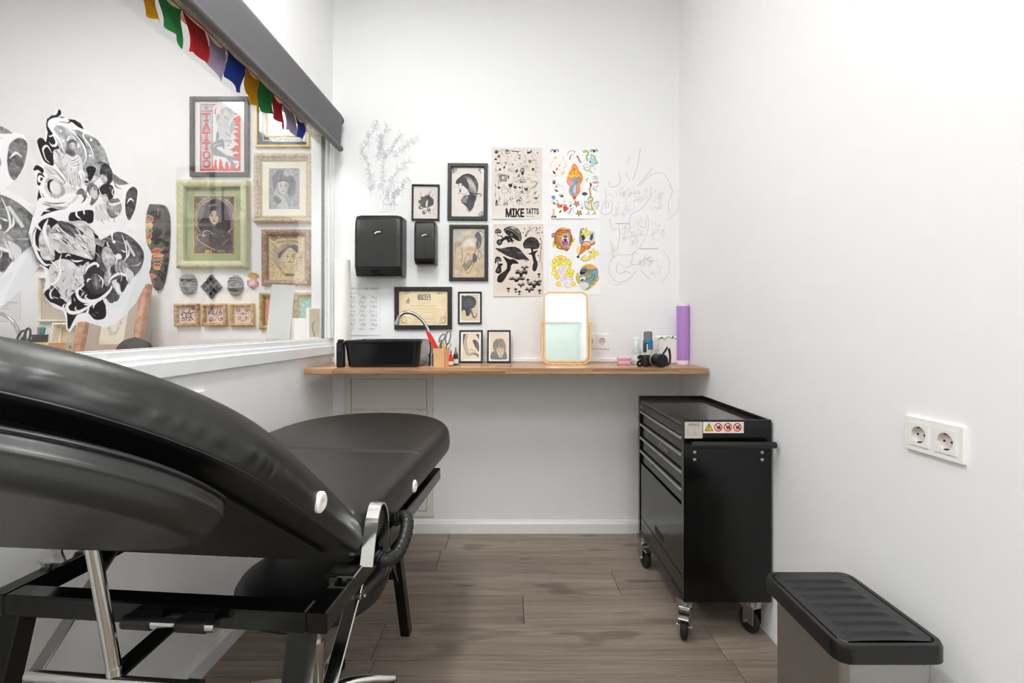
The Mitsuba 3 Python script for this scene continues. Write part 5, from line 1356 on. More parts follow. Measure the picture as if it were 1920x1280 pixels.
# ---- sheet with four animal heads
def draw_animals():
    a = Sheet(.276, .392, (-10, 40, 890, 1280), (243, 243, 246))
    r = random.Random(4); K = (58, 54, 60); O = (240, 166, 104); Y = (240, 216, 66); BR = (170, 108, 62); PU = (170, 120, 180)
    # bear
    a.e(240, 250, 150, 150, O); 
    for x, y in ((75, 235), (340, 165)): a.e(x, y, 36, 44, (120, 84, 60), .5); a.e(x, y + 2, 28, 36, (186, 136, 190), .5)
    a.f([(100, 200), (150, 140), (250, 140), (340, 160), (400, 240), (410, 340), (370, 440), (315, 515), (240, 490), (150, 470), (90, 400), (85, 300)], BR); a.f([(120, 240), (180, 170), (270, 165), (350, 190), (380, 280), (350, 400), (300, 480), (200, 440), (130, 360)], (206, 146, 96))
    for k in range(26): t_ = k / 26 * 6.28; a.l([(245 + 120 * math.cos(t_), 310 + 140 * math.sin(t_)), (245 + 150 * math.cos(t_ + .1), 315 + 180 * math.sin(t_ + .1))], 9, (120, 72, 42), .9, 2)
    for p in (((130, 230), (150, 330), (200, 420), (240, 470)), ((150, 180), (240, 190), (330, 180)), ((370, 250), (375, 340), (345, 420))): a.l(p, 9, (110, 66, 40), 1, 2)
    a.f([(215, 290), (240, 230), (290, 215), (330, 260), (345, 360), (320, 440), (280, 450), (230, 380)], (222, 220, 226)); a.e(190, 250, 20, 11, (226, 200, 60), .3); a.e(320, 225, 18, 11, (226, 200, 60), -.2); a.l([(160, 220), (190, 232), (215, 225)], 9, (90, 54, 36)); a.f([(240, 260), (265, 225), (305, 235), (318, 270), (280, 285)], (96, 100, 108)); a.e(270, 245, 14, 7, (190, 196, 204))
    a.f([(225, 350), (250, 300), (310, 300), (330, 360), (320, 430), (285, 470), (250, 420)], (120, 60, 120)); a.f([(245, 380), (290, 350), (322, 380), (310, 440), (280, 458)], PU); a.f([(250, 310), (262, 335), (250, 350)], (244, 240, 220)); a.f([(308, 305), (312, 345), (322, 330)], (244, 240, 220)); a.f([(262, 310), (300, 308), (296, 325), (268, 326)], (50, 30, 40)); a.l([(270, 425), (290, 440), (312, 420)], 9, (240, 220, 226))
    for x, y, an in ((60, 340, 1.2), (100, 390, .9), (150, 430, .5), (70, 380, 1.5), (440, 290, 1.9), (410, 340, 2.0), (370, 410, 2.2)): leafy(a, x, y, 70, an, Y, (120, 104, 40), 3)
    # fox
    a.f([(540, 150), (590, 110), (660, 180), (650, 280), (560, 390), (525, 330)], (150, 160, 170)); a.f([(560, 180), (600, 160), (630, 260), (580, 330)], (70, 72, 80)); a.f([(700, 230), (760, 160), (800, 190), (800, 320), (750, 400), (690, 330)], (206, 214, 222)); a.f([(720, 260), (765, 195), (770, 290), (740, 330), (720, 310)], (90, 92, 102))
    a.f([(560, 400), (600, 350), (680, 340), (740, 380), (800, 340), (800, 400), (740, 420), (720, 470), (660, 500), (600, 540), (520, 600), (500, 610), (540, 500)], (206, 128, 88)); a.f([(580, 400), (650, 350), (720, 380), (700, 420), (620, 420)], (240, 196, 166)); a.l([(560, 400), (620, 350), (700, 352), (735, 400)], 6, (120, 60, 40)); a.l([(590, 420), (650, 400), (710, 440)], 6, (140, 76, 50)); a.f([(530, 600), (600, 560), (640, 500), (700, 500), (700, 560), (640, 620), (540, 660)], (240, 236, 236)); a.e(625, 470, 24, 20, (226, 170, 80)); a.e(622, 468, 9, 11, K); a.f([(480, 610), (515, 590), (530, 620), (510, 640)], K); a.l([(540, 650), (590, 625), (655, 560)], 7, K, 1, 2); a.f([(545, 655), (640, 620), (720, 590), (760, 620), (700, 660), (620, 690)], (240, 224, 110)); a.l([(560, 660), (620, 690), (700, 668), (740, 640)], 8, K)
    def maple(x, y, s_, an):
        p = []
        for k in range(11): q = an + k * 2 * np.pi / 11; p.append((x + s_ * (1 if k % 2 == 0 else .52) * math.cos(q), y + s_ * (1 if k % 2 == 0 else .52) * math.sin(q)))
        a.f(p, (242, 228, 110), 1, False); a.l(p + [p[0]], 4, (110, 100, 60), 1, 0, False)
        for k in (0, 2, 4, 6, 8): a.l([(x, y), p[k]], 3, (190, 170, 70))
    maple(635, 190, 98, .4); maple(775, 560, 98, .2); a.e(605, 220, 10, 10, K); a.e(655, 165, 8, 8, (120, 50, 40)); a.e(740, 535, 10, 10, K); a.f([(490, 560), (480, 480), (520, 410), (530, 500)], (240, 222, 104))
    # white rat among yellow petals
    for x, y in ((90, 690), (140, 640), (200, 620), (260, 640), (330, 690), (80, 770), (130, 740), (210, 700), (250, 740), (330, 780), (90, 850), (110, 920), (80, 900), (140, 970), (300, 900), (350, 860), (400, 880), (380, 940), (330, 950), (160, 1095), (420, 1090), (200, 780), (350, 720)):
        a.e(x, y, 44, 40, Y, r.random()); a.e(x - 6, y - 6, 24, 20, (250, 240, 160), r.random(), .8, .6); a.shape(sg.Point(x, y).buffer(42).exterior.buffer(1.6), (170, 140, 40), .8)
    a.f([(150, 860), (170, 790), (240, 770), (330, 800), (280, 860), (270, 940), (330, 960), (380, 1020), (370, 1120), (340, 1170), (270, 1120), (230, 1060), (180, 1040), (200, 940)], (226, 224, 236)); a.f([(260, 1060), (330, 1010), (380, 1040), (370, 1130), (340, 1168), (290, 1130)], (236, 234, 244)); a.e(272, 985, 26, 26, (230, 196, 206)); a.e(400, 1010, 20, 26, (230, 196, 206), .4); a.e(305, 1078, 9, 9, (150, 150, 70)); a.l([(250, 1105), (280, 1130), (330, 1165)], 5, K); a.l([(190, 700), (200, 650), (180, 620), (230, 600), (290, 640)], 16, (236, 186, 160)); a.l([(150, 850), (150, 900), (190, 920)], 10, (236, 190, 180)); a.l([(215, 1130), (230, 1170)], 18, (240, 190, 176), 1, 1); a.l([(365, 1140), (300, 1195)], 14, (240, 190, 176), 1, 1); a.l([(170, 820), (210, 900), (250, 870), (240, 800)], 5, (170, 168, 190)); a.l([(400, 720), (380, 780), (390, 820)], 10, (206, 204, 216))
    # owl
    a.e(700, 890, 165, 150, (246, 168, 90)); a.f([(540, 900), (560, 820), (640, 790), (700, 830), (850, 830), (860, 960), (830, 1070), (700, 1180), (600, 1200), (530, 1100), (520, 1000)], (142, 168, 168)); a.f([(550, 880), (600, 800), (700, 840), (820, 820), (850, 840), (720, 880), (640, 900), (580, 920)], (120, 144, 146))
    a.f([(540, 910), (560, 850), (640, 830), (690, 840), (640, 890), (590, 920)], (40, 42, 46))
    for x, y in ((590, 850), (615, 855), (640, 840), (660, 850), (600, 875), (630, 870), (655, 865), (675, 838), (575, 870)): a.e(x, y, 7, 5, (240, 240, 240), -.4)
    a.e(660, 935, 40, 36, (80, 84, 80)); a.e(660, 935, 32, 30, (240, 190, 70)); a.e(660, 935, 13, 13, K)
    for p in (((700, 1000), (740, 980), (760, 920), (730, 890)), ((720, 1040), (790, 1000), (800, 900)), ((610, 980), (660, 1000), (710, 980))): a.l(p, 11, (56, 66, 70), 1, 2)
    a.f([(530, 1010), (560, 970), (620, 960), (640, 1000), (580, 1050), (545, 1060)], (226, 228, 226)); a.f([(545, 1045), (565, 1005), (610, 1010), (600, 1035)], (96, 98, 100)); a.f([(530, 1080), (620, 1060), (700, 1090), (680, 1150), (600, 1200), (540, 1150)], (222, 224, 222))
    for k in range(9): a.l([(545 + k * 14, 1120 + (k % 3) * 12), (560 + k * 12, 1190 + (k % 2) * 14)], 4, K, .9, 2)
    for x, y, an in ((470, 960, 1.0), (500, 890, 1.6), (480, 1000, 1.1), (870, 960, 1.9), (830, 1030, 2.1), (780, 1090, 2.3)): leafy(a, x, y, 95, an, Y, (110, 96, 40), 4)
    a.mottle(.03, .22, .03, .7)
    return a


# ---- framed pieces over the worktop
def draw_headscarf():
    a = Sheet(.19, .29, (460, 90, 800, 590), (226, 219, 213), .001)
    K, L = (60, 58, 62), (214, 206, 202); r = random.Random(2)
    a.f([(520, 230), (560, 175), (630, 152), (700, 180), (738, 250), (735, 330), (715, 420), (690, 460), (660, 430), (640, 330), (600, 290), (560, 250)], K)
    for k in range(9): a.l([(590 + k * 9, 170 + abs(k - 3) * 4), (640 + k * 9, 250 + k * 6), (650 + k * 9, 330 + k * 8)], 6, L, .9, 2)
    for k in range(8): a.l([(700 + (k % 2) * 6, 190 + k * 20), (722, 200 + k * 20)], 4, L, .8)
    a.f([(520, 210), (570, 180), (620, 210), (600, 260), (560, 240), (530, 262), (505, 240)], K); a.curl(515, 235, 18, 2, 1.2, 7, K)
    for k in range(5): a.l([(530 + k * 16, 215 - k * 3), (550 + k * 14, 240)], 3, L, .8, 2)
    a.l([(550, 250), (535, 280), (535, 300), (548, 310), (545, 330), (560, 350), (600, 362), (630, 330)], 3.5, K); a.l([(558, 262), (585, 258)], 5, K, 1, 2); a.e(572, 272, 10, 6, K); a.f([(540, 320), (556, 318), (562, 332), (548, 336)], K); a.l([(560, 300), (556, 312)], 4, K)
    a.e(654, 290, 15, 24, K, .3); a.e(654, 290, 11, 19, L, .3); a.e(654, 292, 6, 12, K, .3)
    a.f([(560, 430), (590, 380), (640, 370), (690, 400), (700, 470), (650, 540), (600, 490)], K); a.e(620, 390, 13, 13, L); a.e(620, 390, 6, 6, K)
    for k in range(4): a.l([(562 + k * 4, 405 + k * 14), (590, 398 + k * 14), (620, 412 + k * 12)], 5, L, .95)
    a.f([(570, 450), (610, 480), (640, 520), (650, 538), (600, 492)], L); a.l([(640, 380), (690, 350), (720, 360), (765, 355), (770, 380), (740, 380)], 9, K, 1, 2)
    for k in range(6): a.l([(640 + k * 10, 410 + k * 5), (648 + k * 8, 500 - k * 6)], 4, L, .8, 2)
    a.l([(490, 285), (510, 290)], 3, K); a.l([(530, 350), (545, 340), (538, 360)], 3, K); a.l([(520, 240), (500, 255)], 4, K)
    for x, y, sx, sy in ((462, 92, 1, 1), (798, 92, -1, 1), (798, 588, -1, -1)):
        for k in range(5): q = .15 + k * .32; a.l([(x, y), (x + sx * 55 * math.cos(q), y + sy * 55 * math.sin(q))], 9 if k % 2 else 4, K, .9)
        a.l([(x + sx * 56 * math.cos(q), y + sy * 56 * math.sin(q)) for q in np.linspace(0, 1.57, 8)], 4, K)
    a.mottle(.08, .5, .02, .3)
    return a


def draw_tentacles():
    a = Sheet(.15, .20, (77, 280, 330, 615), (224, 216, 211), .001)
    K, L = (66, 64, 68), (204, 198, 194); r = random.Random(6)
    a.f([(150, 420), (180, 390), (230, 370), (270, 410), (285, 460), (240, 490), (190, 500), (150, 470)], K)
    for k in range(14): a.l([(160 + k * 8, 400 + (k % 3) * 8), (165 + k * 8, 470 - (k % 4) * 10)], 3.5, L, .8, 2)
    for x, y, rr_, an, tl in ((140, 440, 22, 2, [(170, 420)]), (150, 500, 26, 1, [(180, 470)]), (190, 550, 24, 0, [(220, 510)]), (262, 420, 26, 3, [(240, 400)]), (240, 520, 22, 5, [(250, 480)]), (165, 395, 16, 4, [(190, 400)])): a.curl(x, y, rr_, an, 1.3, 12, K, tl)
    for p in (((235, 380), (225, 350), (240, 340)), ((240, 390), (250, 340), (270, 312)), ((215, 400), (200, 370), (205, 350)), ((262, 400), (276, 370))): a.l(p, 8, K, 1, 1)
    a.f([(205, 440), (225, 420), (222, 480), (205, 490)], L)
    for x, y in ((142, 346), (154, 360), (282, 520), (292, 555)): a.l([(x - 6, y), (x + 6, y)], 3, K); a.l([(x, y - 7), (x, y + 7)], 3, K)
    a.l([(240, 556), (256, 545)], 4, K); a.l([(236, 545), (258, 560)], 3, K)
    a.mottle(.1, .6, .02, .3)
    return a


def draw_torso():
    a = Sheet(.19, .29, (475, 710, 805, 1210), (196, 188, 172), .001)
    def grad(X, Y, c):
        t_ = np.clip((Y - 710) / 500, 0, 1)[..., None]
        return lin((190, 186, 172)) * (1 - t_) + lin((188, 170, 142)) * t_
    a.fx(grad)
    a.f([(560, 880), (640, 830), (720, 850), (740, 930), (700, 1060), (760, 1100), (780, 1210), (540, 1210), (560, 1080), (540, 960)], (206, 184, 150), .9)
    a.e(640, 860, 70, 46, (222, 218, 208), -.5, .9, .5); a.e(650, 912, 36, 22, (198, 140, 104), .1, .8, .8); a.e(520, 900, 34, 60, (178, 152, 122), .2, .8, .5); a.f([(520, 900), (570, 920), (570, 1100), (540, 1190), (500, 1210), (500, 1000)], (206, 186, 158), .9)
    a.l([(560, 900), (575, 980), (560, 1090)], 12, (120, 96, 74), .7, 2); a.f([(610, 720), (680, 720), (660, 790), (620, 790)], (206, 182, 146), .9); a.e(700, 1130, 80, 90, (210, 180, 136), .2, .7, .6)
    K = (78, 72, 70)
    a.f([(700, 780), (740, 745), (770, 800), (765, 880), (730, 920), (715, 870), (725, 820)], K); a.shape(sa.scale(sg.Point(760, 770).buffer(46), 1, .7).exterior.buffer(2.5), K); a.l([(735, 830), (750, 870), (728, 910)], 7, (190, 182, 170), .9, 2)
    a.f([(690, 960), (725, 990), (720, 1040), (690, 1060), (680, 1010)], K); a.l([(720, 900), (700, 960), (735, 930)], 4, K)
    for p in (((630, 965), (660, 990), (640, 1050), (590, 1080), (610, 1000), (640, 966)), ((570, 1090), (620, 1050), (680, 1040), (640, 1110), (590, 1140)), ((610, 1150), (640, 1165), (690, 1070), (650, 1090), (615, 1140)), ((745, 930), (772, 980), (750, 1020), (735, 985), (750, 935)), ((560, 1160), (580, 1090), (600, 1060))): a.l(p, 5, K)
    a.f([(580, 1080), (640, 1060), (690, 1010), (660, 1090), (610, 1130)], K, .7)
    r = random.Random(1)
    for k in range(22): x = 525 + k * 8; y = 890 - k * 7 + r.uniform(-14, 14); a.l([(x, y), (x + r.uniform(-14, 14), y + r.uniform(-14, 14))], 3, K, .9)
    a.l([(490, 1195), (520, 1185), (560, 1192)], 3, K); a.l([(475, 790), (600, 790)], 2, (150, 146, 136))
    a.mottle(.02, .25, .05, .8)
    return a


def draw_diploma():
    a = Sheet(.235, .165, (135, 120, 880, 640), (238, 220, 182), .0009)
    K = (70, 60, 54); r = random.Random(8)
    a.f([(418, 170), (612, 160), (620, 256), (424, 250)], K, 1, False); a.f([(428, 178), (603, 169), (610, 247), (433, 242)], (246, 234, 206), 1, False); a.f([(436, 184), (520, 178), (560, 200), (560, 244), (440, 238)], K, .35)
    a.t('EETP', 436, 182, 606, 240, K)
    a.t('Miguel Martinez Gomez', 320, 334, 696, 362, (120, 106, 92), False, .8)
    for y, x0, x1, al in ((276, 440, 600, .5), (300, 430, 610, .55), (316, 470, 550, .4), (384, 380, 730, .6), (400, 196, 830, .55), (432, 300, 720, .5), (444, 520, 730, .5), (470, 660, 790, .4), (506, 640, 780, .4), (536, 290, 720, .6), (552, 380, 690, .6), (584, 300, 720, .6), (598, 300, 720, .5), (612, 320, 690, .4)):
        x = x0
        while x < x1:
            w_ = r.uniform(8, 26); a.l([(x, y), (min(x + w_, x1), y + r.uniform(-1, 1))], 5, (120, 106, 92), al); x += w_ + r.uniform(5, 9)
    a.f([(235, 300), (285, 215), (300, 300), (260, 310)], (150, 134, 116), .6)
    for k in range(8): a.l([(240 + k * 7, 300 - k * 6), (286 - k * 2, 222 + k * 10)], 3, K, .7)
    for p in (((740, 265), (770, 290), (800, 340)), ((830, 240), (815, 300), (800, 345)), ((760, 255), (800, 300)), ((780, 270), (830, 265))): a.l(p, 4, (150, 136, 118), .8)
    for s_ in (-1, 1):
        def X(x): return 508 + s_ * (x - 508)
        a.l([(X(150), 425), (X(175), 480), (X(168), 560), (X(200), 600), (X(265), 610), (X(275), 632)], 8, K, 1, 2); a.curl(X(205), 535, 40, 1.5, s_ * 1.2, 7, K, [(X(185), 590)]); a.l([(X(150), 610), (X(215), 612)], 4, K); a.e(X(250), 570, 9, 11, (150, 134, 110)); a.l([(X(160), 430), (X(170), 470)], 12, K, .7, 2)
        a.curl(X(290), 150, 16, 0, s_ * .8, 6, K); a.e(X(228), 155, 8, 10, K); a.e(X(262), 152, 10, 8, K); a.l([(X(140), 124), (X(300), 124)], 4, K, .8)
    return a


def draw_creature(k):
    """plain ink studies: a dark swirl, an abstract ring, a head of tousled hair"""
    if k == 0:
        a = Sheet(.105, .16, (1070, 180, 1345, 580), (224, 204, 176), .0009); K, M_ = (62, 60, 66), (112, 108, 114)
        a.f([(1070, 190), (1120, 200), (1160, 190), (1230, 195), (1290, 230), (1310, 300), (1280, 370), (1230, 400), (1200, 490), (1150, 505), (1130, 420), (1090, 420), (1070, 460)], K)
        a.l([(1220, 400), (1245, 470), (1275, 530), (1310, 510), (1318, 465), (1300, 455)], 34, (120, 104, 100), 1, 1)
        for j in range(16): a.l([(1090 + j * 12, 220 + (j % 3) * 14), (1120 + j * 10, 300 + (j % 4) * 16), (1130 + j * 7, 380)], 4, M_, .9, 2)
        a.e(1200, 260, 40, 26, M_, .6, .5, .8)
    elif k == 1:
        a = Sheet(.105, .16, (1070, 730, 1350, 1150), (226, 210, 184), .0009); K, M_ = (72, 66, 64), (152, 136, 118)
        a.f([(1080, 750), (1120, 750), (1090, 830), (1100, 900), (1080, 900)], K); a.f([(1290, 750), (1350, 750), (1350, 860), (1330, 800)], K)
        a.l([(1140, 755), (1108, 850), (1120, 950), (1170, 1060), (1240, 1050), (1290, 1070), (1350, 1110)], 44, (190, 172, 148)); a.l([(1120, 750), (1088, 850), (1100, 960), (1150, 1080), (1240, 1070)], 6, K); a.l([(1150, 770), (1130, 860), (1150, 960), (1190, 1010), (1220, 985), (1270, 1020), (1350, 1080)], 6, K); a.l([(1240, 1050), (1300, 1070), (1350, 1108)], 26, K, .9, 2)
        a.f([(1240, 850), (1280, 830), (1330, 880), (1350, 930), (1350, 1030), (1290, 960)], K)
        for j in range(4): a.l([(1270 + j * 14, 880 + j * 22), (1345, 930 + j * 26)], 7, (206, 196, 184), .9, 2)
    else:
        a = Sheet(.105, .165, (1480, 720, 1790, 1160), (224, 202, 174), .0009); K = (84, 78, 76); r = random.Random(4)
        a.f([(1505, 1050), (1560, 1020), (1740, 1020), (1765, 1060), (1765, 1150), (1505, 1150)], (104, 104, 96)); a.f([(1530, 940), (1550, 850), (1630, 810), (1710, 830), (1755, 920), (1750, 1020), (1700, 1060), (1570, 1040)], (130, 120, 112)); a.f([(1590, 980), (1640, 950), (1720, 980), (1715, 1070), (1670, 1125), (1625, 1090)], (206, 184, 160))
        for j in range(60): x = r.uniform(1550, 1740); a.l([(1650 + r.uniform(-30, 30), 830 + r.uniform(-10, 20)), (x, 900 + r.uniform(-20, 20)), (x + r.uniform(-14, 14), 990 + r.uniform(-10, 40))], 4, K if j % 3 else (190, 176, 160), .8, 2)
        for j in range(8): a.l([(1600 + j * 14, 830), (1590 + j * 18, 795 + (j % 3) * 8)], 5, K, .9, 1)
        a.e(1632, 1020, 11, 6, K); a.e(1690, 1020, 11, 6, K); a.l([(1660, 1030), (1668, 1060), (1655, 1064)], 4, K, .9); a.l([(1640, 1088), (1665, 1092), (1688, 1086)], 5, K, .9)
    a.mottle(.06, .45, .02, .5)
    return a


def draw_handwash():
    a = Sheet(.205, .295, (80, 270, 500, 790), (234, 235, 237), .001)
    K, G = (70, 72, 76), (150, 152, 156); r = random.Random(12)
    a.t('¿Cómo', 108, 308, 240, 336, (84, 84, 88), False); a.t('lavarse', 250, 314, 335, 334, (150, 150, 154), False); a.t('las manos?', 343, 308, 486, 336, K, False)
    a.l([(110, 373), (290, 373)], 4, G)
    for i in range(4):
        for j in range(4):
            x, y = 130 + j * 108 - 60 + (6 if j else 0), 415 + i * 90
            x = (105, 210, 325, 430)[j]
            a.l([(x - 30 + r.uniform(-4, 4), y + 14), (x - 8, y - 18), (x + 8, y + 6), (x + 28, y - 14), (x + 22, y + 18)], 4, G, .9); a.l([(x - 20, y - 8), (x + 12, y + 16)], 4, K, .5); a.e(x + r.uniform(-10, 10), y - 8, 8, 8, G, 0, .6)
            a.e(x - 40, y - 22, 5, 5, K, 0, .6)
            for q in range(3): a.l([(x - 42, y + 36 + q * 8), (x + r.uniform(0, 44), y + 36 + q * 8)], 3.5, (128, 130, 134), .7)
    return a


def black_frame(label, px, border, sheet, mats=(), depth=.018, group=None, fm='m_frame_black', **kw):
    rc = R4(*px, depth)
    b = border * SC
    return framed(label, rc, depth, [(0, depth - .003), (.002, depth), (b - .003, depth), (b, depth - .003), (b, .006)], fm, sheet, mats=mats, group=group, **kw)


gp = None
black_frame('small black frame with an octopus ink drawing above the soap dispenser', (771.5, 345, 823.5, 412.5), 3, draw_tentacles(), rotz=-.012)
black_frame('black frame with a woman in a striped headscarf, ink print', (839, 305.5, 914, 412.5), 7, draw_headscarf(), rotz=-.008)
black_frame('black frame with a beige nude torso collage under the headscarf print', (842, 421, 915, 526.5), 6.5, draw_torso(), rotz=-.004)
black_frame('wide dark frame with a cream diploma behind the faucet', (739, 537.5, 847, 617.5), 8, draw_diploma())
sm = [(3.4 * SC, .0055, 'm_paper', 3.2 * SC)]
black_frame('small black frame with a dark swirling creature print, upper of the small prints', (858.5, 546.5, 903, 607.5), 2.6, draw_creature(0), mats=sm, depth=.014)
def stand_frame(label, px, sheet, mats):
    Y = 2.742
    k = (Y - .014) / FPX
    rc = ((px[0] - 955) * k, WT, (px[2] - 955) * k, WT + (px[3] - px[1]) * k)
    return framed(label, rc, .014, [(0, .011), (.002, .014), (.0075, .014), (.009, .011), (.009, .006)], 'm_frame_black', sheet, mats=mats, tiltx=-.16, w0=BACK - Y)
stand_frame('small black frame with an abstract curved print leaning on the wall by the ink bottles', (860, 617, 904.5, 679), draw_creature(1), [(.010, .0055, 'm_paper', .010)])
stand_frame('small black frame with a tousled-hair portrait leaning on the wall, right of the abstract print', (913, 617, 957.5, 679), draw_creature(2), [(.010, .0055, 'm_paper', .008)])


def sheet_on_wall(name, label, cat_, px, sheet, curl=.006, w0=.0015, M=M_BACK, rotz=0.0):
    rc = R4(*px, .001)
    sheet_w, sheet_h = rc[2] - rc[0], rc[3] - rc[1]
    def bend(u, v): return w0 + curl * (np.clip(1 - v / (.05 * 1.0), 0, 1) ** 2 + np.clip(1 - (sheet.h - v) / .03, 0, 1) ** 2 * .35) * (.6 + .4 * np.cos(u * 11)) + .0006 * np.sin(u * 17 + v * 9)
    t = thing(name, label, cat_)
    k = np.diag([sheet_w / sheet.w, sheet_h / sheet.h, 1, 1])
    put_sheet(None, t, sheet, M @ trimesh.transformations.translation_matrix((rc[0], rc[1], 0)) @ rot(rotz, (0, 0, 1)) @ k, bend)
    return t


sheet_on_wall('poster', 'beige poster of small black doodles with bold black lettering along the bottom', 'poster', (922, 277, 1016, 411), draw_doodles())
sheet_on_wall('poster', 'beige poster of engraved black mushrooms under the doodle poster', 'poster', (925, 420, 1019, 555.5), draw_mushrooms())
sheet_on_wall('poster', 'white sheet of coloured old-school tattoo motifs round a flaming snake', 'poster', (1032, 275.5, 1125, 410), draw_flash())
sheet_on_wall('poster', 'white sheet of four coloured animal heads with yellow leaves above the mirror', 'poster', (1029, 420, 1124.5, 552.5), draw_animals())
sheet_on_wall('notice', 'white hand-washing notice with small grey drawings beside the paper roll', 'notice', (635, 530.5, 713.5, 628), draw_handwash(), .004, rotz=-.006)
COLLAGE_OUTLINE = [(158,37),(168,36),(170,51),(186,49),(204,44),(218,46),(227,58),(239,62),(265,69),(287,89),(301,121),(313,143),(339,150),(369,153),(388,149),(397,169),(388,221),(369,256),(346,282),(388,295),(431,315),(450,341),(446,380),(423,438),(388,492),(346,533),(314,554),(284,561),(261,554),(230,546),(206,547),(195,560),(185,572),(178,565),(177,539),(172,521),(148,513),(130,495),(124,479),(129,455),(126,426),(112,409),(98,377),(90,349),(98,314),(107,290),(109,265),(112,239),(107,220),(100,201),(107,189),(122,186),(120,167),(110,146),(109,132),(117,120),(129,124),(131,93),(134,72),(148,55)]
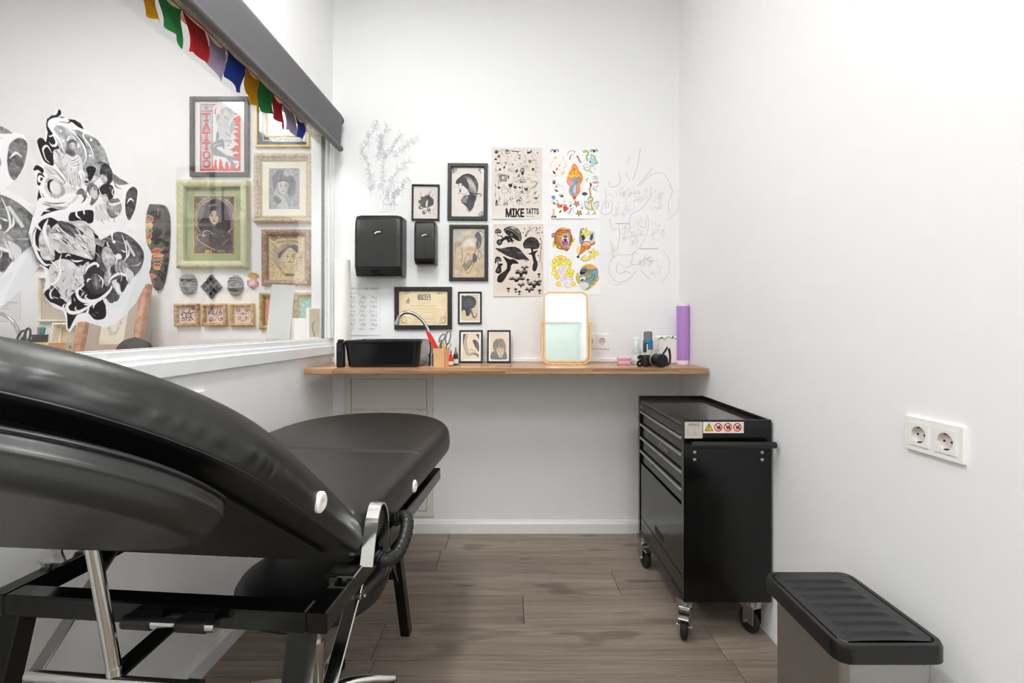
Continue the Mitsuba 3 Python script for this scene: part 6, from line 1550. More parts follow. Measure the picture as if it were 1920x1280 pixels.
COLLAGE = [
('f',[(399,305),(431,315),(450,341),(446,380),(423,438),(388,492),(346,533),(365,481),(403,401),(415,353)],(222,222,226),0.8,1),
('f',[(333,297),(376,305),(414,332),(420,359),(407,392),(366,435),(346,466),(326,486),(308,497),(290,480),(272,454),(266,414),(266,371),(272,337),(302,314)],(92,90,92),1.0,1),
('e',[(386.0,377.6)],21.3,30.4,(120,118,120),0.7,0.8),
('l',[(372.3,386.3),(396.5,381.8),(412.5,368.5)],4.1,(200,199,200),0.7,2),
('f',[(100,341),(134,302),(180,311),(255,310),(272,337),(266,404),(302,430),(290,478),(292,532),(260,542),(238,525),(211,529),(200,541),(185,565),(180,562),(180,532),(175,518),(148,505),(137,501),(124,482),(141,462),(137,428),(114,413),(100,389)],(52,48,50),1.0,1),
('f',[(123,564),(123,562),(125,562)],(52,48,50),1.0,1),
('f',[(131,72),(140,60),(156,50),(161,36),(167,36),(168,44),(159,56),(173,47),(180,52),(198,41),(216,35),(226,48),(224,58),(203,55),(183,59),(156,68),(144,80),(149,102),(163,119),(168,131),(149,145),(149,174),(135,176),(124,171),(115,153),(109,133),(115,122),(124,121),(130,125),(134,102),(131,90)],(52,48,50),1.0,1),
('f',[(100,197),(104,189),(115,188),(124,193),(122,203),(111,198),(102,203)],(52,48,50),1.0,1),
('f',[(109,211),(115,203),(126,208),(122,220),(120,238),(131,253),(115,262),(109,270),(111,250),(115,235),(109,231)],(52,48,50),1.0,1),
('f',[(154,80),(173,69),(198,69),(229,61),(262,67),(287,85),(304,120),(279,158),(240,199),(213,179),(178,158),(161,125),(149,100)],(168,168,170),1.0,1),
('f',[(224,66),(262,67),(287,85),(304,120),(273,165),(245,154),(234,109)],(146,146,148),0.8,1),
('f',[(152,83),(163,73),(183,70),(205,80),(224,96),(231,125),(213,150),(180,129),(161,113)],(176,176,178),0.9,1),
('l',[(175.3,135.4),(165.7,111.6),(149.2,95.5),(139.9,81.4),(149.2,67.5),(168.1,57.1),(190.1,53.4),(213.0,57.9)],7.4,(236,235,236),1,2),
('l',[(153.8,75.6),(177.8,69.0),(205.3,77.5),(226.1,95.5),(234.1,123.8),(226.1,148.1)],3.8,(236,235,236),1.0,2),
('l',[(192.6,52.3),(213.0,60.2),(239.5,61.4),(261.6,64.9)],5.5,(236,235,236),1.0,2),
('l',[(182.7,72.7),(186.4,86.2)],4.3,(52,48,50),1.0,2),
('l',[(205.3,75.2),(223.5,87.0),(238.2,105.4)],4.2,(52,48,50),1.0,2),
('l',[(234.1,61.2),(226.1,74.0),(247.7,97.1),(254.6,123.9)],3.0,(236,235,236),1.0,2),
('l',[(142.2,71.5),(149.2,102.2),(156.2,115.2),(153.8,125.1),(144.5,128.6),(137.7,123.4)],3.8,(236,235,236),1.0,2),
('l',[(126.4,161.8),(123.0,145.5),(133.1,134.0),(144.5,146.5)],3.1,(236,235,236),1.0,2),
('l',[(123.0,147.7),(128.6,165.5),(139.9,172.6)],1.8,(236,235,236),1.0,2),
('l',[(132.0,84.8),(142.2,91.6),(149.2,100.0),(139.9,109.2),(137.7,106.8)],2.2,(236,235,236),1.0,2),
('l',[(182.7,60.0),(202.7,43.3),(220.9,49.9)],5.2,(52,48,50),1.0,2),
('l',[(202.7,42.2),(218.2,47.4)],1.7,(236,235,236),1.0,2),
('e',[(166.9,84.9)],3.1,3.7,(236,235,236),1.0,0.0),
('e',[(247.7,75.2)],3.5,3.9,(236,235,236),1.0,0.0),
('e',[(213.0,102.8)],3.3,3.8,(236,235,236),1.0,0.0),
('e',[(172.9,106.5)],3.1,3.7,(236,235,236),1.0,0.0),
('e',[(245.0,117.5)],3.4,3.9,(236,235,236),1.0,0.0),
('f',[(180,124),(183,107),(193,92),(208,95),(209,109),(203,121),(205,129),(190,138),(180,134)],(110,108,110),1.0,1),
('e',[(197.7,111.0)],8.1,9.3,(176,174,174),0.9,0.5),
('e',[(198.9,108.1)],5.4,6.1,(206,204,204),0.8,0.5),
('f',[(183,105),(185,92),(193,86),(203,86),(207,94),(195,93)],(226,225,226),1.0,1),
('l',[(185.2,97.6),(195.1,89.0),(205.3,91.6)],1.3,(118,116,118),1.0,2),
('l',[(190.1,111.5),(197.7,106.7),(205.3,107.2)],1.2,(84,82,84),1.0,2),
('e',[(195.7,111.2)],1.6,1.0,(52,48,50),1.0,0.0),
('e',[(202.7,109.0)],1.7,1.0,(52,48,50),1.0,0.0),
('l',[(197.7,120.3),(204.0,117.5)],1.0,(84,82,84),1.0,2),
('f',[(180,136),(198,137),(213,126),(224,140),(226,160),(234,172),(224,199),(203,210),(183,202),(173,177),(173,155)],(214,213,214),1.0,1),
('l',[(182.7,138.5),(197.7,143.7),(213.0,127.7)],1.8,(236,235,236),0.9,2),
('l',[(184.2,141.7),(197.7,146.9),(214.6,131.4)],1.9,(150,149,150),0.9,2),
('l',[(185.7,144.8),(197.7,150.2),(216.1,135.1)],1.8,(236,235,236),0.9,2),
('l',[(187.2,148.0),(197.7,153.5),(217.7,138.8)],1.8,(150,149,150),0.9,2),
('l',[(188.6,151.2),(197.7,156.8),(219.3,142.6)],1.8,(236,235,236),0.9,2),
('l',[(190.1,154.4),(197.7,160.0),(220.9,146.3)],1.9,(150,149,150),0.9,2),
('l',[(191.6,157.6),(197.7,163.3),(222.4,150.1)],1.8,(236,235,236),0.9,2),
('l',[(185.2,178.1),(182.7,197.3),(190.1,211.3)],2.0,(140,139,140),0.8,2),
('l',[(191.1,176.2),(189.6,195.2),(195.7,209.7)],2.1,(140,139,140),0.8,2),
('l',[(197.2,174.2),(196.7,193.1),(201.2,208.1)],2.0,(140,139,140),0.8,2),
('l',[(203.3,172.3),(203.8,190.9),(206.8,206.4)],2.1,(140,139,140),0.8,2),
('l',[(209.4,170.3),(211.0,188.7),(212.5,204.8)],2.1,(140,139,140),0.8,2),
('l',[(215.6,168.3),(218.2,186.4),(218.2,203.1)],2.2,(140,139,140),0.8,2),
('l',[(211.7,150.6),(214.3,173.4),(219.5,190.8)],2.0,(84,82,84),0.9,2),
('f',[(213,169),(224,161),(229,174),(221,186)],(238,238,238),1.0,1),
('f',[(149,140),(163,131),(173,141),(170,160),(183,184),(180,194),(156,174),(149,163)],(196,195,196),1.0,1),
('l',[(153.8,147.6),(163.3,167.0),(180.2,188.9)],1.2,(236,235,236),0.8,2),
('l',[(156.7,148.4),(166.2,170.1),(180.2,188.9)],1.2,(118,116,118),0.8,2),
('l',[(159.5,149.2),(169.1,173.2),(180.2,188.9)],1.2,(236,235,236),0.8,2),
('l',[(162.4,150.0),(172.0,176.4),(180.2,188.9)],1.2,(118,116,118),0.8,2),
('l',[(165.2,150.8),(174.9,179.6),(180.2,188.9)],1.2,(236,235,236),0.8,2),
('l',[(168.1,151.7),(177.8,182.7),(180.2,188.9)],1.2,(118,116,118),0.8,2),
('l',[(171.0,152.5),(180.7,186.0),(180.2,188.9)],1.3,(236,235,236),0.8,2),
('l',[(173.9,153.3),(183.7,189.2),(180.2,188.9)],1.2,(118,116,118),0.8,2),
('e',[(156.2,137.8)],4.6,4.0,(118,116,118),0.7,0.5),
('e',[(162.8,135.3)],4.6,4.1,(226,225,226),0.7,0.5),
('e',[(169.5,132.9)],4.7,4.1,(118,116,118),0.7,0.5),
('e',[(156.2,146.8)],4.6,4.1,(226,225,226),0.7,0.5),
('e',[(162.8,144.4)],4.6,4.1,(118,116,118),0.7,0.5),
('e',[(169.5,142.0)],4.6,4.1,(226,225,226),0.7,0.5),
('f',[(126,184),(144,180),(159,187),(178,206),(168,216),(140,210),(129,198)],(206,205,206),1.0,1),
('l',[(149.2,182.9),(168.1,197.2),(180.2,209.6)],2.9,(84,82,84),0.8,2),
('l',[(130.9,186.7),(142.2,194.1),(158.6,202.5)],1.6,(118,116,118),1.0,2),
('f',[(126,215),(149,205),(173,212),(180,230),(159,252),(135,256),(124,242)],(190,189,190),1.0,1),
('e',[(151.5,227.1)],14.8,15.7,(226,225,226),0.9,0.5),
('l',[(133.1,201.5),(124.1,219.7),(121.9,240.0),(135.4,256.1),(160.9,256.1),(190.1,232.2),(202.7,221.7)],8.2,(236,235,236),1.0,2),
('l',[(149.2,207.6),(137.7,217.8),(136.5,233.7),(144.5,244.8)],5.8,(52,48,50),1.0,2),
('l',[(126.4,212.4),(115.3,211.5),(113.1,223.0),(124.1,221.9)],4.1,(236,235,236),1.0,2),
('l',[(172.9,209.5),(182.7,225.0),(180.2,234.9)],1.4,(200,199,200),0.9,2),
('l',[(176.3,209.8),(186.7,223.9),(185.2,233.6)],1.4,(84,82,84),0.9,2),
('l',[(179.7,210.2),(190.6,222.8),(190.1,232.2)],1.5,(200,199,200),0.9,2),
('l',[(183.2,210.6),(194.6,221.6),(195.1,230.8)],1.5,(84,82,84),0.9,2),
('l',[(186.7,210.9),(198.7,220.5),(200.2,229.4)],1.4,(200,199,200),0.9,2),
('l',[(190.1,211.3),(202.7,219.4),(205.3,228.0)],1.5,(84,82,84),0.9,2),
('l',[(193.6,211.7),(206.8,218.2),(210.4,226.6)],1.5,(200,199,200),0.9,2),
('l',[(197.2,212.1),(211.0,217.0),(215.6,225.2)],1.4,(84,82,84),0.9,2),
('f',[(234,155),(245,144),(262,146),(250,177),(237,190),(229,188),(240,173)],(52,48,50),1.0,1),
('l',[(247.7,150.6),(242.2,176.7)],1.8,(150,150,152),1.0,2),
('l',[(231.4,187.2),(238.2,180.3),(240.9,186.8)],2.6,(236,235,236),1.0,2),
('f',[(273,155),(279,130),(296,122),(311,138),(311,163),(296,178),(284,166)],(66,64,66),1.0,1),
('e',[(293.2,135.7)],10.6,6.1,(96,94,96),0.9,0.5),
('f',[(276,159),(287,153),(296,163),(290,177),(279,173)],(176,174,174),1.0,1),
('f',[(311,143),(336,148),(365,155),(345,174),(320,176)],(150,149,150),1.0,1),
('l',[(320.2,168.1),(335.8,171.3),(358.1,162.1),(381.3,150.0)],5.2,(236,235,236),1.0,2),
('f',[(237,200),(250,186),(267,194),(270,218),(250,245),(240,228)],(120,118,120),1.0,1),
('f',[(245,207),(259,194),(267,206),(262,225),(250,223)],(206,204,204),1.0,1),
('l',[(247.7,212.7),(254.6,208.4)],1.5,(84,82,84),1.0,2),
('l',[(260.2,209.3),(264.4,209.3)],1.3,(84,82,84),1.0,2),
('l',[(254.6,221.8),(260.2,221.6)],1.3,(84,82,84),1.0,2),
('f',[(273,194),(287,178),(311,176),(317,197),(308,220),(293,216),(279,208)],(58,56,58),1.0,1),
('f',[(279,213),(293,204),(299,220),(287,231)],(196,194,194),1.0,1),
('l',[(282.1,214.4),(288.8,211.1)],1.4,(84,82,84),1.0,2),
('f',[(262,247),(279,233),(302,234),(308,256),(293,274),(262,279)],(210,208,208),1.0,1),
('f',[(293,227),(326,205),(342,227),(326,257),(302,262)],(128,126,128),1.0,1),
('e',[(317.2,238.4)],19.2,15.4,(170,168,168),0.8,0.7),
('f',[(355,184),(378,159),(396,165),(393,201),(381,239),(368,258),(355,240)],(90,88,90),1.0,1),
('l',[(358.1,223.1),(377.9,226.2)],8.1,(150,150,152),0.8,2),
('l',[(384.6,150.3),(354.9,176.3),(348.5,209.7),(348.5,246.5)],7.7,(236,235,236),1.0,2),
('l',[(358.1,212.5),(371.3,195.8),(384.6,200.3)],3.6,(236,235,236),1.0,2),
('l',[(299.1,222.5),(308.1,227.8),(335.8,215.6),(348.5,199.2)],4.0,(236,235,236),1.0,2),
('l',[(329.5,193.9),(335.8,184.3),(354.9,171.0)],3.5,(236,235,236),1.0,2),
('l',[(314.1,182.7),(311.1,196.4),(323.3,208.5)],2.4,(236,235,236),1.0,2),
('l',[(338.9,165.1),(342.1,172.1),(358.1,167.4)],3.0,(236,235,236),1.0,2),
('l',[(321.8,239.8),(323.3,249.8),(334.2,244.6)],2.6,(236,235,236),1.0,2),
('l',[(368.0,159.3),(381.3,150.0)],2.6,(236,235,236),1.0,2),
('l',[(115.3,305.0),(146.9,291.1),(180.2,271.8),(218.2,255.4),(236.8,238.7),(239.5,218.6),(226.1,205.6)],8.8,(236,235,236),1.0,2),
('l',[(234.1,220.1),(231.4,232.9),(220.9,247.6)],3.6,(52,48,50),1.0,2),
('l',[(117.5,302.4),(133.1,287.7),(158.6,274.8),(177.8,272.4)],9.4,(52,48,50),1.0,2),
('l',[(119.7,273.4),(137.7,273.3),(172.9,271.3),(192.6,252.5)],7.0,(176,175,176),1.0,2),
('l',[(124.1,267.9),(149.2,265.9),(180.2,255.7)],2.8,(84,82,84),1.0,2),
('l',[(192.6,254.8),(207.9,236.8),(213.0,225.9)],8.6,(206,205,206),1.0,2),
('l',[(207.9,227.3),(223.5,215.9),(228.8,231.2)],13.2,(110,108,110),1.0,2),
('f',[(203,273),(250,257),(256,273),(250,291),(213,299),(188,298),(190,281)],(52,48,50),1.0,1),
('l',[(228.8,255.1),(228.8,269.5),(231.4,271.3)],3.2,(236,235,236),1.0,2),
('l',[(210.4,264.4),(207.9,279.2),(220.9,288.1)],3.9,(236,235,236),1.0,2),
('l',[(110.9,314.7),(139.9,297.2),(177.8,279.3)],3.6,(236,235,236),1.0,2),
('f',[(116,342),(137,320),(146,359),(151,395),(139,403),(120,401),(112,372)],(190,189,190),1.0,1),
('l',[(134.2,306.7),(125.0,333.4),(134.2,365.5),(148.3,390.6)],6.3,(236,235,236),1.0,2),
('l',[(100.5,305.5),(107.1,326.0),(118.3,337.0)],5.1,(236,235,236),1.0,2),
('l',[(107.1,330.4),(100.5,358.1),(107.1,392.2),(125.0,414.2),(141.2,412.1)],5.2,(236,235,236),1.0,2),
('l',[(104.9,372.7),(111.5,382.7),(116.0,379.8)],2.8,(236,235,236),1.0,2),
('l',[(145.9,304.1),(138.9,314.8),(141.2,323.4)],4.9,(52,48,50),1.0,2),
('l',[(120.5,354.5),(125.0,380.5),(129.6,400.1)],1.1,(118,116,118),0.7,2),
('l',[(125.5,353.5),(129.6,379.8),(133.8,399.5)],1.1,(118,116,118),0.7,2),
('l',[(130.5,352.6),(134.2,379.1),(138.0,398.9)],1.0,(118,116,118),0.7,2),
('l',[(135.6,351.7),(138.9,378.3),(142.2,398.3)],1.1,(118,116,118),0.7,2),
('l',[(140.8,350.7),(143.6,377.6),(146.4,397.7)],1.0,(118,116,118),0.7,2),
('f',[(137,336),(160,310),(200,297),(238,294),(260,329),(260,369),(249,388),(216,383),(180,386),(160,382),(137,363)],(200,199,200),1.0,1),
('f',[(158,306),(195,303),(227,318),(216,337),(195,336),(170,324)],(78,76,78),1.0,1),
('f',[(195,300),(232,290),(249,308),(238,321),(216,315)],(196,195,196),1.0,1),
('f',[(211,362),(227,367),(252,385),(227,381),(208,377)],(214,213,214),1.0,1),
('l',[(138.9,332.7),(150.2,343.3),(159.8,346.0)],2.1,(84,82,84),0.9,2),
('l',[(141.1,339.6),(151.5,347.0),(158.0,352.6)],1.3,(236,235,236),0.9,2),
('l',[(143.3,340.0),(156.3,340.3),(172.0,361.8)],2.2,(236,235,236),0.9,2),
('l',[(145.6,336.7),(157.8,346.3),(160.8,341.5)],2.5,(236,235,236),0.9,2),
('l',[(147.8,322.5),(158.2,327.8),(174.7,334.9)],2.1,(236,235,236),0.9,2),
('l',[(150.1,321.3),(155.9,330.0),(170.5,335.7)],2.6,(52,48,50),0.9,2),
('l',[(152.3,338.5),(161.0,341.8),(171.1,343.3)],2.4,(236,235,236),0.9,2),
('l',[(154.6,322.9),(163.0,324.3),(169.5,341.2)],1.4,(52,48,50),0.9,2),
('l',[(156.9,332.3),(173.8,336.0),(172.6,349.5)],2.4,(118,116,118),0.9,2),
('l',[(159.2,328.4),(167.9,329.2),(180.0,350.9)],1.3,(200,199,200),0.9,2),
('l',[(161.5,321.3),(167.1,331.7),(178.9,336.6)],1.9,(84,82,84),0.9,2),
('l',[(163.8,347.7),(178.2,352.3),(184.4,359.4)],2.9,(52,48,50),0.9,2),
('l',[(166.1,325.6),(183.2,334.0),(185.6,347.6)],1.4,(236,235,236),0.9,2),
('l',[(168.5,348.9),(180.9,355.8),(184.0,356.3)],1.9,(52,48,50),0.9,2),
('l',[(170.8,341.9),(179.9,346.0),(186.9,347.9)],2.1,(84,82,84),0.9,2),
('l',[(173.2,315.9),(182.8,323.6),(190.2,332.0)],2.5,(84,82,84),0.9,2),
('l',[(175.5,345.7),(182.8,348.5),(204.7,365.2)],1.6,(84,82,84),0.9,2),
('l',[(177.9,320.0),(190.9,326.3),(203.7,330.3)],2.0,(52,48,50),0.9,2),
('l',[(180.3,329.5),(186.6,331.1),(210.5,336.0)],2.4,(118,116,118),0.9,2),
('l',[(182.6,329.3),(199.3,334.3),(206.1,352.1)],2.9,(84,82,84),0.9,2),
('l',[(185.0,321.5),(197.3,331.6),(210.0,329.8)],2.7,(84,82,84),0.9,2),
('l',[(187.4,342.5),(193.4,348.7),(206.8,347.2)],1.6,(236,235,236),0.9,2),
('l',[(189.9,335.3),(196.7,340.7),(219.5,358.4)],2.3,(200,199,200),0.9,2),
('l',[(192.3,333.1),(209.8,339.3),(222.6,345.1)],1.8,(118,116,118),0.9,2),
('l',[(194.7,352.6),(200.2,361.7),(218.0,371.8)],1.6,(52,48,50),0.9,2),
('l',[(197.2,312.7),(209.5,321.5),(227.3,330.1)],2.4,(118,116,118),0.9,2),
('l',[(199.6,325.0),(213.8,335.6),(229.4,335.8)],2.6,(236,235,236),0.9,2),
('l',[(202.1,335.4),(215.6,339.9),(227.3,351.4)],1.3,(200,199,200),0.9,2),
('l',[(204.6,313.0),(213.2,318.7),(225.8,336.6)],2.4,(236,235,236),0.9,2),
('l',[(207.1,328.8),(223.5,329.1),(235.2,331.4)],2.3,(236,235,236),0.9,2),
('l',[(209.5,307.3),(227.7,307.3),(238.3,323.3)],2.1,(52,48,50),0.9,2),
('l',[(212.1,324.7),(219.3,333.2),(236.6,344.1)],1.7,(236,235,236),0.9,2),
('l',[(214.6,331.5),(223.1,337.2),(234.8,349.1)],2.7,(84,82,84),0.9,2),
('l',[(217.1,352.2),(227.6,360.0),(238.5,359.0)],2.2,(52,48,50),0.9,2),
('l',[(219.6,343.2),(238.0,345.8),(238.7,357.2)],1.7,(84,82,84),0.9,2),
('l',[(222.2,350.1),(232.8,357.2),(249.8,368.9)],2.7,(236,235,236),0.9,2),
('l',[(224.7,328.5),(231.2,330.1),(255.8,331.1)],2.5,(236,235,236),0.9,2),
('l',[(227.3,322.6),(241.7,329.3),(254.6,333.9)],1.5,(118,116,118),0.9,2),
('l',[(229.9,315.3),(237.3,316.9),(257.1,327.5)],2.3,(200,199,200),0.9,2),
('l',[(232.5,339.7),(243.1,341.2),(252.5,362.1)],1.7,(200,199,200),0.9,2),
('l',[(235.1,300.3),(247.2,309.2),(254.8,309.8)],1.8,(200,199,200),0.9,2),
('l',[(237.7,359.4),(250.2,372.3),(257.2,382.9)],2.6,(84,82,84),0.9,2),
('l',[(240.3,304.0),(259.1,311.7),(259.4,317.9)],2.4,(52,48,50),0.9,2),
('l',[(243.0,322.6),(256.6,333.5),(273.7,345.9)],2.1,(200,199,200),0.9,2),
('l',[(245.6,363.2),(252.6,375.4),(276.5,387.1)],1.5,(84,82,84),0.9,2),
('l',[(248.3,358.1),(267.9,369.8),(274.7,379.5)],1.9,(200,199,200),0.9,2),
('l',[(236.6,327.7),(217.0,360.7)],1.8,(236,235,236),0.9,2),
('l',[(226.6,323.3),(248.8,345.1)],2.2,(84,82,84),0.9,2),
('l',[(227.8,336.0),(253.6,355.5)],2.4,(200,199,200),0.9,2),
('l',[(239.1,330.1),(255.1,344.7)],1.5,(236,235,236),0.9,2),
('l',[(235.9,332.0),(220.5,362.1)],2.2,(236,235,236),0.9,2),
('l',[(221.8,331.1),(250.4,367.8)],1.5,(84,82,84),0.9,2),
('l',[(239.7,330.6),(238.3,350.7)],1.8,(52,48,50),0.9,2),
('l',[(229.8,322.7),(256.1,356.3)],1.7,(52,48,50),0.9,2),
('l',[(226.7,336.3),(216.3,363.4)],1.6,(200,199,200),0.9,2),
('l',[(220.7,333.1),(218.9,360.2)],2.1,(200,199,200),0.9,2),
('l',[(227.6,324.7),(231.6,347.2)],1.4,(52,48,50),0.9,2),
('l',[(214.5,328.1),(214.0,357.0)],2.0,(84,82,84),0.9,2),
('l',[(230.2,324.2),(245.3,347.3)],1.9,(236,235,236),0.9,2),
('l',[(232.8,335.4),(252.0,343.5)],1.9,(84,82,84),0.9,2),
('l',[(227.9,339.4),(236.6,351.4)],1.5,(84,82,84),0.9,2),
('l',[(219.7,338.5),(248.9,368.1)],1.6,(236,235,236),0.9,2),
('l',[(237.6,324.5),(247.4,348.9)],1.4,(84,82,84),0.9,2),
('l',[(217.0,326.3),(230.2,358.3)],2.3,(84,82,84),0.9,2),
('l',[(160.3,307.8),(175.0,318.7)],1.5,(200,199,200),0.9,2),
('l',[(162.5,308.1),(178.3,319.9)],1.5,(84,82,84),0.9,2),
('l',[(164.7,308.3),(181.5,321.1)],1.5,(236,235,236),0.9,2),
('l',[(166.9,308.5),(184.8,322.4)],1.5,(236,235,236),0.9,2),
('l',[(169.1,308.7),(188.1,323.6)],1.5,(200,199,200),0.9,2),
('l',[(171.3,309.0),(191.4,324.8)],1.6,(52,48,50),0.9,2),
('l',[(173.5,309.2),(194.7,326.1)],1.6,(52,48,50),0.9,2),
('l',[(175.8,309.4),(198.1,327.3)],1.6,(236,235,236),0.9,2),
('l',[(178.0,309.6),(201.4,328.6)],1.6,(52,48,50),0.9,2),
('l',[(180.3,309.9),(204.8,329.9)],1.6,(200,199,200),0.9,2),
('l',[(182.5,310.1),(208.2,331.2)],1.6,(236,235,236),0.9,2),
('l',[(184.8,310.3),(211.7,332.4)],1.6,(84,82,84),0.9,2),
('l',[(187.1,310.5),(215.1,333.7)],1.6,(236,235,236),0.9,2),
('l',[(189.4,310.8),(218.6,335.0)],1.6,(236,235,236),0.9,2),
('l',[(138.9,337.5),(170.1,331.4),(185.0,337.9)],2.1,(118,116,118),0.8,2),
('l',[(136.6,353.8),(155.5,352.7),(177.5,365.1)],2.1,(118,116,118),0.8,2),
('f',[(151,390),(180,379),(238,385),(260,389),(255,405),(216,390),(188,392),(158,401)],(52,48,50),1.0,1),
('l',[(177.5,389.8),(185.0,382.8),(192.7,385.2)],2.3,(236,235,236),1.0,2),
('f',[(137,420),(160,398),(190,396),(216,410),(241,392),(243,414),(227,438),(224,458),(193,482),(193,496),(180,501),(168,488),(156,472),(139,456)],(206,205,206),1.0,1),
('l',[(144.6,455.2),(146.0,459.2),(136.6,460.7)],1.3,(84,82,84),0.9,2),
('l',[(149.8,409.8),(158.5,411.7),(157.9,415.5)],1.8,(200,199,200),0.9,2),
('l',[(173.7,420.5),(172.7,425.7),(162.5,426.9)],1.7,(84,82,84),0.9,2),
('l',[(211.1,434.9),(206.8,435.0),(212.8,437.4)],2.4,(236,235,236),0.9,2),
('l',[(194.3,416.2),(197.1,417.6),(203.1,421.6)],1.4,(84,82,84),0.9,2),
('l',[(218.7,434.2),(227.5,441.6),(225.8,447.1)],2.4,(236,235,236),0.9,2),
('l',[(160.0,419.8),(166.2,420.2),(150.6,435.5)],2.5,(200,199,200),0.9,2),
('l',[(145.7,429.6),(154.5,429.7),(139.5,438.1)],1.4,(52,48,50),0.9,2),
('l',[(177.0,494.2),(180.8,499.9),(185.5,510.0)],1.2,(200,199,200),0.9,2),
('l',[(150.9,425.7),(151.2,429.2),(159.0,436.0)],1.1,(84,82,84),0.9,2),
('l',[(164.0,486.2),(166.1,489.7),(177.9,495.7)],2.5,(236,235,236),0.9,2),
('l',[(218.2,402.2),(221.4,408.6),(206.3,419.6)],1.4,(236,235,236),0.9,2),
('l',[(191.6,455.1),(191.7,458.6),(186.9,463.6)],1.6,(200,199,200),0.9,2),
('l',[(167.3,462.7),(169.5,463.5),(174.4,468.6)],1.1,(84,82,84),0.9,2),
('l',[(195.9,458.2),(195.6,464.0),(184.6,466.0)],1.7,(200,199,200),0.9,2),
('l',[(147.8,487.2),(147.8,490.4),(161.5,492.1)],1.8,(236,235,236),0.9,2),
('l',[(154.2,491.8),(151.2,497.8),(143.7,500.5)],1.3,(52,48,50),0.9,2),
('l',[(173.9,415.3),(172.8,414.7),(172.9,426.2)],2.0,(236,235,236),0.9,2),
('l',[(174.6,470.4),(181.4,469.1),(170.1,474.9)],1.8,(200,199,200),0.9,2),
('l',[(226.7,470.4),(230.4,472.1),(221.3,483.2)],2.1,(200,199,200),0.9,2),
('l',[(158.4,428.7),(155.2,437.7),(159.7,439.9)],1.4,(52,48,50),0.9,2),
('l',[(200.1,398.2),(197.0,396.5),(188.3,405.3)],1.6,(52,48,50),0.9,2),
('l',[(228.8,409.2),(225.1,419.1),(229.7,416.7)],1.7,(236,235,236),0.9,2),
('l',[(211.7,476.7),(205.1,476.2),(222.1,487.6)],2.3,(84,82,84),0.9,2),
('l',[(182.2,470.1),(181.6,469.6),(174.0,484.9)],2.0,(84,82,84),0.9,2),
('l',[(192.3,469.3),(201.2,471.3),(189.9,473.2)],2.4,(52,48,50),0.9,2),
('l',[(191.8,439.5),(194.3,446.5),(192.0,453.5)],1.2,(84,82,84),0.9,2),
('l',[(160.5,463.9),(154.7,465.6),(167.8,475.3)],1.5,(84,82,84),0.9,2),
('l',[(161.0,463.4),(159.3,471.7),(157.5,472.1)],2.0,(84,82,84),0.9,2),
('l',[(181.6,475.4),(179.4,477.0),(180.1,491.1)],2.5,(84,82,84),0.9,2),
('l',[(148.8,480.1),(142.1,486.0),(152.2,493.2)],2.1,(84,82,84),0.9,2),
('l',[(216.9,447.5),(224.6,451.2),(208.8,461.6)],2.5,(84,82,84),0.9,2),
('l',[(218.4,416.3),(211.5,416.6),(213.8,419.6)],2.4,(236,235,236),0.9,2),
('l',[(147.0,454.5),(152.9,452.6),(137.3,467.7)],2.3,(52,48,50),0.9,2),
('l',[(143.5,464.5),(138.1,472.0),(142.7,476.6)],1.7,(200,199,200),0.9,2),
('l',[(172.2,444.0),(170.8,451.2),(168.9,448.5)],1.8,(52,48,50),0.9,2),
('l',[(208.0,484.3),(207.7,491.9),(214.2,498.8)],2.4,(52,48,50),0.9,2),
('l',[(226.3,487.4),(230.3,491.1),(233.9,501.2)],1.8,(236,235,236),0.9,2),
('l',[(229.1,417.4),(224.0,423.3),(236.0,423.8)],1.8,(200,199,200),0.9,2),
('l',[(167.8,492.0),(161.5,493.6),(158.7,503.8)],2.2,(84,82,84),0.9,2),
('l',[(142.8,448.9),(148.9,449.6),(136.2,456.7)],1.8,(200,199,200),0.9,2),
('l',[(208.9,453.4),(205.1,453.6),(203.9,458.7)],2.3,(84,82,84),0.9,2),
('l',[(199.9,487.4),(202.1,495.1),(200.8,495.6)],2.6,(200,199,200),0.9,2),
('l',[(214.4,404.3),(222.5,405.7),(207.5,409.5)],2.3,(200,199,200),0.9,2),
('l',[(216.7,470.1),(223.4,467.9),(230.6,484.7)],2.6,(84,82,84),0.9,2),
('l',[(182.8,422.9),(182.6,430.8),(181.7,436.3)],1.4,(200,199,200),0.9,2),
('l',[(153.0,471.8),(156.2,475.2),(142.5,482.7)],1.4,(84,82,84),0.9,2),
('l',[(219.4,476.9),(226.8,475.0),(214.0,490.1)],1.4,(236,235,236),0.9,2),
('l',[(206.6,404.4),(212.5,407.8),(208.0,406.9)],1.4,(84,82,84),0.9,2),
('l',[(229.2,402.3),(236.8,401.4),(231.8,412.1)],1.4,(84,82,84),0.9,2),
('l',[(170.1,439.2),(172.3,448.3),(175.9,441.9)],1.2,(84,82,84),0.9,2),
('l',[(150.7,440.1),(151.3,448.9),(160.6,450.5)],1.1,(236,235,236),0.9,2),
('l',[(208.4,442.0),(205.9,441.2),(217.6,455.9)],2.3,(84,82,84),0.9,2),
('l',[(227.6,408.4),(231.4,417.0),(236.5,423.9)],2.3,(200,199,200),0.9,2),
('l',[(203.9,421.4),(199.7,428.2),(200.3,437.8)],2.0,(84,82,84),0.9,2),
('l',[(182.5,435.7),(176.7,441.3),(173.6,447.8)],1.4,(84,82,84),0.9,2),
('l',[(178.2,478.9),(181.1,477.4),(172.0,483.8)],1.3,(236,235,236),0.9,2),
('l',[(214.3,428.4),(221.7,436.5),(205.2,434.8)],1.4,(236,235,236),0.9,2),
('l',[(185.9,486.3),(189.4,492.4),(190.3,492.9)],2.3,(84,82,84),0.9,2),
('l',[(203.2,455.2),(195.8,457.5),(200.0,467.3)],1.3,(236,235,236),0.9,2),
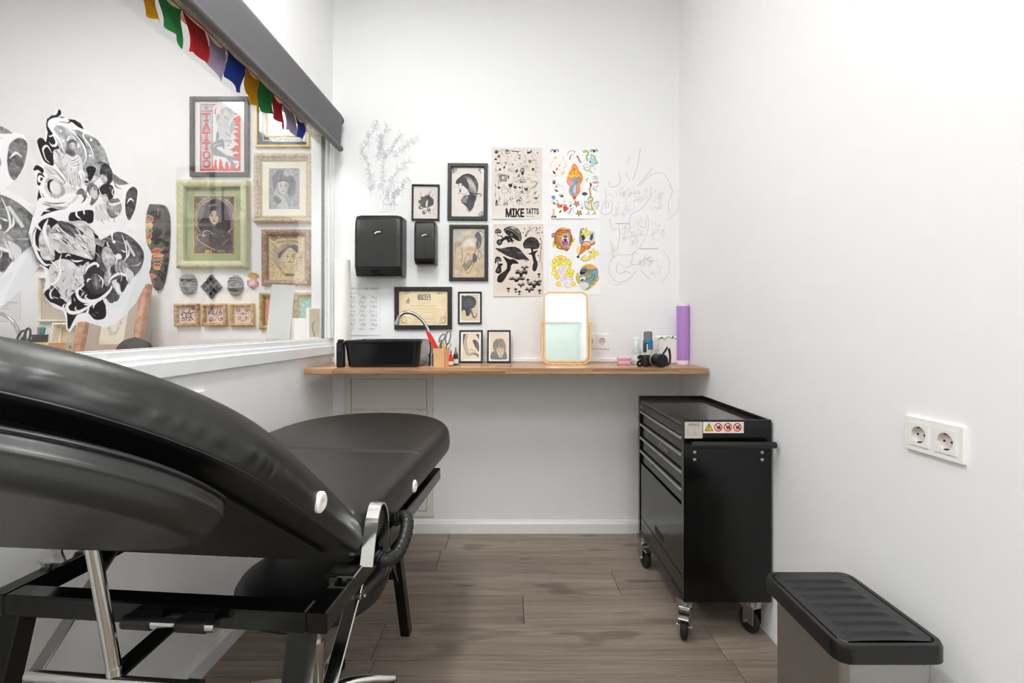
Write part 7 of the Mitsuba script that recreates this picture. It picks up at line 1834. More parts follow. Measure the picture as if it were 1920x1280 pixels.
('e',[(192.7,409.0)],10.4,9.5,(226,225,226),0.8,0.5),
('f',[(281,358),(292,346),(308,349),(317,366),(323,386),(308,398),(302,410),(292,400),(281,379)],(170,169,170),1.0,1),
('e',[(298.6,360.6)],12.3,11.4,(206,205,206),0.8,0.6),
('l',[(286.6,359.9),(295.6,356.5)],1.7,(84,82,84),1.0,2),
('l',[(302.2,354.9),(309.3,355.3)],1.9,(84,82,84),1.0,2),
('l',[(300.1,373.4),(309.3,371.5)],1.9,(84,82,84),1.0,2),
('f',[(323,386),(349,374),(366,391),(376,415),(359,430),(342,416),(320,407)],(150,149,150),1.0,1),
('f',[(349,393),(376,401),(383,417),(366,435),(356,419)],(214,213,214),1.0,1),
('l',[(329.7,379.7),(323.3,396.4),(332.8,413.8)],2.2,(200,199,200),0.8,2),
('l',[(334.1,379.1),(329.0,395.7),(338.0,413.3)],2.2,(118,116,118),0.8,2),
('l',[(338.6,378.5),(334.8,395.0),(343.2,412.7)],2.2,(200,199,200),0.8,2),
('l',[(343.2,377.9),(340.6,394.3),(348.4,412.1)],2.2,(118,116,118),0.8,2),
('l',[(347.7,377.3),(346.4,393.6),(353.6,411.6)],2.2,(200,199,200),0.8,2),
('l',[(352.3,376.7),(352.3,392.8),(358.9,411.0)],2.3,(118,116,118),0.8,2),
('f',[(272,352),(284,335),(308,336),(284,348),(278,366)],(52,48,50),1.0,1),
('f',[(227,428),(243,406),(278,407),(302,435),(290,467),(255,475),(238,461)],(70,68,70),1.0,1),
('f',[(252,425),(272,423),(278,448),(263,464),(252,445)],(110,108,110),1.0,1),
('l',[(251.8,420.2),(254.6,439.9),(260.3,462.0)],1.5,(118,116,118),0.9,2),
('l',[(255.2,419.8),(258.0,439.6),(262.9,461.8)],1.5,(84,82,84),0.9,2),
('l',[(258.6,419.5),(261.4,439.3),(265.5,461.6)],1.5,(150,150,152),0.9,2),
('l',[(262.0,419.1),(264.9,438.9),(268.1,461.4)],1.6,(150,150,152),0.9,2),
('l',[(265.5,418.7),(268.4,438.6),(270.7,461.2)],1.5,(118,116,118),0.9,2),
('l',[(268.9,418.3),(271.8,438.3),(273.3,461.0)],1.6,(84,82,84),0.9,2),
('l',[(272.4,417.9),(275.3,437.9),(275.9,460.8)],1.6,(84,82,84),0.9,2),
('f',[(290,416),(305,404),(311,429),(299,451),(287,442)],(150,149,150),1.0,1),
('l',[(229.6,427.6),(240.6,406.6),(260.3,394.2),(270.4,399.2),(266.0,403.5)],5.0,(236,235,236),1.0,2),
('l',[(237.8,446.5),(240.6,438.8),(249.0,436.7)],3.4,(236,235,236),1.0,2),
('l',[(167.6,383.1),(161.5,407.1),(165.2,425.2),(155.5,449.4),(142.4,459.8),(138.9,455.5)],4.4,(236,235,236),1.0,2),
('l',[(150.7,463.6),(138.9,480.5),(141.2,491.7),(147.1,492.5)],3.1,(236,235,236),1.0,2),
('l',[(224.2,469.7),(216.2,463.0),(208.2,475.7),(218.8,491.9),(243.4,495.5),(271.8,489.0),(298.6,469.4),(310.8,452.8),(307.8,450.5)],6.7,(236,235,236),1.0,2),
('l',[(180.0,503.5),(190.1,500.6),(180.0,510.6),(187.6,524.4),(210.9,523.7),(237.8,510.6),(260.3,497.1)],6.2,(236,235,236),1.0,2),
('l',[(301.6,445.8),(307.8,429.6),(332.8,413.8),(355.6,416.7),(358.9,429.9)],5.0,(236,235,236),1.0,2),
('l',[(237.8,476.1),(232.3,483.8),(240.6,490.7),(254.6,491.2)],3.5,(236,235,236),1.0,2),
('l',[(243.4,505.4),(235.1,525.5),(221.5,535.6),(220.2,530.8)],5.6,(236,235,236),1.0,2),
('l',[(205.6,509.5),(203.0,516.8),(210.9,518.9)],2.4,(236,235,236),1.0,2),
('l',[(251.8,526.3),(258.9,532.3)],2.7,(236,235,236),1.0,2),
('l',[(260.3,522.3),(268.9,523.3)],2.7,(236,235,236),1.0,2),
('l',[(254.6,512.4),(257.4,502.3),(271.8,491.5)],3.6,(236,235,236),1.0,2),
('l',[(226.9,503.7),(243.4,502.9),(260.3,494.6)],3.6,(236,235,236),1.0,2),
('l',[(254.6,297.4),(266.0,310.1),(295.6,306.9),(320.2,291.5),(332.8,262.4)],6.1,(236,235,236),1.0,2),
('l',[(313.9,326.9),(310.8,309.1),(320.2,291.5)],3.7,(236,235,236),1.0,2),
('e',[(317.1,327.6)],5.1,4.2,(236,235,236),1.0,0.0),
('e',[(332.8,366.0)],9.8,8.0,(236,235,236),1.0,0.0),
('l',[(345.8,380.2),(358.9,362.2),(355.6,333.0),(340.9,300.7)],3.3,(236,235,236),1.0,2),
('l',[(339.3,346.4),(352.3,349.7),(345.8,350.7)],2.7,(236,235,236),1.0,2),
('l',[(295.6,330.1),(298.6,339.9),(303.2,343.1)],3.1,(236,235,236),1.0,2),
('l',[(307.8,273.2),(313.9,279.7),(310.8,283.0)],2.6,(236,235,236),1.0,2),
('e',[(264.6,290.2)],5.9,6.6,(236,235,236),1.0,0.0),
('l',[(254.6,312.4),(277.7,320.6),(295.6,319.8)],3.0,(236,235,236),1.0,2),
('l',[(260.3,317.5),(283.6,316.9)],2.0,(236,235,236),1.0,2),
('f',[(311,437),(330,430),(342,442),(346,469),(333,472),(320,457)],(214,213,214),1.0,1),
('l',[(323.3,438.6),(332.8,459.0),(342.5,469.0)],5.6,(236,235,236),1.0,2),
('f',[(326,433),(356,419),(352,447),(342,464),(336,443)],(70,68,70),1.0,1),
('f',[(292,480),(314,474),(336,477),(326,491),(311,487),(311,497),(302,487)],(84,82,84),1.0,1),
('f',[(284,483),(292,503),(314,513),(346,498),(366,462),(346,474),(326,494),(302,495)],(228,228,230),1.0,1),
('l',[(192.7,531.4),(200.4,536.0)],1.0,(200,199,200),1.0,2),
('l',[(129.6,298.7),(180.0,303.6),(251.8,310.4),(307.8,322.7),(410.7,332.2)],0.7,(220,219,220),0.8,2),
('l',[(283.0,133.9),(286.1,139.1),(286.6,144.2)],1.2,(84,82,84),0.9,2),
('l',[(294.6,130.8),(289.9,135.1),(292.7,142.6)],1.5,(52,48,50),0.9,2),
('l',[(287.3,137.9),(284.3,142.1),(293.6,146.3)],1.3,(52,48,50),0.9,2),
('l',[(301.6,143.3),(297.6,146.6),(307.4,148.1)],1.4,(52,48,50),0.9,2),
('l',[(299.8,130.7),(304.8,133.6),(302.6,136.4)],2.1,(118,116,118),0.9,2),
('l',[(298.7,148.8),(297.4,151.3),(297.3,160.9)],1.5,(84,82,84),0.9,2),
('l',[(289.1,149.0),(283.9,155.7),(286.7,157.0)],2.0,(84,82,84),0.9,2),
('l',[(290.4,133.0),(290.1,135.9),(286.7,145.8)],2.1,(84,82,84),0.9,2),
('l',[(296.9,132.7),(300.0,135.4),(298.1,137.5)],1.3,(52,48,50),0.9,2),
('l',[(281.5,133.1),(277.5,137.6),(286.3,139.8)],1.6,(118,116,118),0.9,2),
('l',[(293.1,147.1),(294.1,152.4),(291.1,154.9)],1.6,(52,48,50),0.9,2),
('l',[(296.2,146.2),(294.8,149.4),(292.8,157.3)],1.3,(118,116,118),0.9,2),
('l',[(289.8,145.3),(285.3,149.4),(292.7,156.4)],1.3,(52,48,50),0.9,2),
('l',[(304.5,139.5),(309.0,140.2),(308.2,145.8)],1.5,(118,116,118),0.9,2),
('l',[(287.0,142.9),(291.4,143.6),(286.9,153.8)],1.3,(118,116,118),0.9,2),
('l',[(286.0,138.2),(290.1,140.8),(281.0,147.5)],1.2,(84,82,84),0.9,2),
('l',[(290.1,147.7),(295.4,151.9),(297.4,153.6)],1.6,(118,116,118),0.9,2),
('l',[(289.3,146.1),(289.0,152.3),(283.4,158.8)],1.7,(52,48,50),0.9,2),
('l',[(285.0,134.4),(283.3,137.4),(281.6,146.0)],1.9,(84,82,84),0.9,2),
('l',[(307.0,138.3),(305.5,143.5),(299.8,147.8)],1.7,(118,116,118),0.9,2),
('l',[(290.9,147.8),(293.8,152.1),(287.8,160.5)],1.8,(118,116,118),0.9,2),
('l',[(300.0,128.8),(303.0,131.4),(296.5,137.1)],1.6,(118,116,118),0.9,2),
('l',[(300.9,180.7),(302.4,185.6),(306.0,186.8)],2.1,(118,116,118),0.9,2),
('l',[(286.9,195.8),(285.2,198.9),(294.2,200.1)],1.5,(84,82,84),0.9,2),
('l',[(296.0,196.6),(297.8,200.0),(297.8,207.8)],1.7,(84,82,84),0.9,2),
('l',[(293.2,201.2),(297.1,203.4),(300.9,205.5)],1.8,(118,116,118),0.9,2),
('l',[(291.9,185.5),(293.9,189.8),(285.0,195.9)],1.4,(52,48,50),0.9,2),
('l',[(304.2,183.9),(309.2,186.8),(304.9,191.8)],1.6,(118,116,118),0.9,2),
('l',[(287.0,186.0),(284.3,192.9),(279.5,196.0)],1.4,(84,82,84),0.9,2),
('l',[(307.7,178.2),(308.2,184.5),(308.5,185.3)],1.5,(118,116,118),0.9,2),
('l',[(290.3,201.2),(295.1,205.6),(289.1,212.3)],1.8,(84,82,84),0.9,2),
('l',[(288.9,193.9),(287.7,198.4),(284.4,201.1)],1.3,(118,116,118),0.9,2),
('l',[(306.0,187.6),(306.7,192.3),(300.4,198.8)],2.1,(84,82,84),0.9,2),
('l',[(281.2,200.8),(281.1,205.0),(284.3,207.6)],2.0,(52,48,50),0.9,2),
('l',[(289.3,187.9),(294.4,190.7),(288.0,195.5)],2.1,(84,82,84),0.9,2),
('l',[(305.6,184.7),(300.4,191.3),(312.8,189.5)],1.3,(52,48,50),0.9,2),
('l',[(301.0,184.0),(301.3,187.1),(307.8,192.7)],1.5,(84,82,84),0.9,2),
('l',[(306.2,177.4),(303.9,182.4),(314.0,184.0)],2.0,(118,116,118),0.9,2),
('l',[(303.4,184.8),(299.4,189.3),(306.6,193.3)],1.8,(52,48,50),0.9,2),
('l',[(286.7,195.1),(289.3,199.0),(279.7,203.8)],1.6,(52,48,50),0.9,2),
('l',[(307.9,180.2),(302.6,187.3),(306.8,189.7)],1.9,(118,116,118),0.9,2),
('l',[(287.5,182.2),(291.1,185.3),(290.3,191.5)],2.1,(84,82,84),0.9,2),
('l',[(301.4,183.5),(305.0,187.6),(300.4,190.9)],2.0,(84,82,84),0.9,2),
('l',[(305.6,195.5),(306.1,199.7),(302.9,202.4)],1.7,(52,48,50),0.9,2),
('l',[(257.4,196.3),(260.6,200.9),(259.7,200.7)],1.7,(118,116,118),0.9,2),
('l',[(262.3,192.5),(257.8,199.5),(258.3,203.1)],2.0,(84,82,84),0.9,2),
('l',[(261.9,186.4),(264.0,189.7),(257.3,194.0)],1.9,(118,116,118),0.9,2),
('l',[(246.2,194.4),(242.4,199.2),(240.1,201.4)],1.6,(84,82,84),0.9,2),
('l',[(241.6,203.3),(236.8,207.0),(244.2,210.8)],1.4,(84,82,84),0.9,2),
('l',[(246.2,200.3),(248.2,202.4),(248.1,208.1)],1.9,(84,82,84),0.9,2),
('l',[(243.4,196.5),(239.1,200.7),(248.1,202.0)],2.0,(118,116,118),0.9,2),
('l',[(256.7,189.1),(255.6,192.0),(249.8,198.4)],1.6,(118,116,118),0.9,2),
('l',[(256.0,197.0),(257.0,199.8),(261.5,203.7)],1.4,(84,82,84),0.9,2),
('l',[(262.3,194.2),(257.9,198.1),(269.0,202.0)],1.3,(118,116,118),0.9,2),
('l',[(262.4,197.5),(262.3,200.5),(265.3,204.2)],1.8,(150,150,152),0.9,2),
('l',[(245.0,204.4),(243.5,208.5),(239.8,216.4)],1.6,(84,82,84),0.9,2),
('l',[(238.6,203.3),(238.7,207.8),(239.6,212.9)],1.5,(118,116,118),0.9,2),
('l',[(257.5,195.2),(254.4,200.2),(263.8,202.9)],1.5,(150,150,152),0.9,2),
('l',[(237.3,201.7),(238.5,205.1),(236.9,207.3)],1.3,(118,116,118),0.9,2),
('l',[(262.5,196.7),(266.3,199.7),(263.3,202.2)],1.8,(150,150,152),0.9,2),
('l',[(247.7,193.3),(251.6,195.6),(251.3,199.3)],1.2,(118,116,118),0.9,2),
('l',[(246.0,191.3),(250.4,192.5),(248.4,197.5)],1.7,(84,82,84),0.9,2),
('l',[(256.3,194.2),(258.4,198.1),(258.5,202.7)],2.0,(84,82,84),0.9,2),
('l',[(245.0,202.1),(244.7,205.4),(248.3,210.9)],1.3,(118,116,118),0.9,2),
('l',[(253.8,199.8),(249.2,205.7),(257.0,205.6)],1.6,(150,150,152),0.9,2),
('l',[(252.1,189.2),(247.6,194.9),(259.2,195.6)],1.4,(118,116,118),0.9,2),
('l',[(261.2,428.4),(264.3,430.5),(260.7,438.3)],1.9,(118,116,118),0.9,2),
('l',[(257.2,445.0),(254.7,449.0),(254.3,450.6)],1.3,(84,82,84),0.9,2),
('l',[(268.6,451.9),(267.6,456.4),(262.4,459.7)],1.4,(52,48,50),0.9,2),
('l',[(271.9,437.3),(267.5,443.0),(273.8,445.3)],1.7,(118,116,118),0.9,2),
('l',[(253.2,434.5),(254.5,439.6),(259.3,441.0)],1.7,(84,82,84),0.9,2),
('l',[(255.3,436.6),(255.1,442.1),(251.8,444.7)],1.4,(52,48,50),0.9,2),
('l',[(271.6,443.9),(267.3,448.2),(272.8,450.6)],1.3,(52,48,50),0.9,2),
('l',[(263.3,456.4),(266.4,462.1),(269.1,461.4)],2.1,(118,116,118),0.9,2),
('l',[(263.3,423.7),(267.4,428.3),(267.2,432.4)],1.7,(52,48,50),0.9,2),
('l',[(253.4,423.2),(255.7,428.1),(250.0,434.2)],1.6,(84,82,84),0.9,2),
('l',[(258.7,450.4),(255.0,454.9),(256.1,455.8)],1.8,(52,48,50),0.9,2),
('l',[(256.5,436.8),(251.9,439.8),(254.4,448.0)],2.2,(52,48,50),0.9,2),
('l',[(276.0,439.4),(272.1,442.8),(273.9,445.9)],1.9,(84,82,84),0.9,2),
('l',[(262.0,430.0),(262.3,432.8),(265.1,437.9)],2.2,(118,116,118),0.9,2),
('l',[(270.9,446.7),(275.3,450.4),(269.9,454.9)],2.1,(84,82,84),0.9,2),
('l',[(246.0,436.6),(247.0,439.0),(250.6,444.1)],1.3,(84,82,84),0.9,2),
('l',[(276.4,441.1),(276.2,447.2),(274.7,447.8)],1.5,(84,82,84),0.9,2),
('l',[(259.0,453.4),(261.8,458.8),(257.1,464.3)],2.1,(52,48,50),0.9,2),
('l',[(272.0,421.9),(273.2,425.7),(266.6,433.4)],1.8,(84,82,84),0.9,2),
('l',[(272.7,445.6),(275.3,448.7),(279.1,455.8)],2.1,(118,116,118),0.9,2),
('l',[(256.4,422.2),(257.7,427.7),(254.6,427.5)],1.8,(52,48,50),0.9,2),
('l',[(251.7,427.5),(246.8,433.0),(253.3,435.9)],1.8,(52,48,50),0.9,2),
('l',[(267.2,131.9),(275.7,124.0),(293.2,123.1)],2.7,(52,48,50),0.9,2),
('l',[(309.6,132.9),(320.2,139.7),(317.2,153.6)],3.0,(52,48,50),0.9,2),
('l',[(272.9,187.1),(270.0,202.8),(278.6,215.4)],2.8,(52,48,50),0.9,2),
('l',[(239.5,204.1),(234.1,220.1),(242.2,230.0)],2.7,(52,48,50),0.9,2),
('l',[(314.1,241.1),(323.0,246.7),(322.4,254.6)],1.7,(84,82,84),0.8,2),
('l',[(300.5,261.7),(300.0,269.4),(304.0,276.1)],1.7,(118,116,118),0.8,2),
('l',[(280.5,235.6),(276.0,244.2),(279.1,251.0)],1.7,(200,199,200),0.8,2),
('l',[(282.3,271.4),(280.5,279.3),(288.2,285.2)],1.7,(84,82,84),0.8,2),
('l',[(261.6,240.9),(269.5,246.3),(259.1,256.2)],1.7,(236,235,236),0.8,2),
('l',[(312.8,260.6),(318.0,267.1),(316.7,275.1)],1.7,(118,116,118),0.8,2),
('l',[(296.2,232.3),(292.1,240.9),(294.5,247.9)],1.7,(200,199,200),0.8,2),
('l',[(289.1,230.3),(289.0,237.8),(284.0,246.6)],1.7,(118,116,118),0.8,2),
('l',[(331.3,246.4),(331.1,254.3),(324.4,263.6)],1.7,(236,235,236),0.8,2),
('l',[(277.8,237.3),(276.3,245.1),(285.3,250.4)],1.7,(84,82,84),0.8,2),
('l',[(330.2,227.0),(333.9,233.9),(337.6,240.8)],1.7,(118,116,118),0.8,2),
('l',[(310.2,249.5),(313.6,256.4),(314.7,263.8)],1.7,(200,199,200),0.8,2),
('l',[(291.0,247.9),(292.9,255.0),(300.8,260.7)],1.7,(236,235,236),0.8,2),
('l',[(291.1,233.2),(298.3,239.0),(289.1,248.8)],1.7,(200,199,200),0.8,2),
('l',[(261.1,242.1),(263.3,249.0),(264.5,256.1)],1.6,(118,116,118),0.8,2),
('l',[(292.3,243.3),(288.0,251.9),(299.7,256.7)],1.7,(236,235,236),0.8,2),
('l',[(213.1,144.4),(213.8,150.4),(217.9,155.6)],1.3,(84,82,84),0.8,2),
('l',[(190.2,199.9),(192.1,205.4),(195.8,210.8)],1.3,(84,82,84),0.8,2),
('l',[(222.6,175.6),(226.0,180.7),(227.5,187.0)],1.4,(84,82,84),0.8,2),
('l',[(183.3,160.4),(180.7,167.3),(180.1,173.9)],1.2,(236,235,236),0.8,2),
('l',[(214.9,175.5),(215.2,181.6),(213.6,188.7)],1.3,(84,82,84),0.8,2),
('l',[(212.2,197.8),(217.0,202.5),(214.5,209.9)],1.3,(84,82,84),0.8,2),
('l',[(192.7,197.0),(190.9,203.6),(191.5,209.9)],1.2,(84,82,84),0.8,2),
('l',[(197.9,187.3),(200.8,192.5),(193.8,201.1)],1.2,(118,116,118),0.8,2),
('l',[(225.4,165.4),(221.7,172.8),(232.0,176.2)],1.3,(118,116,118),0.8,2),
('l',[(180.0,152.3),(179.8,158.4),(179.0,165.1)],1.2,(236,235,236),0.8,2),
('l',[(176.8,198.6),(179.4,203.8),(175.2,211.4)],1.2,(84,82,84),0.8,2),
('l',[(217.7,200.8),(220.8,206.1),(214.9,214.4)],1.3,(118,116,118),0.8,2),
('l',[(193.7,165.0),(194.4,170.8),(196.7,176.6)],1.3,(84,82,84),0.8,2),
('l',[(204.4,161.8),(203.8,168.1),(209.3,172.9)],1.3,(236,235,236),0.8,2),
('l',[(196.4,159.8),(201.4,164.2),(194.5,173.0)],1.3,(236,235,236),0.8,2),
('l',[(176.8,169.4),(174.2,176.2),(177.3,181.6)],1.3,(84,82,84),0.8,2),
('l',[(202.5,167.9),(207.1,172.5),(198.5,181.8)],1.2,(118,116,118),0.8,2),
('l',[(179.8,157.2),(183.2,162.0),(176.5,170.7)],1.3,(84,82,84),0.8,2),
('l',[(174.1,187.7),(178.6,192.2),(178.9,198.5)],1.2,(84,82,84),0.8,2),
('l',[(175.8,166.6),(180.4,171.0),(175.8,179.0)],1.3,(118,116,118),0.8,2),
('l',[(201.3,203.0),(202.9,208.7),(206.0,214.3)],1.3,(118,116,118),0.8,2),
('l',[(200.6,148.2),(200.5,154.4),(204.7,159.5)],1.2,(118,116,118),0.8,2),
('l',[(364.0,421.4),(366.9,430.9),(367.6,441.2)],2.0,(84,82,84),0.8,2),
('l',[(298.3,406.6),(301.5,415.6),(305.5,425.0)],1.9,(236,235,236),0.8,2),
('l',[(369.9,396.3),(376.7,405.3),(376.7,415.8)],2.1,(200,199,200),0.8,2),
('l',[(291.8,422.2),(291.9,431.4),(302.1,440.3)],1.9,(200,199,200),0.8,2),
('l',[(298.4,406.6),(296.9,416.1),(298.7,425.7)],1.9,(200,199,200),0.8,2),
('l',[(277.9,417.6),(281.5,426.4),(283.8,435.9)],1.8,(84,82,84),0.8,2),
('l',[(284.7,406.6),(289.6,415.2),(293.2,424.6)],1.9,(118,116,118),0.8,2),
('l',[(341.7,415.4),(342.6,425.0),(338.7,435.5)],1.9,(236,235,236),0.8,2),
('l',[(290.6,399.9),(295.8,408.6),(300.3,417.9)],1.8,(84,82,84),0.8,2),
('l',[(279.0,424.8),(275.8,434.3),(272.8,444.3)],1.8,(200,199,200),0.8,2),
('l',[(309.9,396.6),(308.7,406.1),(319.0,414.9)],1.9,(84,82,84),0.8,2),
('l',[(304.9,392.7),(304.8,402.1),(301.9,412.3)],1.9,(236,235,236),0.8,2),
('l',[(331.3,403.6),(336.3,412.6),(342.2,422.2)],2.0,(118,116,118),0.8,2),
('l',[(302.9,411.2),(306.2,420.2),(296.5,431.1)],1.9,(236,235,236),0.8,2),
('l',[(121.9,222.5),(115.3,239.7),(124.1,261.3),(149.2,265.9)],3.1,(236,235,236),1.0,2),
('l',[(139.9,201.5),(156.2,198.7),(172.9,207.2)],3.1,(236,235,236),1.0,2),
('l',[(247.7,216.4),(245.0,234.1),(234.1,249.0)],3.6,(236,235,236),1.0,2),
('l',[(213.0,235.4),(202.7,252.2),(180.2,264.9)],3.5,(236,235,236),1.0,2),
('l',[(338.9,183.4),(326.4,202.5),(311.1,209.2)],4.0,(236,235,236),1.0,2),
('l',[(351.7,245.8),(335.8,262.5),(326.4,274.9)],4.1,(236,235,236),1.0,2),
('l',[(110.9,284.4),(121.9,288.2),(139.9,286.1)],3.1,(236,235,236),1.0,2),
('l',[(138.9,403.3),(150.7,410.9),(162.7,425.5)],2.8,(236,235,236),1.0,2),
('l',[(249.0,385.7),(237.8,377.4),(226.9,376.5)],3.2,(236,235,236),1.0,2),
('l',[(216.2,443.6),(226.9,452.3),(216.2,465.4)],3.3,(236,235,236),1.0,2),
('l',[(175.0,503.7),(170.1,513.3),(180.0,517.6)],3.0,(236,235,236),1.0,2),
('l',[(268.9,423.4),(283.6,437.1),(280.6,457.8)],3.4,(236,235,236),1.0,2),
('l',[(313.9,360.9),(326.5,372.2),(323.3,385.9)],3.5,(236,235,236),1.0,2),
('l',[(352.3,371.3),(365.6,355.8),(365.6,336.8)],3.7,(236,235,236),1.0,2),
('l',[(192.7,393.5),(205.6,396.5),(226.9,391.2)],3.1,(236,235,236),1.0,2),
('f',[(260,328),(292,329),(284,348),(257,342)],(160,158,156),1,0),
('f',[(352,320),(359,315),(390,355),(383,360)],(206,205,202),1,0),
('f',[(84,352),(93,349),(99,380),(90,382)],(206,204,196),1,0)]


def collage(pale):
    a = Sheet(.40, .56, (70, 25, 470, 585), (232, 231, 233), .0011)
    a.cut = sg.Polygon(COLLAGE_OUTLINE).buffer(2)
    q = (lambda c: tuple(int(x + (214 - x) * pale) for x in c)) if pale else (lambda c: c)  # mixes a reflection of light into the print colours
    for c in COLLAGE:
        if c[0] == 'f': a.f(c[1], q(c[2]), c[3], bool(c[4]))
        elif c[0] == 'l': a.l(c[1], max(c[2] * (1.45 if sum(c[3]) > 690 else 1.1), 1.5), q(c[3]), c[4], c[5])
        else: a.e(c[1][0][0], c[1][0][1], c[2], c[3], q(c[4]), 0, c[5], c[6])
    a.mottle(.06, .75, .045, .62)
    a.mottle(.25, .5, .045, .62, 5)
    return a


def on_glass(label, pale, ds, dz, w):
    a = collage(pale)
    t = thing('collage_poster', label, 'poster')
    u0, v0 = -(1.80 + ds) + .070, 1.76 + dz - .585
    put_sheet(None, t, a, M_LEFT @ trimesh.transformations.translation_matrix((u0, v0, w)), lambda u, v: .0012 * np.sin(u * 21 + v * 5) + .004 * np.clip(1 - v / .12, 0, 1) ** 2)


on_glass('large cut-out black and white collage of figures and scrolls taped to the window', 0, 0, 0, -.011)
on_glass('cut-out collage paled by a painted light reflection, taped to the window at the left edge of the picture', .25, .305, .021, -.016)


# ---- tracing-paper line drawings on the back wall
def draw_twigs():
    a = Sheet(.36, .56, (230, 110, 740, 850), (243, 243, 244), .0011)
    br = [[(375, 120), (310, 250), (255, 370), (300, 480), (330, 600), (312, 690)], [(450, 165), (410, 270), (425, 400), (420, 560), (385, 670)], [(560, 225), (510, 320), (430, 420)], [(690, 262), (600, 320), (490, 405)], [(630, 430), (520, 530), (470, 640)], [(620, 570), (540, 700), (470, 790)], [(390, 240), (400, 330), (380, 430)]]
    r = random.Random(21); cut = []
    for b in br: cut.append(sg.LineString(spline(b, 5)).buffer(22))
    cut.append(sg.Polygon([(400, 650), (600, 620), (540, 780), (500, 830), (400, 835)]))
    tips = []
    for b in br:
        p = spline(b, 7)
        a.l(p, 3, (168, 168, 172), .8, 0, False)
        for i in range(0, len(p) - 1):
            d = p[i + 1] - p[i]; an = math.atan2(d[1], d[0])
            for s_ in (-1, 1, 1 if i % 2 else -1):
                t_ = an + s_ * r.uniform(.5, 1.3) + (math.pi if r.random() < .6 else 0); L_ = r.uniform(22, 48)
                q = p[i] + (r.uniform(-8, 8), r.uniform(-8, 8)); e_ = q + (L_ * math.cos(t_), L_ * math.sin(t_))
                m_ = (q + e_) / 2; n_ = np.array((-math.sin(t_), math.cos(t_))) * L_ * .11
                a.l([q, m_ + n_, e_, m_ - n_, q], 2.2, (160, 160, 165), .6)
                cut.append(sg.Polygon([q, m_ + n_ * 1.5, e_, m_ - n_ * 1.5]).buffer(5))
    for i in range(70):
        x, y = r.uniform(400, 590), r.uniform(640, 790)
        if x - 400 > (830 - y) * 1.3: continue
        a.l([(x, y), (x + r.uniform(-16, 16), y - 22), (x + r.uniform(-20, 20), y - 44)], 2.4, (150, 150, 155), .8)
    a.l([(420, 780), (545, 782)], 3, (150, 150, 155)); 
    for k in range(6): a.l([(425 + k * 22, 785), (415 + k * 22, 830)], 2.5, (160, 160, 165))
    a.e(675, 262, 40, 22, (232, 232, 214), .4, .6, .5)
    a.cut = shapely.union_all([c.buffer(0) for c in cut]).buffer(4)
    return a


def draw_dragon():
    a = Sheet(.46, .80, (185, 60, 845, 1180), (240, 240, 241), .0012)
    r = random.Random(31); c = (186, 186, 190); d = (158, 158, 163)
    o = [(505, 75), (518, 120), (512, 200), (500, 270), (600, 235), (690, 262), (760, 360), (830, 470), (822, 580), (740, 660), (735, 880), (756, 1000), (725, 1120), (610, 1140), (515, 1055), (430, 1110), (320, 1160), (262, 1090), (262, 960), (280, 860), (255, 640), (200, 600), (198, 440), (250, 340), (300, 372), (340, 268), (360, 360), (410, 250), (432, 135), (452, 190), (455, 280), (480, 200)]
    a.cut = sg.Polygon(spline(o, 5, True)).buffer(6)
    for p in (((240, 470), (215, 540), (200, 590), (250, 605), (290, 560), (280, 490)), ((235, 520), (250, 500), (262, 540), (240, 555), (235, 520)), ((262, 345), (275, 385), (330, 375), (355, 330), (342, 270)), ((232, 400), (240, 460), (270, 440), (300, 470)),
              ((432, 140), (400, 260), (430, 330)), ((515, 80), (490, 220), (455, 330), (470, 280)), ((490, 380), (560, 300), (610, 240)), ((510, 380), (600, 290), (700, 280), (760, 380)), ((600, 380), (590, 470), (520, 560), (440, 610), (430, 720)), ((570, 600), (580, 700), (530, 840), (440, 930)),
              ((440, 930), (340, 930), (270, 990), (270, 1080), (330, 1145), (420, 1120), (480, 1060)), ((340, 990), (320, 1040), (350, 1080), (400, 1060), (440, 1080)), ((350, 1000), (400, 1030), (460, 1000)), ((430, 970), (460, 1010), (520, 1000)), ((500, 920), (460, 910), (450, 980)),
              ((700, 900), (745, 980), (735, 1080), (690, 1140)), ((515, 1055), (600, 1130)), ((750, 380), (770, 420), (740, 520), (745, 590)), ((820, 480), (815, 570), (760, 630), (720, 650)), ((340, 690), (350, 770), (330, 880), (290, 880), (270, 800)), ((530, 640), (490, 680), (550, 710), (560, 640)), ((270, 640), (290, 720), (330, 720))):
        a.l(p, 3, d if r.random() < .5 else c, .9)
    a.l([(318, 678), (425, 678)], 6, d, .8); a.l([(510, 880), (650, 882)], 6, d, .9)
    cx = [(390, 430, 60, 40), (640, 490, 60, 90), (380, 560, 70, 60), (420, 760, 60, 70), (500, 470, 60, 40), (640, 1020, 60, 70), (560, 980, 60, 30), (650, 740, 60, 80), (480, 800, 50, 60), (300, 900, 30, 50)]
    for i in range(190):
        x, y, w_, h_ = r.choice(cx); x += r.uniform(-w_, w_); y += r.uniform(-h_, h_)
        t_ = r.random() * 6.28; L_ = r.uniform(30, 80); k = r.uniform(-14, 14)
        a.curl(x, y, L_ * .4, t_, r.uniform(.35, .8) * r.choice((-1, 1)), 2.4, d if r.random() < .3 else c, [(x + L_ * .4 * math.cos(t_) + k, y + L_ * .5 * math.sin(t_) + 20 + k)], .8)
    a.e(500, 665, 40, 40, (236, 232, 206), 0, .45, .6); a.e(300, 890, 50, 40, (234, 230, 212), 0, .4, .7)
    return a


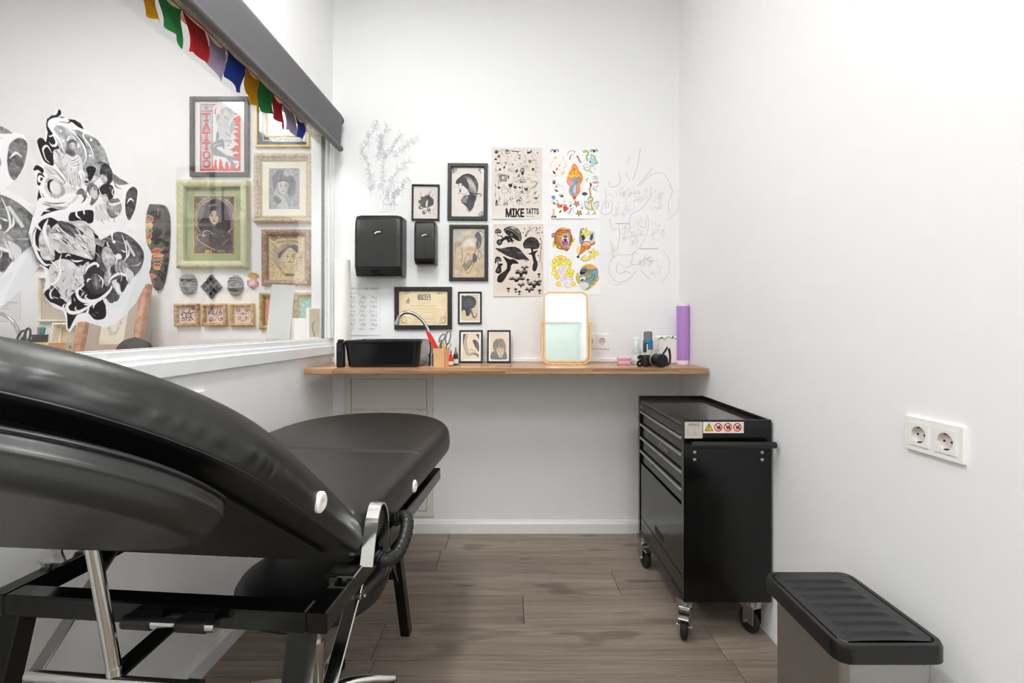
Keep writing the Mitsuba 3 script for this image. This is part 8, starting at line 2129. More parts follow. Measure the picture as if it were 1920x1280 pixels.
def from_crop(c, x0, y0, k): return (x0 + c[0] / k, y0 + c[1] / k, x0 + c[2] / k, y0 + c[3] / k)
sheet_on_wall('line_drawing', 'cut-out pencil drawing of leafy twigs above the towel dispenser', 'drawing', from_crop((230, 110, 740, 850), 620, 200, 4.267), draw_twigs(), .002)
sheet_on_wall('line_drawing', 'large faint cut-out pencil drawing of a coiled dragon, rightmost on the back wall', 'drawing', from_crop((185, 60, 845, 1180), 1080, 260, 4.267), draw_dragon(), .003)


# ------------------------------------------------------------------ the room beyond the window
t = thing('worktop', 'wooden worktop in the room beyond the window, hidden behind the sill', 'worktop')
part(t, 'board', box(-3.3, -1.15, 2.38, BACK, .9625, .993, .0025), 'm_counter', False)


def draw_tattoo():
    a = Sheet(.27, .38, (135, 125, 865, 1170), (236, 236, 236), .0011)
    RD, GR, W, D = (222, 116, 112), (178, 182, 184), (236, 235, 234), (110, 114, 118)
    a.f([(208, 160), (798, 170), (798, 1146), (206, 1146)], RD, 1, False)
    a.f([(398, 195), (730, 195), (770, 260), (700, 300), (770, 330), (690, 380), (700, 470), (760, 500), (690, 530), (760, 570), (690, 600), (760, 660), (690, 690), (760, 760), (640, 830), (700, 850), (770, 880), (680, 910), (770, 1000), (740, 1110), (660, 1000), (640, 1115), (600, 1000), (560, 1115), (500, 960), (470, 1120), (430, 970), (400, 1110), (396, 600)], W)
    for x, y in ((435, 270), (755, 240), (720, 470), (745, 640), (700, 850), (440, 1040), (520, 1060), (590, 1060), (730, 1040), (740, 300), (720, 780)):
        a.l([(x - 24, y + 24), (x - 4, y + 4), (x + 26, y - 6)] if x > 600 else [(x, y + 55), (x - 8, y), (x + 10, y - 60)], 22, RD if y > 350 or x > 700 else (214, 104, 110), 1, 2)
    a.f([(215, 170), (398, 175), (386, 1110), (225, 1112)], (196, 200, 202), 1, False); a.l([(222, 280), (230, 1100)], 8, (150, 154, 158)); a.l([(388, 280), (382, 1105)], 8, (150, 154, 158)); a.f([(215, 255), (392, 258), (388, 280), (220, 278)], D, .5, False)
    a.e(302, 220, 30, 26, (222, 130, 140)); 
    for k in range(6): a.e(302 + 40 * math.cos(k * 1.05), 222 + 26 * math.sin(k * 1.05), 16, 10, (206, 206, 206), k * 1.05, .9)
    ys = [(296, 415), (432, 556), (572, 704), (722, 836), (850, 966), (976, 1094)]
    for ch, (y0, y1) in zip('TATTOO', ys):
        a.t(ch, 248, y0 + 4, 362, y1 + 4, (150, 80, 84)); a.t(ch, 244, y0, 358, y1, (218, 96, 96), heavy=3)
        if ch == 'T': a.f([(244, y0), (358, y0), (352, y0 + 26), (250, y0 + 26)], (218, 96, 96)); a.f([(262, y1 - 16), (340, y1 - 16), (334, y1), (268, y1)], (190, 84, 86), 1, False)
        if ch == 'A': a.l([(246, y1 - 6), (290, y1 - 6)], 12, (206, 96, 120)); a.l([(315, y1 - 6), (358, y1 - 6)], 12, (206, 96, 120))
    # a pin-up figure drawn in soft grey
    a.f([(440, 350), (480, 300), (560, 320), (620, 300), (690, 220), (700, 330), (640, 420), (620, 560), (660, 590), (640, 660), (560, 700), (480, 690), (450, 620), (460, 500), (440, 440)], (214, 216, 217))
    a.e(575, 300, 56, 64, (222, 222, 222), .2); a.f([(500, 270), (540, 220), (640, 215), (700, 250), (690, 320), (640, 300), (580, 250), (520, 330)], (196, 198, 200)); a.l([(545, 330), (580, 350), (610, 335)], 8, D, .7); a.l([(560, 360), (600, 385), (625, 370)], 10, (150, 152, 155)); a.e(540, 300, 8, 5, D, 0, .7)
    a.f([(640, 480), (690, 400), (720, 440), (680, 580), (640, 590)], (190, 193, 195)); a.f([(440, 340), (490, 310), (500, 370), (455, 420)], (180, 184, 187)); a.f([(445, 590), (465, 570), (488, 620), (460, 700), (440, 690)], (150, 153, 156)); a.e(500, 460, 40, 34, (204, 206, 208), .2, .8, .6); a.e(585, 470, 40, 34, (204, 206, 208), .2, .8, .6)
    a.l([(580, 570), (600, 610), (640, 630), (655, 660)], 8, D); a.curl(590, 710, 26, 0, 1.4, 9, D); a.curl(640, 710, 30, 2, 1.3, 8, D, [(600, 760), (560, 740)]); a.l([(560, 790), (620, 770), (650, 740)], 8, D, 1, 2)
    a.f([(365, 790), (390, 740), (470, 690), (550, 690), (560, 830), (520, 790), (450, 800), (480, 840), (580, 900), (660, 960), (720, 1060), (700, 1100), (640, 1020), (560, 940), (420, 920), (370, 860)], (158, 162, 166)); a.l([(390, 800), (430, 760), (520, 740)], 20, (196, 199, 202), .9, 2); a.l([(450, 810), (560, 890), (670, 1000)], 14, (200, 203, 206), .9, 2); a.f([(600, 920), (700, 940), (770, 980), (740, 995), (640, 970)], (150, 154, 160)); a.l([(400, 860), (520, 930), (580, 940)], 10, D, .6, 2)
    a.mottle(.02, .25, .05, .7)
    return a


def draw_lady():
    a = Sheet(.15, .21, (285, 315, 790, 990), (172, 174, 180), .001); D, L = (92, 94, 100), (222, 220, 218); r = random.Random(14)
    a.f([(345, 600), (350, 440), (430, 350), (560, 340), (660, 440), (730, 560), (720, 660), (690, 760), (620, 780), (580, 700), (600, 560), (540, 500), (440, 520), (400, 620), (370, 700)], (128, 130, 136))
    for k in range(46): t_ = r.random(); x = 360 + 330 * t_; a.l([(x, 400 + 200 * r.random()), (x + r.uniform(-30, 40), 480 + 200 * r.random()), (x + r.uniform(-40, 60), 560 + 200 * r.random())] if x > 580 else [(x, 380 + r.uniform(0, 60)), (x - 20, 430 + r.uniform(0, 60)), (x - 30, 520)], 8, r.choice([D, (160, 162, 168), (110, 112, 118)]), .7, 2)
    face(a, 515, 620, 135, (216, 212, 208), D, (170, 150, 148), .1)
    a.f([(440, 520), (500, 490), (600, 520), (590, 550), (520, 525), (450, 545)], (112, 114, 120))
    for k in range(12): t_ = k * .6; a.e(590 + (18 + k * 5) * math.cos(t_), 400 + (12 + k * 4) * math.sin(t_), 30, 18, L if k % 2 else (186, 188, 192), t_, .85); a.l([(590 + (10 + k * 5) * math.cos(t_), 400 + (10 + k * 4) * math.sin(t_)), (590 + (30 + k * 5) * math.cos(t_ + .6), 400 + (24 + k * 4) * math.sin(t_ + .6))], 4, D, .7)
    a.f([(400, 640), (430, 720), (520, 780), (560, 860), (600, 980), (440, 980), (420, 860), (350, 800)], (204, 202, 200)); a.f([(350, 800), (400, 760), (480, 830), (470, 890), (410, 900)], (132, 134, 140)); a.l([(530, 900), (550, 970)], 14, D, .8, 2); a.l([(560, 800), (610, 880), (600, 940)], 14, (140, 140, 146), .8, 2); a.l([(405, 650), (425, 720), (470, 750)], 8, D, .6)
    a.mottle(.03, .4, .03, .6)
    return a


def draw_shadow_lady():
    a = Sheet(.165, .245, (285, 275, 815, 1065), (112, 98, 96), .001); L, D = (196, 180, 160), (62, 56, 62); r = random.Random(15)
    a.shape(sg.Point(550, 560).buffer(258).exterior.buffer(26), (150, 136, 128), .8); a.shape(sg.Point(550, 560).buffer(240).exterior.buffer(3), L); a.shape(sg.Point(550, 560).buffer(278).exterior.buffer(3), L)
    for k, q in enumerate('ART'): a.t(q, 318 + k * 36, 370 - k * 34, 350 + k * 36, 404 - k * 34, L)
    for k, q in enumerate('NOW'): a.t(q, 700 + k * 30, 316 + k * 32, 730 + k * 30, 350 + k * 32, L)
    a.l([(300, 290), (300, 1050)], 6, L, .9); a.l([(798, 290), (798, 1050)], 6, L, .9); a.l([(290, 284), (810, 284)], 5, L, .8)
    a.f([(330, 690), (400, 540), (430, 400), (520, 320), (640, 340), (720, 480), (760, 680), (700, 760), (420, 760)], D); a.f([(470, 400), (540, 380), (580, 400), (480, 420)], (150, 136, 126), .8)
    face(a, 545, 555, 112, (208, 190, 166), (84, 66, 66), (150, 92, 86), -.15)
    a.f([(560, 440), (640, 470), (640, 640), (560, 670), (600, 600), (575, 520)], (72, 62, 66), .85); a.f([(440, 430), (540, 420), (600, 470), (520, 480), (470, 560), (440, 520)], D, .9); a.f([(440, 600), (480, 620), (560, 690), (480, 690)], D, .8)
    a.f([(340, 760), (480, 690), (620, 730), (740, 790), (760, 1000), (560, 1000), (360, 900)], (92, 80, 82)); a.l([(410, 830), (350, 800), (320, 850), (400, 930), (550, 1010)], 8, (226, 206, 172)); a.l([(410, 830), (400, 770), (450, 745), (500, 770), (520, 800)], 8, (226, 206, 172)); a.curl(408, 820, 20, 0, 1, 7, (226, 206, 172))
    for k in range(5): a.l([(520 + k * 16, 800 + k * 10), (570 + k * 14, 780 + k * 14)], 12, (190, 170, 146), .9, 2)
    a.l([(600, 790), (700, 770)], 12, (176, 156, 134), .8, 2); a.l([(650, 950), (730, 860)], 6, L, .7); a.l([(340, 700), (360, 770)], 6, L, .8); a.l([(760, 720), (735, 780)], 6, L, .8); a.t('SOUL', 590, 1010, 690, 1048, (176, 158, 140)); a.f([(420, 1010), (520, 1020), (515, 1062), (425, 1062)], (214, 160, 96), .8, False)
    a.mottle(.02, .5, .01, .5)
    return a


def draw_london():
    a = Sheet(.20, .245, (205, 205, 915, 1085), (222, 204, 164), .0011); K, M_ = (86, 80, 86), (150, 134, 112); r = random.Random(16)
    for k in range(13):
        y = 330 + k * 52
        a.l([(235, y), (280, y + 30), (320, y + 70), (360, y + 110), (420, y + 190), (470, y + 260)][:6 if y < 720 else 3], 15, K if k % 2 == 0 else M_, .85, 2)
        a.l([(905, 520 + k * 46), (850, 560 + k * 48), (820, 620 + k * 44), (770, 680 + k * 40), (740, 770 + k * 28), (700, 860 + k * 18)], 13, K if k % 2 == 0 else M_, .8, 2)
    for k in range(10): a.l([(430 + k * 10, 700 + k * 8), (420 + k * 18, 860 + k * 6), (520 + k * 8, 1040)], 6, M_, .8, 2); a.l([(760 - k * 8, 620 + k * 16), (730 - k * 4, 800 + k * 10), (690 - k * 6, 1000)], 6, M_, .8, 2)
    a.e(312, 245, 66, 62, (120, 112, 108)); a.e(312, 245, 56, 52, (206, 190, 156)); a.e(312, 245, 44, 42, (126, 118, 114)); a.e(312, 245, 20, 20, (206, 190, 156))
    a.t('LONDON', 390, 208, 758, 262, (126, 108, 88)); a.l([(370, 350), (450, 312), (560, 298), (680, 305), (780, 345)], 44, (206, 188, 150)); a.t('IN THE COLLECTION', 370, 308, 770, 348, (132, 116, 96))
    a.f([(790, 300), (860, 300), (860, 500), (790, 500)], (236, 222, 186), .9, False); a.l([(820, 350), (832, 470)], 14, (206, 160, 120), .7); a.f([(235, 850), (355, 850), (350, 1070), (240, 1075)], (232, 206, 166), .9, False)
    for k in range(5): a.l([(262, 880 + k * 34), (332, 880 + k * 34)], 8, (176, 150, 120), .8)
    a.f([(390, 600), (390, 480), (450, 390), (560, 360), (700, 370), (770, 430), (770, 560), (720, 500), (620, 440), (500, 520), (420, 640)], (186, 172, 144)); a.f([(390, 640), (400, 560), (520, 460), (610, 400), (650, 400), (760, 500), (750, 540), (630, 440), (520, 520), (420, 650)], (112, 106, 136)); a.l([(420, 600), (520, 490), (620, 420)], 14, (182, 170, 176), .9, 2); a.e(622, 392, 20, 20, (190, 180, 186)); a.f([(660, 380), (760, 400), (772, 480), (720, 470)], (134, 130, 138))
    face(a, 615, 640, 165, (222, 208, 172), K, (146, 120, 104), .25)
    a.f([(450, 720), (480, 680), (500, 740), (540, 860), (600, 900), (560, 980), (500, 920), (440, 800)], (216, 198, 160)); 
    for k in range(4): a.l([(450 + k * 20, 700 + k * 16), (480 + k * 20, 840 + k * 10)], 7, K, .8, 2)
    a.f([(640, 870), (700, 800), (720, 860), (680, 960), (640, 960)], (216, 198, 160)); a.l([(590, 830), (620, 880), (680, 820)], 10, K, .7, 2); a.f([(520, 960), (700, 960), (690, 1010), (540, 1010)], (150, 136, 116)); 
    for k in range(9): a.l([(530 + k * 19, 960), (535 + k * 18, 1000)], 5, K, .7)
    a.e(640, 1050, 20, 12, (200, 130, 110), 0, .8)
    a.mottle(.03, .3, .03, .7)
    return a


def draw_tribal(k):
    a = Sheet(.09, .09, (0, 0, 370, 370), (236, 208, 200), .0008); K = (92, 72, 76)
    if k == 0:
        a.e(195, 195, 62, 62, K); a.e(195, 195, 42, 42, (236, 208, 200)); a.e(195, 195, 18, 18, K)
        for p in (((170, 150), (90, 110), (30, 40)), ((200, 140), (230, 60), (300, 20)), ((240, 150), (300, 130), (360, 130)), ((240, 230), (290, 290), (350, 340)), ((150, 230), (150, 280), (160, 350))): a.l(p, 34, K, 1, 1)
        for x, y, r_, an, tl in ((70, 170, 42, -.5, [(150, 140)]), (80, 270, 52, 2.4, [(120, 330), (160, 300)]), (220, 310, 36, .5, [(150, 320)]), (300, 50, 32, 1, [(240, 60)])): a.curl(x, y, r_, an, 1.1, 20, K, tl)
        for x, y in ((100, 50), (320, 200), (105, 240)): a.e(x, y, 11, 11, K)
    elif k == 1:
        a.e(120, 120, 40, 40, K); a.e(120, 120, 24, 24, (236, 208, 200)); a.e(120, 120, 9, 9, K)
        for p in (((100, 90), (40, 40), (10, 10)), ((130, 150), (180, 190), (220, 210)), ((200, 160), (230, 70), (240, 20)), ((280, 120), (290, 60), (280, 20)), ((60, 100), (30, 90), (10, 80))): a.l(p, 26, K, 1, 1)
        for x, y, r_, an, tl in ((110, 40, 34, 1, [(120, 90)]), (40, 140, 34, 2, [(90, 130)]), (280, 140, 52, 2.6, [(230, 210), (190, 240)]), (300, 270, 56, 3.6, [(230, 220), (200, 210)]), (90, 300, 52, -1, [(150, 320), (210, 250), (210, 210)])): a.curl(x, y, r_, an, 1.1, 22, K, tl)
        a.e(55, 330, 9, 9, K)
    else:
        a.e(185, 150, 30, 30, K); a.e(185, 150, 18, 18, (236, 208, 200)); a.e(185, 150, 7, 7, K)
        for s_ in (-1, 1):
            X = lambda x: 185 + s_ * x
            a.curl(X(90), 80, 54, 1.2 if s_ > 0 else 1.9, s_ * 1.5, 20, K, [(X(30), 130)]); a.curl(X(70), 240, 44, -.6 if s_ > 0 else 3.7, -s_ * 1.2, 18, K, [(X(20), 190)])
            for p in (((X(20), 150), (X(90), 150), (X(160), 155)), ((X(20), 180), (X(60), 175)), ((X(90), 270), (X(130), 310)), ((X(60), 290), (X(80), 340)), ((X(30), 300), (X(40), 350)), ((X(130), 50), (X(150), 20))): a.l(p, 15, K, 1, 1)
            a.e(X(150), 220, 10, 10, K)
        a.l([(185, 180), (185, 300)], 26, K, 1, 2); a.e(185, 310, 22, 18, K); a.e(185, 306, 8, 8, (236, 208, 200))
    return a


def draw_pattern(bg, c, seed, w_=.06, h_=.09):
    a = Sheet(w_, h_, (0, 0, 100, 150), bg, .0009); r = random.Random(seed)
    for i in range(90): x, y = r.uniform(0, 100), r.uniform(0, 150); a.l([(x, y), (x + r.uniform(-12, 12), y + r.uniform(-12, 12)), (x + r.uniform(-16, 16), y + r.uniform(-16, 16))], 2.4, c, .8, 2)
    return a


def draw_crest(bg=(226, 222, 206)):
    a = Sheet(.20, .24, (0, 0, 200, 240), bg, .0011); r = random.Random(18); c = (172, 166, 156)
    for s_ in (-1, 1):
        for k in range(34): t_ = k / 34; x, y = 100 + s_ * (14 + 74 * (1 - t_)), 40 + 160 * t_; a.l([(x, y), (x + r.uniform(-18, 18), y - r.uniform(6, 24)), (x + r.uniform(-26, 26), y - r.uniform(-10, 30))], 3, c if k % 3 else (140, 134, 128), .85, 2)
    for k in range(12): a.l([(100 + r.uniform(-30, 30), 150 + r.uniform(-30, 40)), (100 + r.uniform(-30, 30), 190 + r.uniform(-20, 20))], 2.6, c, .8, 2)
    return a


def draw_lion():
    a = Sheet(.11, .17, (0, 0, 110, 170), (216, 206, 178), .0009); r = random.Random(19); c = (168, 156, 138); d = (122, 112, 102)
    for k in range(70): t_ = k / 70 * 6.28; R_ = r.uniform(24, 34); a.l([(56 + R_ * .8 * math.cos(t_), 86 + R_ * math.sin(t_)), (56 + (R_ + 14) * .9 * math.cos(t_ + .2), 88 + (R_ + 20) * math.sin(t_ + .2))], 3, c, .85, 2)
    a.e(56, 86, 24, 32, (206, 194, 166), 0, .9, .3)
    for s_ in (-1, 1): a.l([(56 + s_ * 16, 76), (56 + s_ * 7, 80)], 3.4, d, .9, 2); a.l([(56 + s_ * 20, 66), (56 + s_ * 8, 70)], 3, c); a.l([(56 + s_ * 7, 82), (56 + s_ * 8, 102)], 2.4, c); a.l([(56, 110), (56 + s_ * 12, 116)], 2.6, d, .9)
    a.f([(48, 102), (64, 102), (56, 111)], d); a.l([(56, 110), (56, 118)], 2.4, d); a.l([(46, 128), (56, 132), (66, 128)], 2.6, c)
    for k in range(24): a.l([(30 + k * 2.2, 128 + r.uniform(-4, 8)), (32 + k * 2.1, 160)], 2.6, c, .7, 2)
    return a


def far(label, px, sheet, prof, fm, mats=(), depth=.03, **kw):
    return framed(label, R4(*px, depth), depth, prof, fm, sheet, mats=mats, **kw)


S_ = SC
far('grey framed red and white TATTOO pin-up print beyond the window, under the flags', (354.5, 180, 465, 330), draw_tattoo(), [(0, .016), (.002, .020), (.020, .020), (.024, .017), (.024, .006)], 'm_frame_grey', depth=.02)
far('gilt-edged frame with black mount, partly hidden by the flags', (477.5, 172, 578.5, 275), draw_pattern((222, 220, 218), (150, 146, 146), 3, .15, .16), [(0, .016), (.002, .02), (.012, .02), (.014, .016), (.014, .006)], 'm_gold',
    mats=[(.012, .0055, 'm_frame_black', .030), (.040, .0065, 'm_cream', .004), (.043, .0060, 'm_frame_black', .020), (.061, .0066, 'm_gold', .008)], depth=.02)
far('ornate ivory frame with a portrait of a woman with a rose in her hair', (473.5, 286, 584.5, 416.5), draw_lady(), [(0, .022), (.004, .030), (.012, .034), (.018, .032), (.026, .024), (.030, .018), (.034, .020), (.038, .010), (.038, .006)], 'm_frame_ivory', depth=.034,
    mats=[(.036, .0062, 'm_green_frame', .012), (.046, .0068, 'm_cream', .036)], n=60, carve=.0022, carve_f=420)
far('large pale green carved frame with a dark portrait of a woman in shadow', (327.5, 335.5, 461, 502), draw_shadow_lady(), [(0, .030), (.006, .040), (.018, .046), (.030, .040), (.038, .036), (.042, .030), (.042, .006)], 'm_green_frame', depth=.046,
    mats=[(.040, .0062, 'm_leafy_mount', .046), (.082, .0068, 'm_gold', .006)] if 'm_leafy_mount' in scene or mat('m_leafy_mount', (160, 170, 138), .8) else (), n=40, carve=.004, carve_f=130)
far('carved brown frame with a flame-lined portrait of a woman in a headband', (488.5, 429.5, 580, 534.5), draw_london(), [(0, .020), (.004, .028), (.014, .032), (.024, .026), (.030, .022), (.033, .014), (.033, .006)], 'm_frame_taupe', depth=.03, n=50, carve=.003, carve_f=260, rotz=.006)
for k, (x0, lab) in enumerate(((324.5, 'small gold frame with a spiky tribal sun on pink, leftmost of three'), (376.5, 'small gold frame with curling tribal branches on pink, middle of three'), (428.5, 'small gold frame with a symmetric tribal face on pink, right of three'))):
    far(lab, (x0, 569, x0 + 45.5, 611.5), draw_tribal(k), [(0, .022), (.003, .027), (.010, .029), (.015, .024), (.019, .018), (.019, .006)], 'm_frame_gold', depth=.028, n=24, carve=.0012, carve_f=500, rotz=.02)
far('gold frame with a red print half hidden by the grey sheet', (484, 549, 524, 617), draw_pattern((196, 108, 92), (226, 190, 150), 5), [(0, .018), (.004, .026), (.012, .028), (.020, .020), (.024, .014), (.024, .006)], 'm_frame_olive', depth=.028, n=30, carve=.0022, carve_f=300)
far('gold frame with a green patterned print between grey sheet and white stand', (549, 548, 589.5, 616), draw_pattern((172, 216, 190), (92, 140, 112), 6), [(0, .018), (.004, .026), (.012, .028), (.020, .020), (.024, .014), (.024, .006)], 'm_frame_gold', depth=.028, n=30, carve=.0022, carve_f=300)
far('shallow cream frame with a torn-edged feather drawing behind the collage', (68.5, 518.5, 152, 603), draw_crest((206, 192, 172)), [(0, .020), (.002, .024), (.009, .024), (.011, .020), (.011, .006)], 'm_cream', depth=.024)
far('small golden frame behind the left edge of the collage', (52, 452, 90, 503), draw_pattern((222, 214, 200), (190, 170, 130), 8), [(0, .016), (.003, .02), (.012, .02), (.014, .014), (.014, .006)], 'm_gold', depth=.02)


def leaning(label, X0, X1, Yb, h_, lean, sheet, prof, fm, mats=(), z0=WT, **kw):
    """a frame standing on the far worktop, leaning back on the wall"""
    return framed(label, (X0, z0, X1, z0 + h_), 0, prof, fm, sheet, mats=mats, tiltx=-lean, w0=BACK - Yb, **kw)


leaning('large copper frame with beaded edge and a winged crest drawing leaning behind the cap', -2.395, -2.035, 2.655, .452, .20, draw_crest(), [(0, .026), (.004, .036), (.012, .040), (.030, .036), (.036, .030), (.040, .034), (.044, .028), (.046, .014), (.046, .006)], 'm_frame_copper',
        mats=[(.044, .010, 'm_taupe', .060), (.100, .0075, 'm_backboard', .010)] if 'm_taupe' in scene or mat('m_taupe', (176, 164, 150), .7) else (), n=50, carve=.0010, carve_f=500)
leaning('small deep cream frame with a pencil lion drawing on the far worktop', -2.565, -2.415, 2.72, .225, .10, draw_lion(), [(0, .045), (.002, .048), (.010, .048), (.012, .040), (.012, .006)], 'm_cream', mats=[(.010, .0065, 'm_cream', .012)])

# wooden mask: a long carved shell with painted fields
t = thing('wooden_mask', 'long dark wooden mask with painted red, green and yellow fields', 'mask')
mo = [(150, 92), (210, 95), (280, 98), (330, 120), (370, 200), (384, 300), (386, 450), (378, 650), (360, 850), (330, 1020), (300, 1140), (270, 1190), (230, 1200), (190, 1170), (160, 1080), (130, 950), (105, 700), (92, 500), (92, 320), (105, 210), (125, 130)]
ol = sg.Polygon(spline(mo, 4, True)).buffer(0)
sh = Sheet(.13, .50, (80, 80, 400, 1210), (66, 62, 56), .0016)
r = random.Random(23)
for k in range(60): x = r.uniform(100, 380); y = r.uniform(100, 1150); sh.l([(x, y), (x + r.uniform(-4, 4), y + r.uniform(40, 160))], 4, r.choice([(84, 80, 72), (52, 48, 44)]), .7, 2)
RED, YEL, GRN, LINE = (190, 88, 78), (206, 178, 96), (96, 116, 92), (206, 190, 160)
for s_ in (-1, 1):
    for y, c in ((300, RED), (385, YEL), (455, GRN), (520, RED), (590, YEL)):
        w_ = 56 - (y - 300) * .09
        p = [(160, y - 30), (160 + s_ * w_, y - 36), (160 + s_ * (w_ + 24), y), (160 + s_ * w_, y + 36), (160 + s_ * 14, y + 28)]
        if 160 + s_ * (w_ + 20) > 95: sh.f(p, c); sh.l(p + [p[0]], 6, LINE)
        else: sh.f([(max(97, a_), b_) for a_, b_ in p], c)
sh.f([(120, 260), (160, 250), (200, 262), (165, 316)], GRN); sh.l([(120, 260), (160, 250), (200, 262), (165, 316), (120, 260)], 6, LINE)
for k in range(9): sh.l([(140, 330 + k * 22), (166, 332 + k * 22)], 10, (206, 150, 100) if k % 2 else (226, 190, 140))
sh.f([(205, 720), (260, 675), (335, 690), (290, 735), (220, 745)], RED); sh.l([(205, 720), (260, 675), (335, 690), (290, 735), (205, 740)], 6, LINE)
for k, c in enumerate((YEL, RED, GRN, RED, YEL)): y = 760 + k * 42; sh.f([(240, y - 16), (330 - k * 8, y - 20), (334 - k * 8, y + 12), (235 + k * 6, y + 16)], c); sh.l([(240, y - 16), (330 - k * 8, y - 20), (334 - k * 8, y + 12), (235 + k * 6, y + 16), (240, y - 16)], 5, LINE)
sh.l([(360, 640), (310, 730), (240, 770), (220, 850), (260, 940), (300, 980), (310, 1020)], 7, (120, 112, 96))
sh.f([(140, 1030), (180, 995), (225, 995), (262, 1030), (220, 1050), (150, 1060)], (200, 96, 80)); sh.l([(140, 1030), (200, 1020), (262, 1030)], 6, (140, 60, 50)); sh.l([(140, 1030), (180, 995), (225, 995), (262, 1030), (220, 1055), (150, 1062), (140, 1030)], 5, LINE)
for k in range(4): sh.l([(180, 1085 + k * 16), (238, 1082 + k * 18)], 5, (140, 144, 120))
sh.l([(170, 1075), (245, 1075), (235, 1130), (215, 1150), (185, 1130), (170, 1075)], 5, (140, 144, 120))
sh.cut = ol
dist = {}
def dome(u, v):
    x = 80 + u / .13 * 320; y = 1210 - v / .50 * 1130
    d = shapely.distance(shapely.points(x.ravel(), y.ravel()), ol.exterior).reshape(x.shape)
    d = np.where(shapely.contains_xy(ol, x.ravel(), y.ravel()).reshape(x.shape), d, 0)
    k = np.clip(d / 130, 0, 1)
    nose = .022 * np.exp(-((x - 205) / 26) ** 2) * np.clip((y - 560) / 200, 0, 1) * np.clip((940 - y) / 60, 0, 1)
    eye = -.008 * np.exp(-((x - 270) / 50) ** 2 - ((y - 640) / 60) ** 2)
    return .006 + .042 * np.sqrt(1 - (1 - k) ** 2) + nose + eye
m, col = sh.mesh(dome)
k_ = 6.88
mx0, my1 = 264 + 80 / k_, 370 + 1210 / k_
Mk = M_BACK @ trimesh.transformations.translation_matrix((U(mx0), V(my1), 0)) @ np.diag([(320 / k_ * SC) / .13, (1130 / k_ * SC) / .50, 1, 1])
part(t, 'face', mv(m, Mk), 'm_paint', True, color=col)
rim = np.array(ol.exterior.coords)[:-1]
rp = [((x - 80) / 320 * .13, (1210 - y) / 1130 * .50) for x, y in rim]
wall_ = loft([np.c_[rp, np.full(len(rp), .0005)], np.c_[rp, np.full(len(rp), .009)]], False)
part(t, 'edge', mv(wall_, Mk), 'm_mask', 30)


# small reliefs
def relief(name, label, cat_, px, fn, n, mt):
    """a relief given as a height field over (x, y) in -1..1 with an outline"""
    t = thing(name, label, cat_)
    x0, y0, x1, y1 = px
    g = np.linspace(-1, 1, n)
    X, Y = np.meshgrid(g, g)
    Z, ins = fn(X, Y)
    P = np.stack([U((x0 + x1) / 2) + X * (x1 - x0) / 2 * SC, V((y0 + y1) / 2) + Y * (y1 - y0) / 2 * SC, np.where(ins, Z, 0.0)], -1).reshape(-1, 3)
    idx = np.arange(n * n).reshape(n, n)
    F = np.concatenate([np.stack([idx[:-1, :-1], idx[:-1, 1:], idx[1:, 1:]], -1).reshape(-1, 3), np.stack([idx[:-1, :-1], idx[1:, 1:], idx[1:, :-1]], -1).reshape(-1, 3)])
    F = F[ins.ravel()[F].any(1)]
    part(t, 'relief', mv(TM(P, F), M_BACK), mt, True)
    return t


def sq_(x): return np.sqrt(np.clip(x, 0, 1))
def bump(X, Y, cx, cy, rx, ry, h): return h * np.exp(-((X - cx) / rx) ** 2 - ((Y - cy) / ry) ** 2)
def sad(X, Y):
    R = (X / .98) ** 2 + ((Y - .02) / 1.0) ** 2 * np.where(Y < 0, 1.0, .9)
    ins = (R < .98) & ~((Y < -.55) & (np.abs(X) > .62))
    h = .035 * sq_(1 - R) + .010 * (Y > .45) * (.6 + .4 * np.sin(X * 22)) + bump(X, Y, 0, .05, .13, .30, .022) + bump(X, Y, -.36, .30, .2, .10, -.012) + bump(X, Y, .36, .30, .2, .10, -.012)
    h += bump(X, Y, -.36, .48, .3, .07, .008) + bump(X, Y, .36, .48, .3, .07, .008) + bump(X, Y, 0, -.52, .24, .20, -.024) + bump(X, Y, 0, -.25, .4, .08, .010)
    h += .006 * np.sin(Y * 24) * (np.abs(X) > .66)
    return h + .006, ins
def laugh(X, Y):
    R = (X / .97) ** 2 + (Y / 1.0) ** 2
    ins = R < .98
    h = .035 * sq_(1 - R) + bump(X, Y, 0, .1, .16, .18, .018) + .006 * np.sin(Y * 26 + X * X * 6) * (Y > .3) + bump(X, Y, 0, -.02, .75, .10, -.016) + bump(X, Y, 0, -.48, .52, .16, -.024) + bump(X, Y, 0, -.30, .6, .08, .014) + bump(X, Y, 0, -.70, .5, .08, .010)
    for s_ in (-1, 1): h = h + bump(X, Y, s_ * .38, .18, .2, .09, -.010) + bump(X, Y, s_ * .45, .0, .2, .12, .010)
    return h + .006, ins
relief('stone_face', 'grey stone mask with a sad open mouth, left of the knot plaque', 'mask', (339.5, 514, 371, 553.5), sad, 90, 'm_stone')
relief('stone_face', 'grey stone mask with a laughing mouth, right of the knot plaque', 'mask', (428, 516, 457.5, 555.5), laugh, 90, 'm_stone')
def heart_fn(X, Y):
    x, y = X / .80, Y / .72 - .15
    v = (x * x + y * y - .62) ** 3 - x * x * y ** 3 * 1.1
    ins = (v < 0) | ((np.hypot(X, (Y + .02)) < .9) & (v < .05) & (Y < .75))
    core = np.clip(-v / .12, 0, 1)
    return .004 + .016 * core ** .4 + .004 * np.abs(np.sin(np.arctan2(Y, X) * 14)) * (core < .1), ins
t = relief('sacred_heart', 'small pink heart ornament with a golden flame on the wall beyond the window', 'ornament', (461.5, 522, 488, 547), heart_fn, 70, 'm_rose')
fl = []
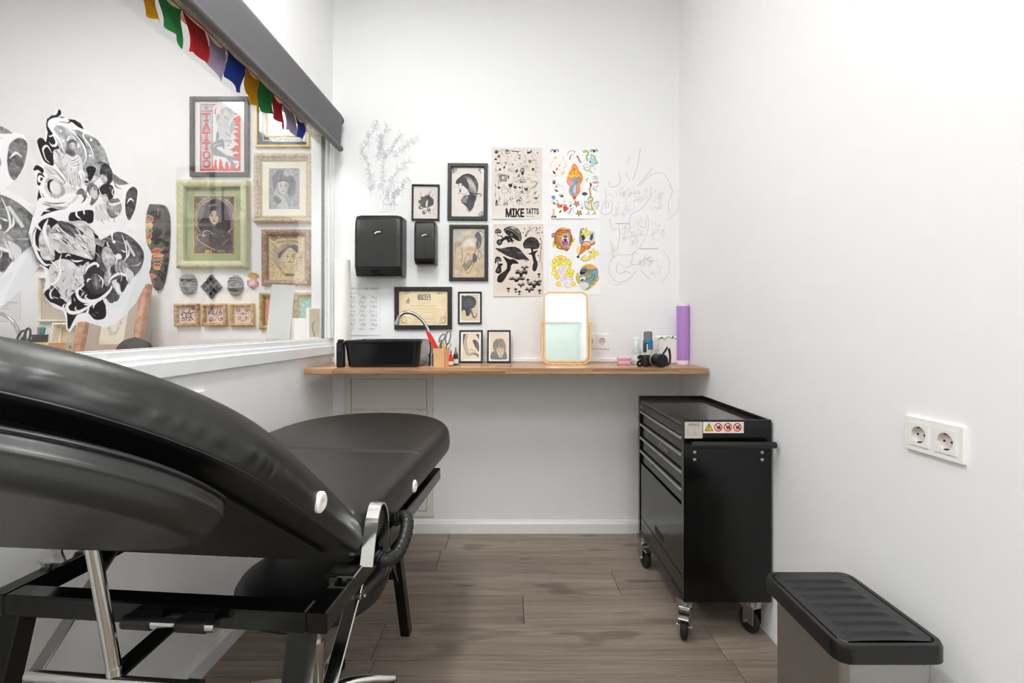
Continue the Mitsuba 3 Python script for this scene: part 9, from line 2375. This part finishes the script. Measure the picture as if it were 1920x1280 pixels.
for k in range(9):
    a_ = math.pi * (.16 + .085 * k); fl.append(sg.Polygon([(-.008 * math.sin(a_), .008 * math.cos(a_)), (.040 * math.cos(a_), .040 * math.sin(a_)), (.008 * math.sin(a_), -.008 * math.cos(a_))]))
part(t, 'flame', mv(ext(shapely.union_all(fl + [sg.Point(0, 0).buffer(.012)]), .008), M_BACK @ trimesh.transformations.translation_matrix((U(475), V(523), .0005))), 'm_gold', False)
# endless knot plaque
t = thing('knot_plaque', 'dark pewter endless-knot plaque between the two stone masks', 'plaque')
def strap(p, w_): return sg.LineString(p).buffer(w_, cap_style=3, join_style=2)
kn = []
for a_ in (-.5, .5):
    kn += [strap([(-1.5, a_), (1.5, a_)], .17), strap([(a_, -1.5), (a_, 1.5)], .17)]
for sx in (-1, 1):
    for sy in (-1, 1): kn.append(strap([(sx * .5, sy * 1.5), (sx * 1.5, sy * 1.5), (sx * 1.5, sy * .5)], .17))
kn += [strap([(-1.5, -.5), (-1.5, .5)], .0 + .01), ]
kp = sa.scale(sa.rotate(shapely.union_all(kn), 45, origin=(0, 0)), SC * 19.5 / 2.36, SC * 22.5 / 2.36, origin=(0, 0))
kb = sa.scale(sa.rotate(shapely.union_all([sg.box(-.9, -1.66, .9, 1.66), sg.box(-1.66, -.9, 1.66, .9), sg.box(-1.66, .3, -.3, 1.66), sg.box(.3, .3, 1.66, 1.66), sg.box(-1.66, -1.66, -.3, -.3), sg.box(.3, -1.66, 1.66, -.3)]), 45, origin=(0, 0)), SC * 19.5 / 2.36, SC * 22.5 / 2.36, origin=(0, 0))
Mq = M_BACK @ trimesh.transformations.translation_matrix((U(398), V(537.5), 0))
part(t, 'base', mv(ext(kb, .007, .0005), Mq), 'm_black_matt', False)
part(t, 'strands', mv(ext(kp, .014, .001), Mq), 'm_pewter', False)

# things on the far worktop and ledge
faucet(-2.600, 2.56, WT, 'faucet', 'chrome gooseneck faucet in the room beyond the window, at the left edge')
t = thing('vessel_sink', 'black vessel sink in the room beyond the window, just over the backrest', 'sink')
part(t, 'basin', mv(loft(bowl), t=(-2.200, 0, 0)), 'm_black_gloss', 30)
t = thing('wooden_block', 'light wooden block under the pen pot on the far worktop', 'block')
part(t, 'block', box(-2.483, -2.36, 2.46, 2.56, WT, 1.118, .003), 'm_box_wood', False)
t = thing('pen_pot', 'small black pot with a grey and a green marker on the wooden block', 'pot')
o = (-2.440, 2.50, 1.1182)
part(t, 'pot', mv(loft([rring(-.024, .024, -.02, .02, .004, 0), rring(-.026, .026, -.022, .022, .004, .040), rring(-.023, .023, -.019, .019, .004, .040), rring(-.021, .021, -.017, .017, .004, .004)]), t=o), 'm_black_satin', 30)
for dx, c, lab in ((-.010, 'm_grey', 'grey marker standing in the black pot on the far worktop'), (.012, 'm_green', 'green marker standing in the black pot on the far worktop')):
    k_ = thing('marker', lab, 'marker')
    p = np.array(o) + (dx * .6, 0, .006); q = np.array(o) + (dx + .008, 0, .078)
    part(k_, 'barrel', cyl(p, p + (q - p) * .6, .0075, 14), c); part(k_, 'cap', cyl(p + (q - p) * .6, q, .0085, 14), c)
t = thing('scissors', 'dark grey scissors hanging loop-up beside the far faucet', 'scissors')
for (xx, zz, tl) in ((-2.538, 1.150, -.55), (-2.504, 1.158, -.12)):
    aa_ = np.linspace(0, 2 * np.pi, 33)
    part(t, 'handle', tube([(xx + .013 * math.cos(v) * math.cos(tl) - .034 * math.sin(v) * math.sin(tl), 2.50, zz + .013 * math.cos(v) * math.sin(tl) + .034 * math.sin(v) * math.cos(tl)) for v in aa_], .005, 10), 'm_dark_can', True)
part(t, 'blade', cat(cyl((-2.524, 2.50, 1.125), (-2.528, 2.50, WT + .004), .006, 8), cyl((-2.504, 2.50, 1.128), (-2.521, 2.504, WT + .004), .006, 8)), 'm_steel')

# baseball cap
t = thing('baseball_cap', 'dark baseball cap with a red back lying in front of the copper frame', 'cap')
cx_, cy_, cz_ = -1.985, 2.545, WT + .001
th, ph = np.linspace(0, 2 * np.pi, 49)[:-1], np.linspace(0, np.pi / 2, 14)
rings = [np.c_[cx_ + .098 * np.cos(th) * math.cos(p) * (1 + .06 * np.cos(th)), cy_ + .082 * np.sin(th) * math.cos(p), np.full(48, cz_ + .022 + .125 * math.sin(p) ** .85 * 1.0)] for p in ph[:-1]]
part(t, 'crown', loft([np.c_[rings[0][:, 0], rings[0][:, 1], np.full(48, cz_)]] + rings), 'm_cap', True)
vis = [np.c_[cx_ + (.07 + .115 * s_) * np.cos(a_), cy_ + (.075 + .01 * s_) * np.sin(a_), np.full(17, cz_ + .022 - .012 * s_) + .010 * np.cos(a_ * 1.6)] for s_ in (0, 1) for a_ in [np.linspace(-1.15, 1.15, 17)]]
vt = np.vstack([vis[0], vis[1], vis[0] - (0, 0, .003), vis[1] - (0, 0, .003)])
vf = [f for i in range(16) for f in ((i, i + 17, i + 18), (i, i + 18, i + 1), (34 + i, 34 + i + 18, 34 + i + 17), (34 + i, 34 + i + 1, 34 + i + 18), (17 + i, 51 + i, 52 + i), (17 + i, 52 + i, 18 + i))]
part(t, 'visor', TM(vt, vf), 'm_cap', True)
part(t, 'back_panel', loft([np.c_[cx_ + 1.01 * (q[14:35, 0] - cx_), cy_ + 1.01 * (q[14:35, 1] - cy_), q[14:35, 2] + .0005][::1] if False else np.vstack([np.c_[cx_ + 1.012 * (q[17:32, 0] - cx_), cy_ + 1.012 * (q[17:32, 1] - cy_), q[17:32, 2] + .001], np.c_[cx_ + .99 * (q[17:32, 0] - cx_), cy_ + .99 * (q[17:32, 1] - cy_), q[17:32, 2]][::-1]]) for q in [np.c_[rings[0][:, 0], rings[0][:, 1], np.full(48, cz_ + .002)]] + rings[:7]]), 'm_cap_red', True)
part(t, 'button', mv(lathe([(.008, 0), (.007, .003), (0, .004)], 16), t=(cx_ + .004, cy_, cz_ + .146)), 'm_cap')

# sheet, card and frame back by the far end of the window
t = thing('plastic_sheet', 'translucent grey sheet standing in front of the red framed print', 'sheet')
g_ = np.linspace(0, 1, 14)
sv = np.array([[(-1.365 + .135 * a_, 2.66 + .10 * b_ + .004 * math.sin(a_ * 4 + b_ * 3), WT + .450 * b_ - .006 * a_ * b_) for a_ in g_] for b_ in g_]).reshape(-1, 3)
ix = np.arange(196).reshape(14, 14)
part(t, 'sheet', TM(np.vstack([sv]), np.concatenate([np.stack([ix[:-1, :-1], ix[:-1, 1:], ix[1:, 1:]], -1).reshape(-1, 3), np.stack([ix[:-1, :-1], ix[1:, 1:], ix[1:, :-1]], -1).reshape(-1, 3)])), 'm_film', True)
t = thing('white_card', 'white card with a faint grey mark standing beside the grey sheet', 'card')
part(t, 'card', mv(box(-1.235, -1.130, -.0015, .0015, WT, 1.250, .0005), rot(-.12, (1, 0, 0), (0, 0, WT)), (0, 2.70, 0)), 'm_paper', False)
t = thing('photo_frame', 'photo frame seen from behind with a bent wire, standing in the window corner', 'photo frame')
fx0, fx1, fy, fz = -1.136, -1.0565, 2.685, 1.1325
part(t, 'frame', cat(box(fx0, fx0 + .018, fy, fy + .022, fz, fz + .172, .001), box(fx1 - .003, fx1, fy, fy + .022, fz, fz + .172, .001), box(fx0, fx1, fy, fy + .022, fz + .166, fz + .172, .001), box(fx0, fx1, fy, fy + .022, fz, fz + .006, .001)), 'm_white_gloss', False)
part(t, 'backing', box(fx0 + .018, fx1 - .003, fy + .002, fy + .006, fz + .006, fz + .166), 'm_backboard', False)
part(t, 'wire', tube([(fx0 + .048, fy, fz + .012), (fx0 + .034, fy - .003, fz + .072), (fx0 + .046, fy, fz + .098)], .0016, 6), 'm_wire')
t = thing('notice', 'pale paper notice with faint grey print behind the far faucet', 'notice')
a = Sheet(.16, .21, (0, 0, 100, 140), (228, 228, 228), .0012)
r = random.Random(27)
for y in (42, 52, 66, 78, 84, 92): a.l([(18 + r.uniform(-6, 6), y), (50 + r.uniform(0, 30), y)], 3.4, (196, 196, 198), .9)
for k in range(12): a.l([(20 + k * 6, 70 + (k % 2) * 3), (24 + k * 6, 66)], 2.4, (170, 170, 174), .8)
a.l([(60, 20), (74, 14), (70, 26)], 3, (200, 200, 202)); a.l([(34, 40), (44, 30), (50, 40)], 3, (200, 200, 202))
put_sheet(None, t, a, M_BACK @ trimesh.transformations.translation_matrix((U(-13), V(602), .0015)), lambda u, v: .001 * np.sin(u * 20))
# ------------------------------------------------------------------ stickers on the trolley
t = 'tool_trolley'
def on_front(x0, z0, sheet):
    return frame_matrix((x0, CY0 - .0006, z0), (1, 0, 0), (0, 0, 1), (0, -1, 0))
a = Sheet(.155, .043, (735, 378, 1150, 492), (226, 222, 210), .0006)
a.f([(795, 390), (838, 470), (752, 470)], (40, 40, 40), 1, False); a.f([(795, 402), (828, 464), (762, 464)], (236, 190, 30), 1, False); a.l([(795, 415), (795, 445)], 6, (30, 30, 30)); a.e(795, 456, 4, 4, (30, 30, 30))
for x in (890, 988, 1085):
    a.e(x + 4, 436, 24, 14, (70, 68, 70), .4); a.e(x + 16, 418, 8, 9, (70, 68, 70)); a.l([(x - 10, 452), (x + 24, 444)], 6, (70, 68, 70))
    a.shape(sg.Point(x, 432).buffer(38, 24).exterior.buffer(5), (206, 52, 44)); a.l([(x - 26, 404), (x + 27, 460)], 9, (206, 52, 44))
put_sheet(t, 'warning_sticker', a, on_front(CX0 + .073, .7945, a))
a = Sheet(.068, .063, (548, 378, 730, 546), (198, 192, 180), .0006)
a.t('AREBOS', 582, 392, 698, 416, (84, 80, 76)); a.l([(562, 424), (716, 424)], 3, (130, 124, 116))
r = random.Random(2)
for k in range(5):
    y = 446 + k * 16; a.l([(566, y), (566 + r.uniform(24, 50), y)], 4, (130, 124, 116), .8); a.l([(632, y), (632 + r.uniform(20, 70), y)], 4, (130, 124, 116), .8)
put_sheet(t, 'type_plate', a, on_front(CX0 + .003, .7745, a))
a = Sheet(.115, .030, (0, 0, 100, 24), (150, 148, 142), .0006); a.t('AREBOS', 14, 5, 86, 19, (52, 50, 48)); a.l([(2, 2), (98, 2), (98, 22), (2, 22), (2, 2)], 2, (70, 68, 66), 1, 0, False)
Mside = lambda y0, z0, w: frame_matrix((CX0 + .0095 - w, y0, z0), (0, -1, 0), (0, 0, 1), (-1, 0, 0))
put_sheet(t, 'name_plate', a, frame_matrix((CX0 + .0094, 2.165, .659), (0, -1, 0), (0, 0, 1), (-1, 0, 0)))
a = Sheet(.065, .024, (0, 0, 100, 36), (92, 90, 88), .0008); a.l([(12, 18), (88, 18)], 8, (150, 148, 144), .7)
put_sheet(t, 'name_plate', a, frame_matrix((CX0 - .0004, 2.445, .784), (0, -1, 0), (0, 0, 1), (-1, 0, 0)))
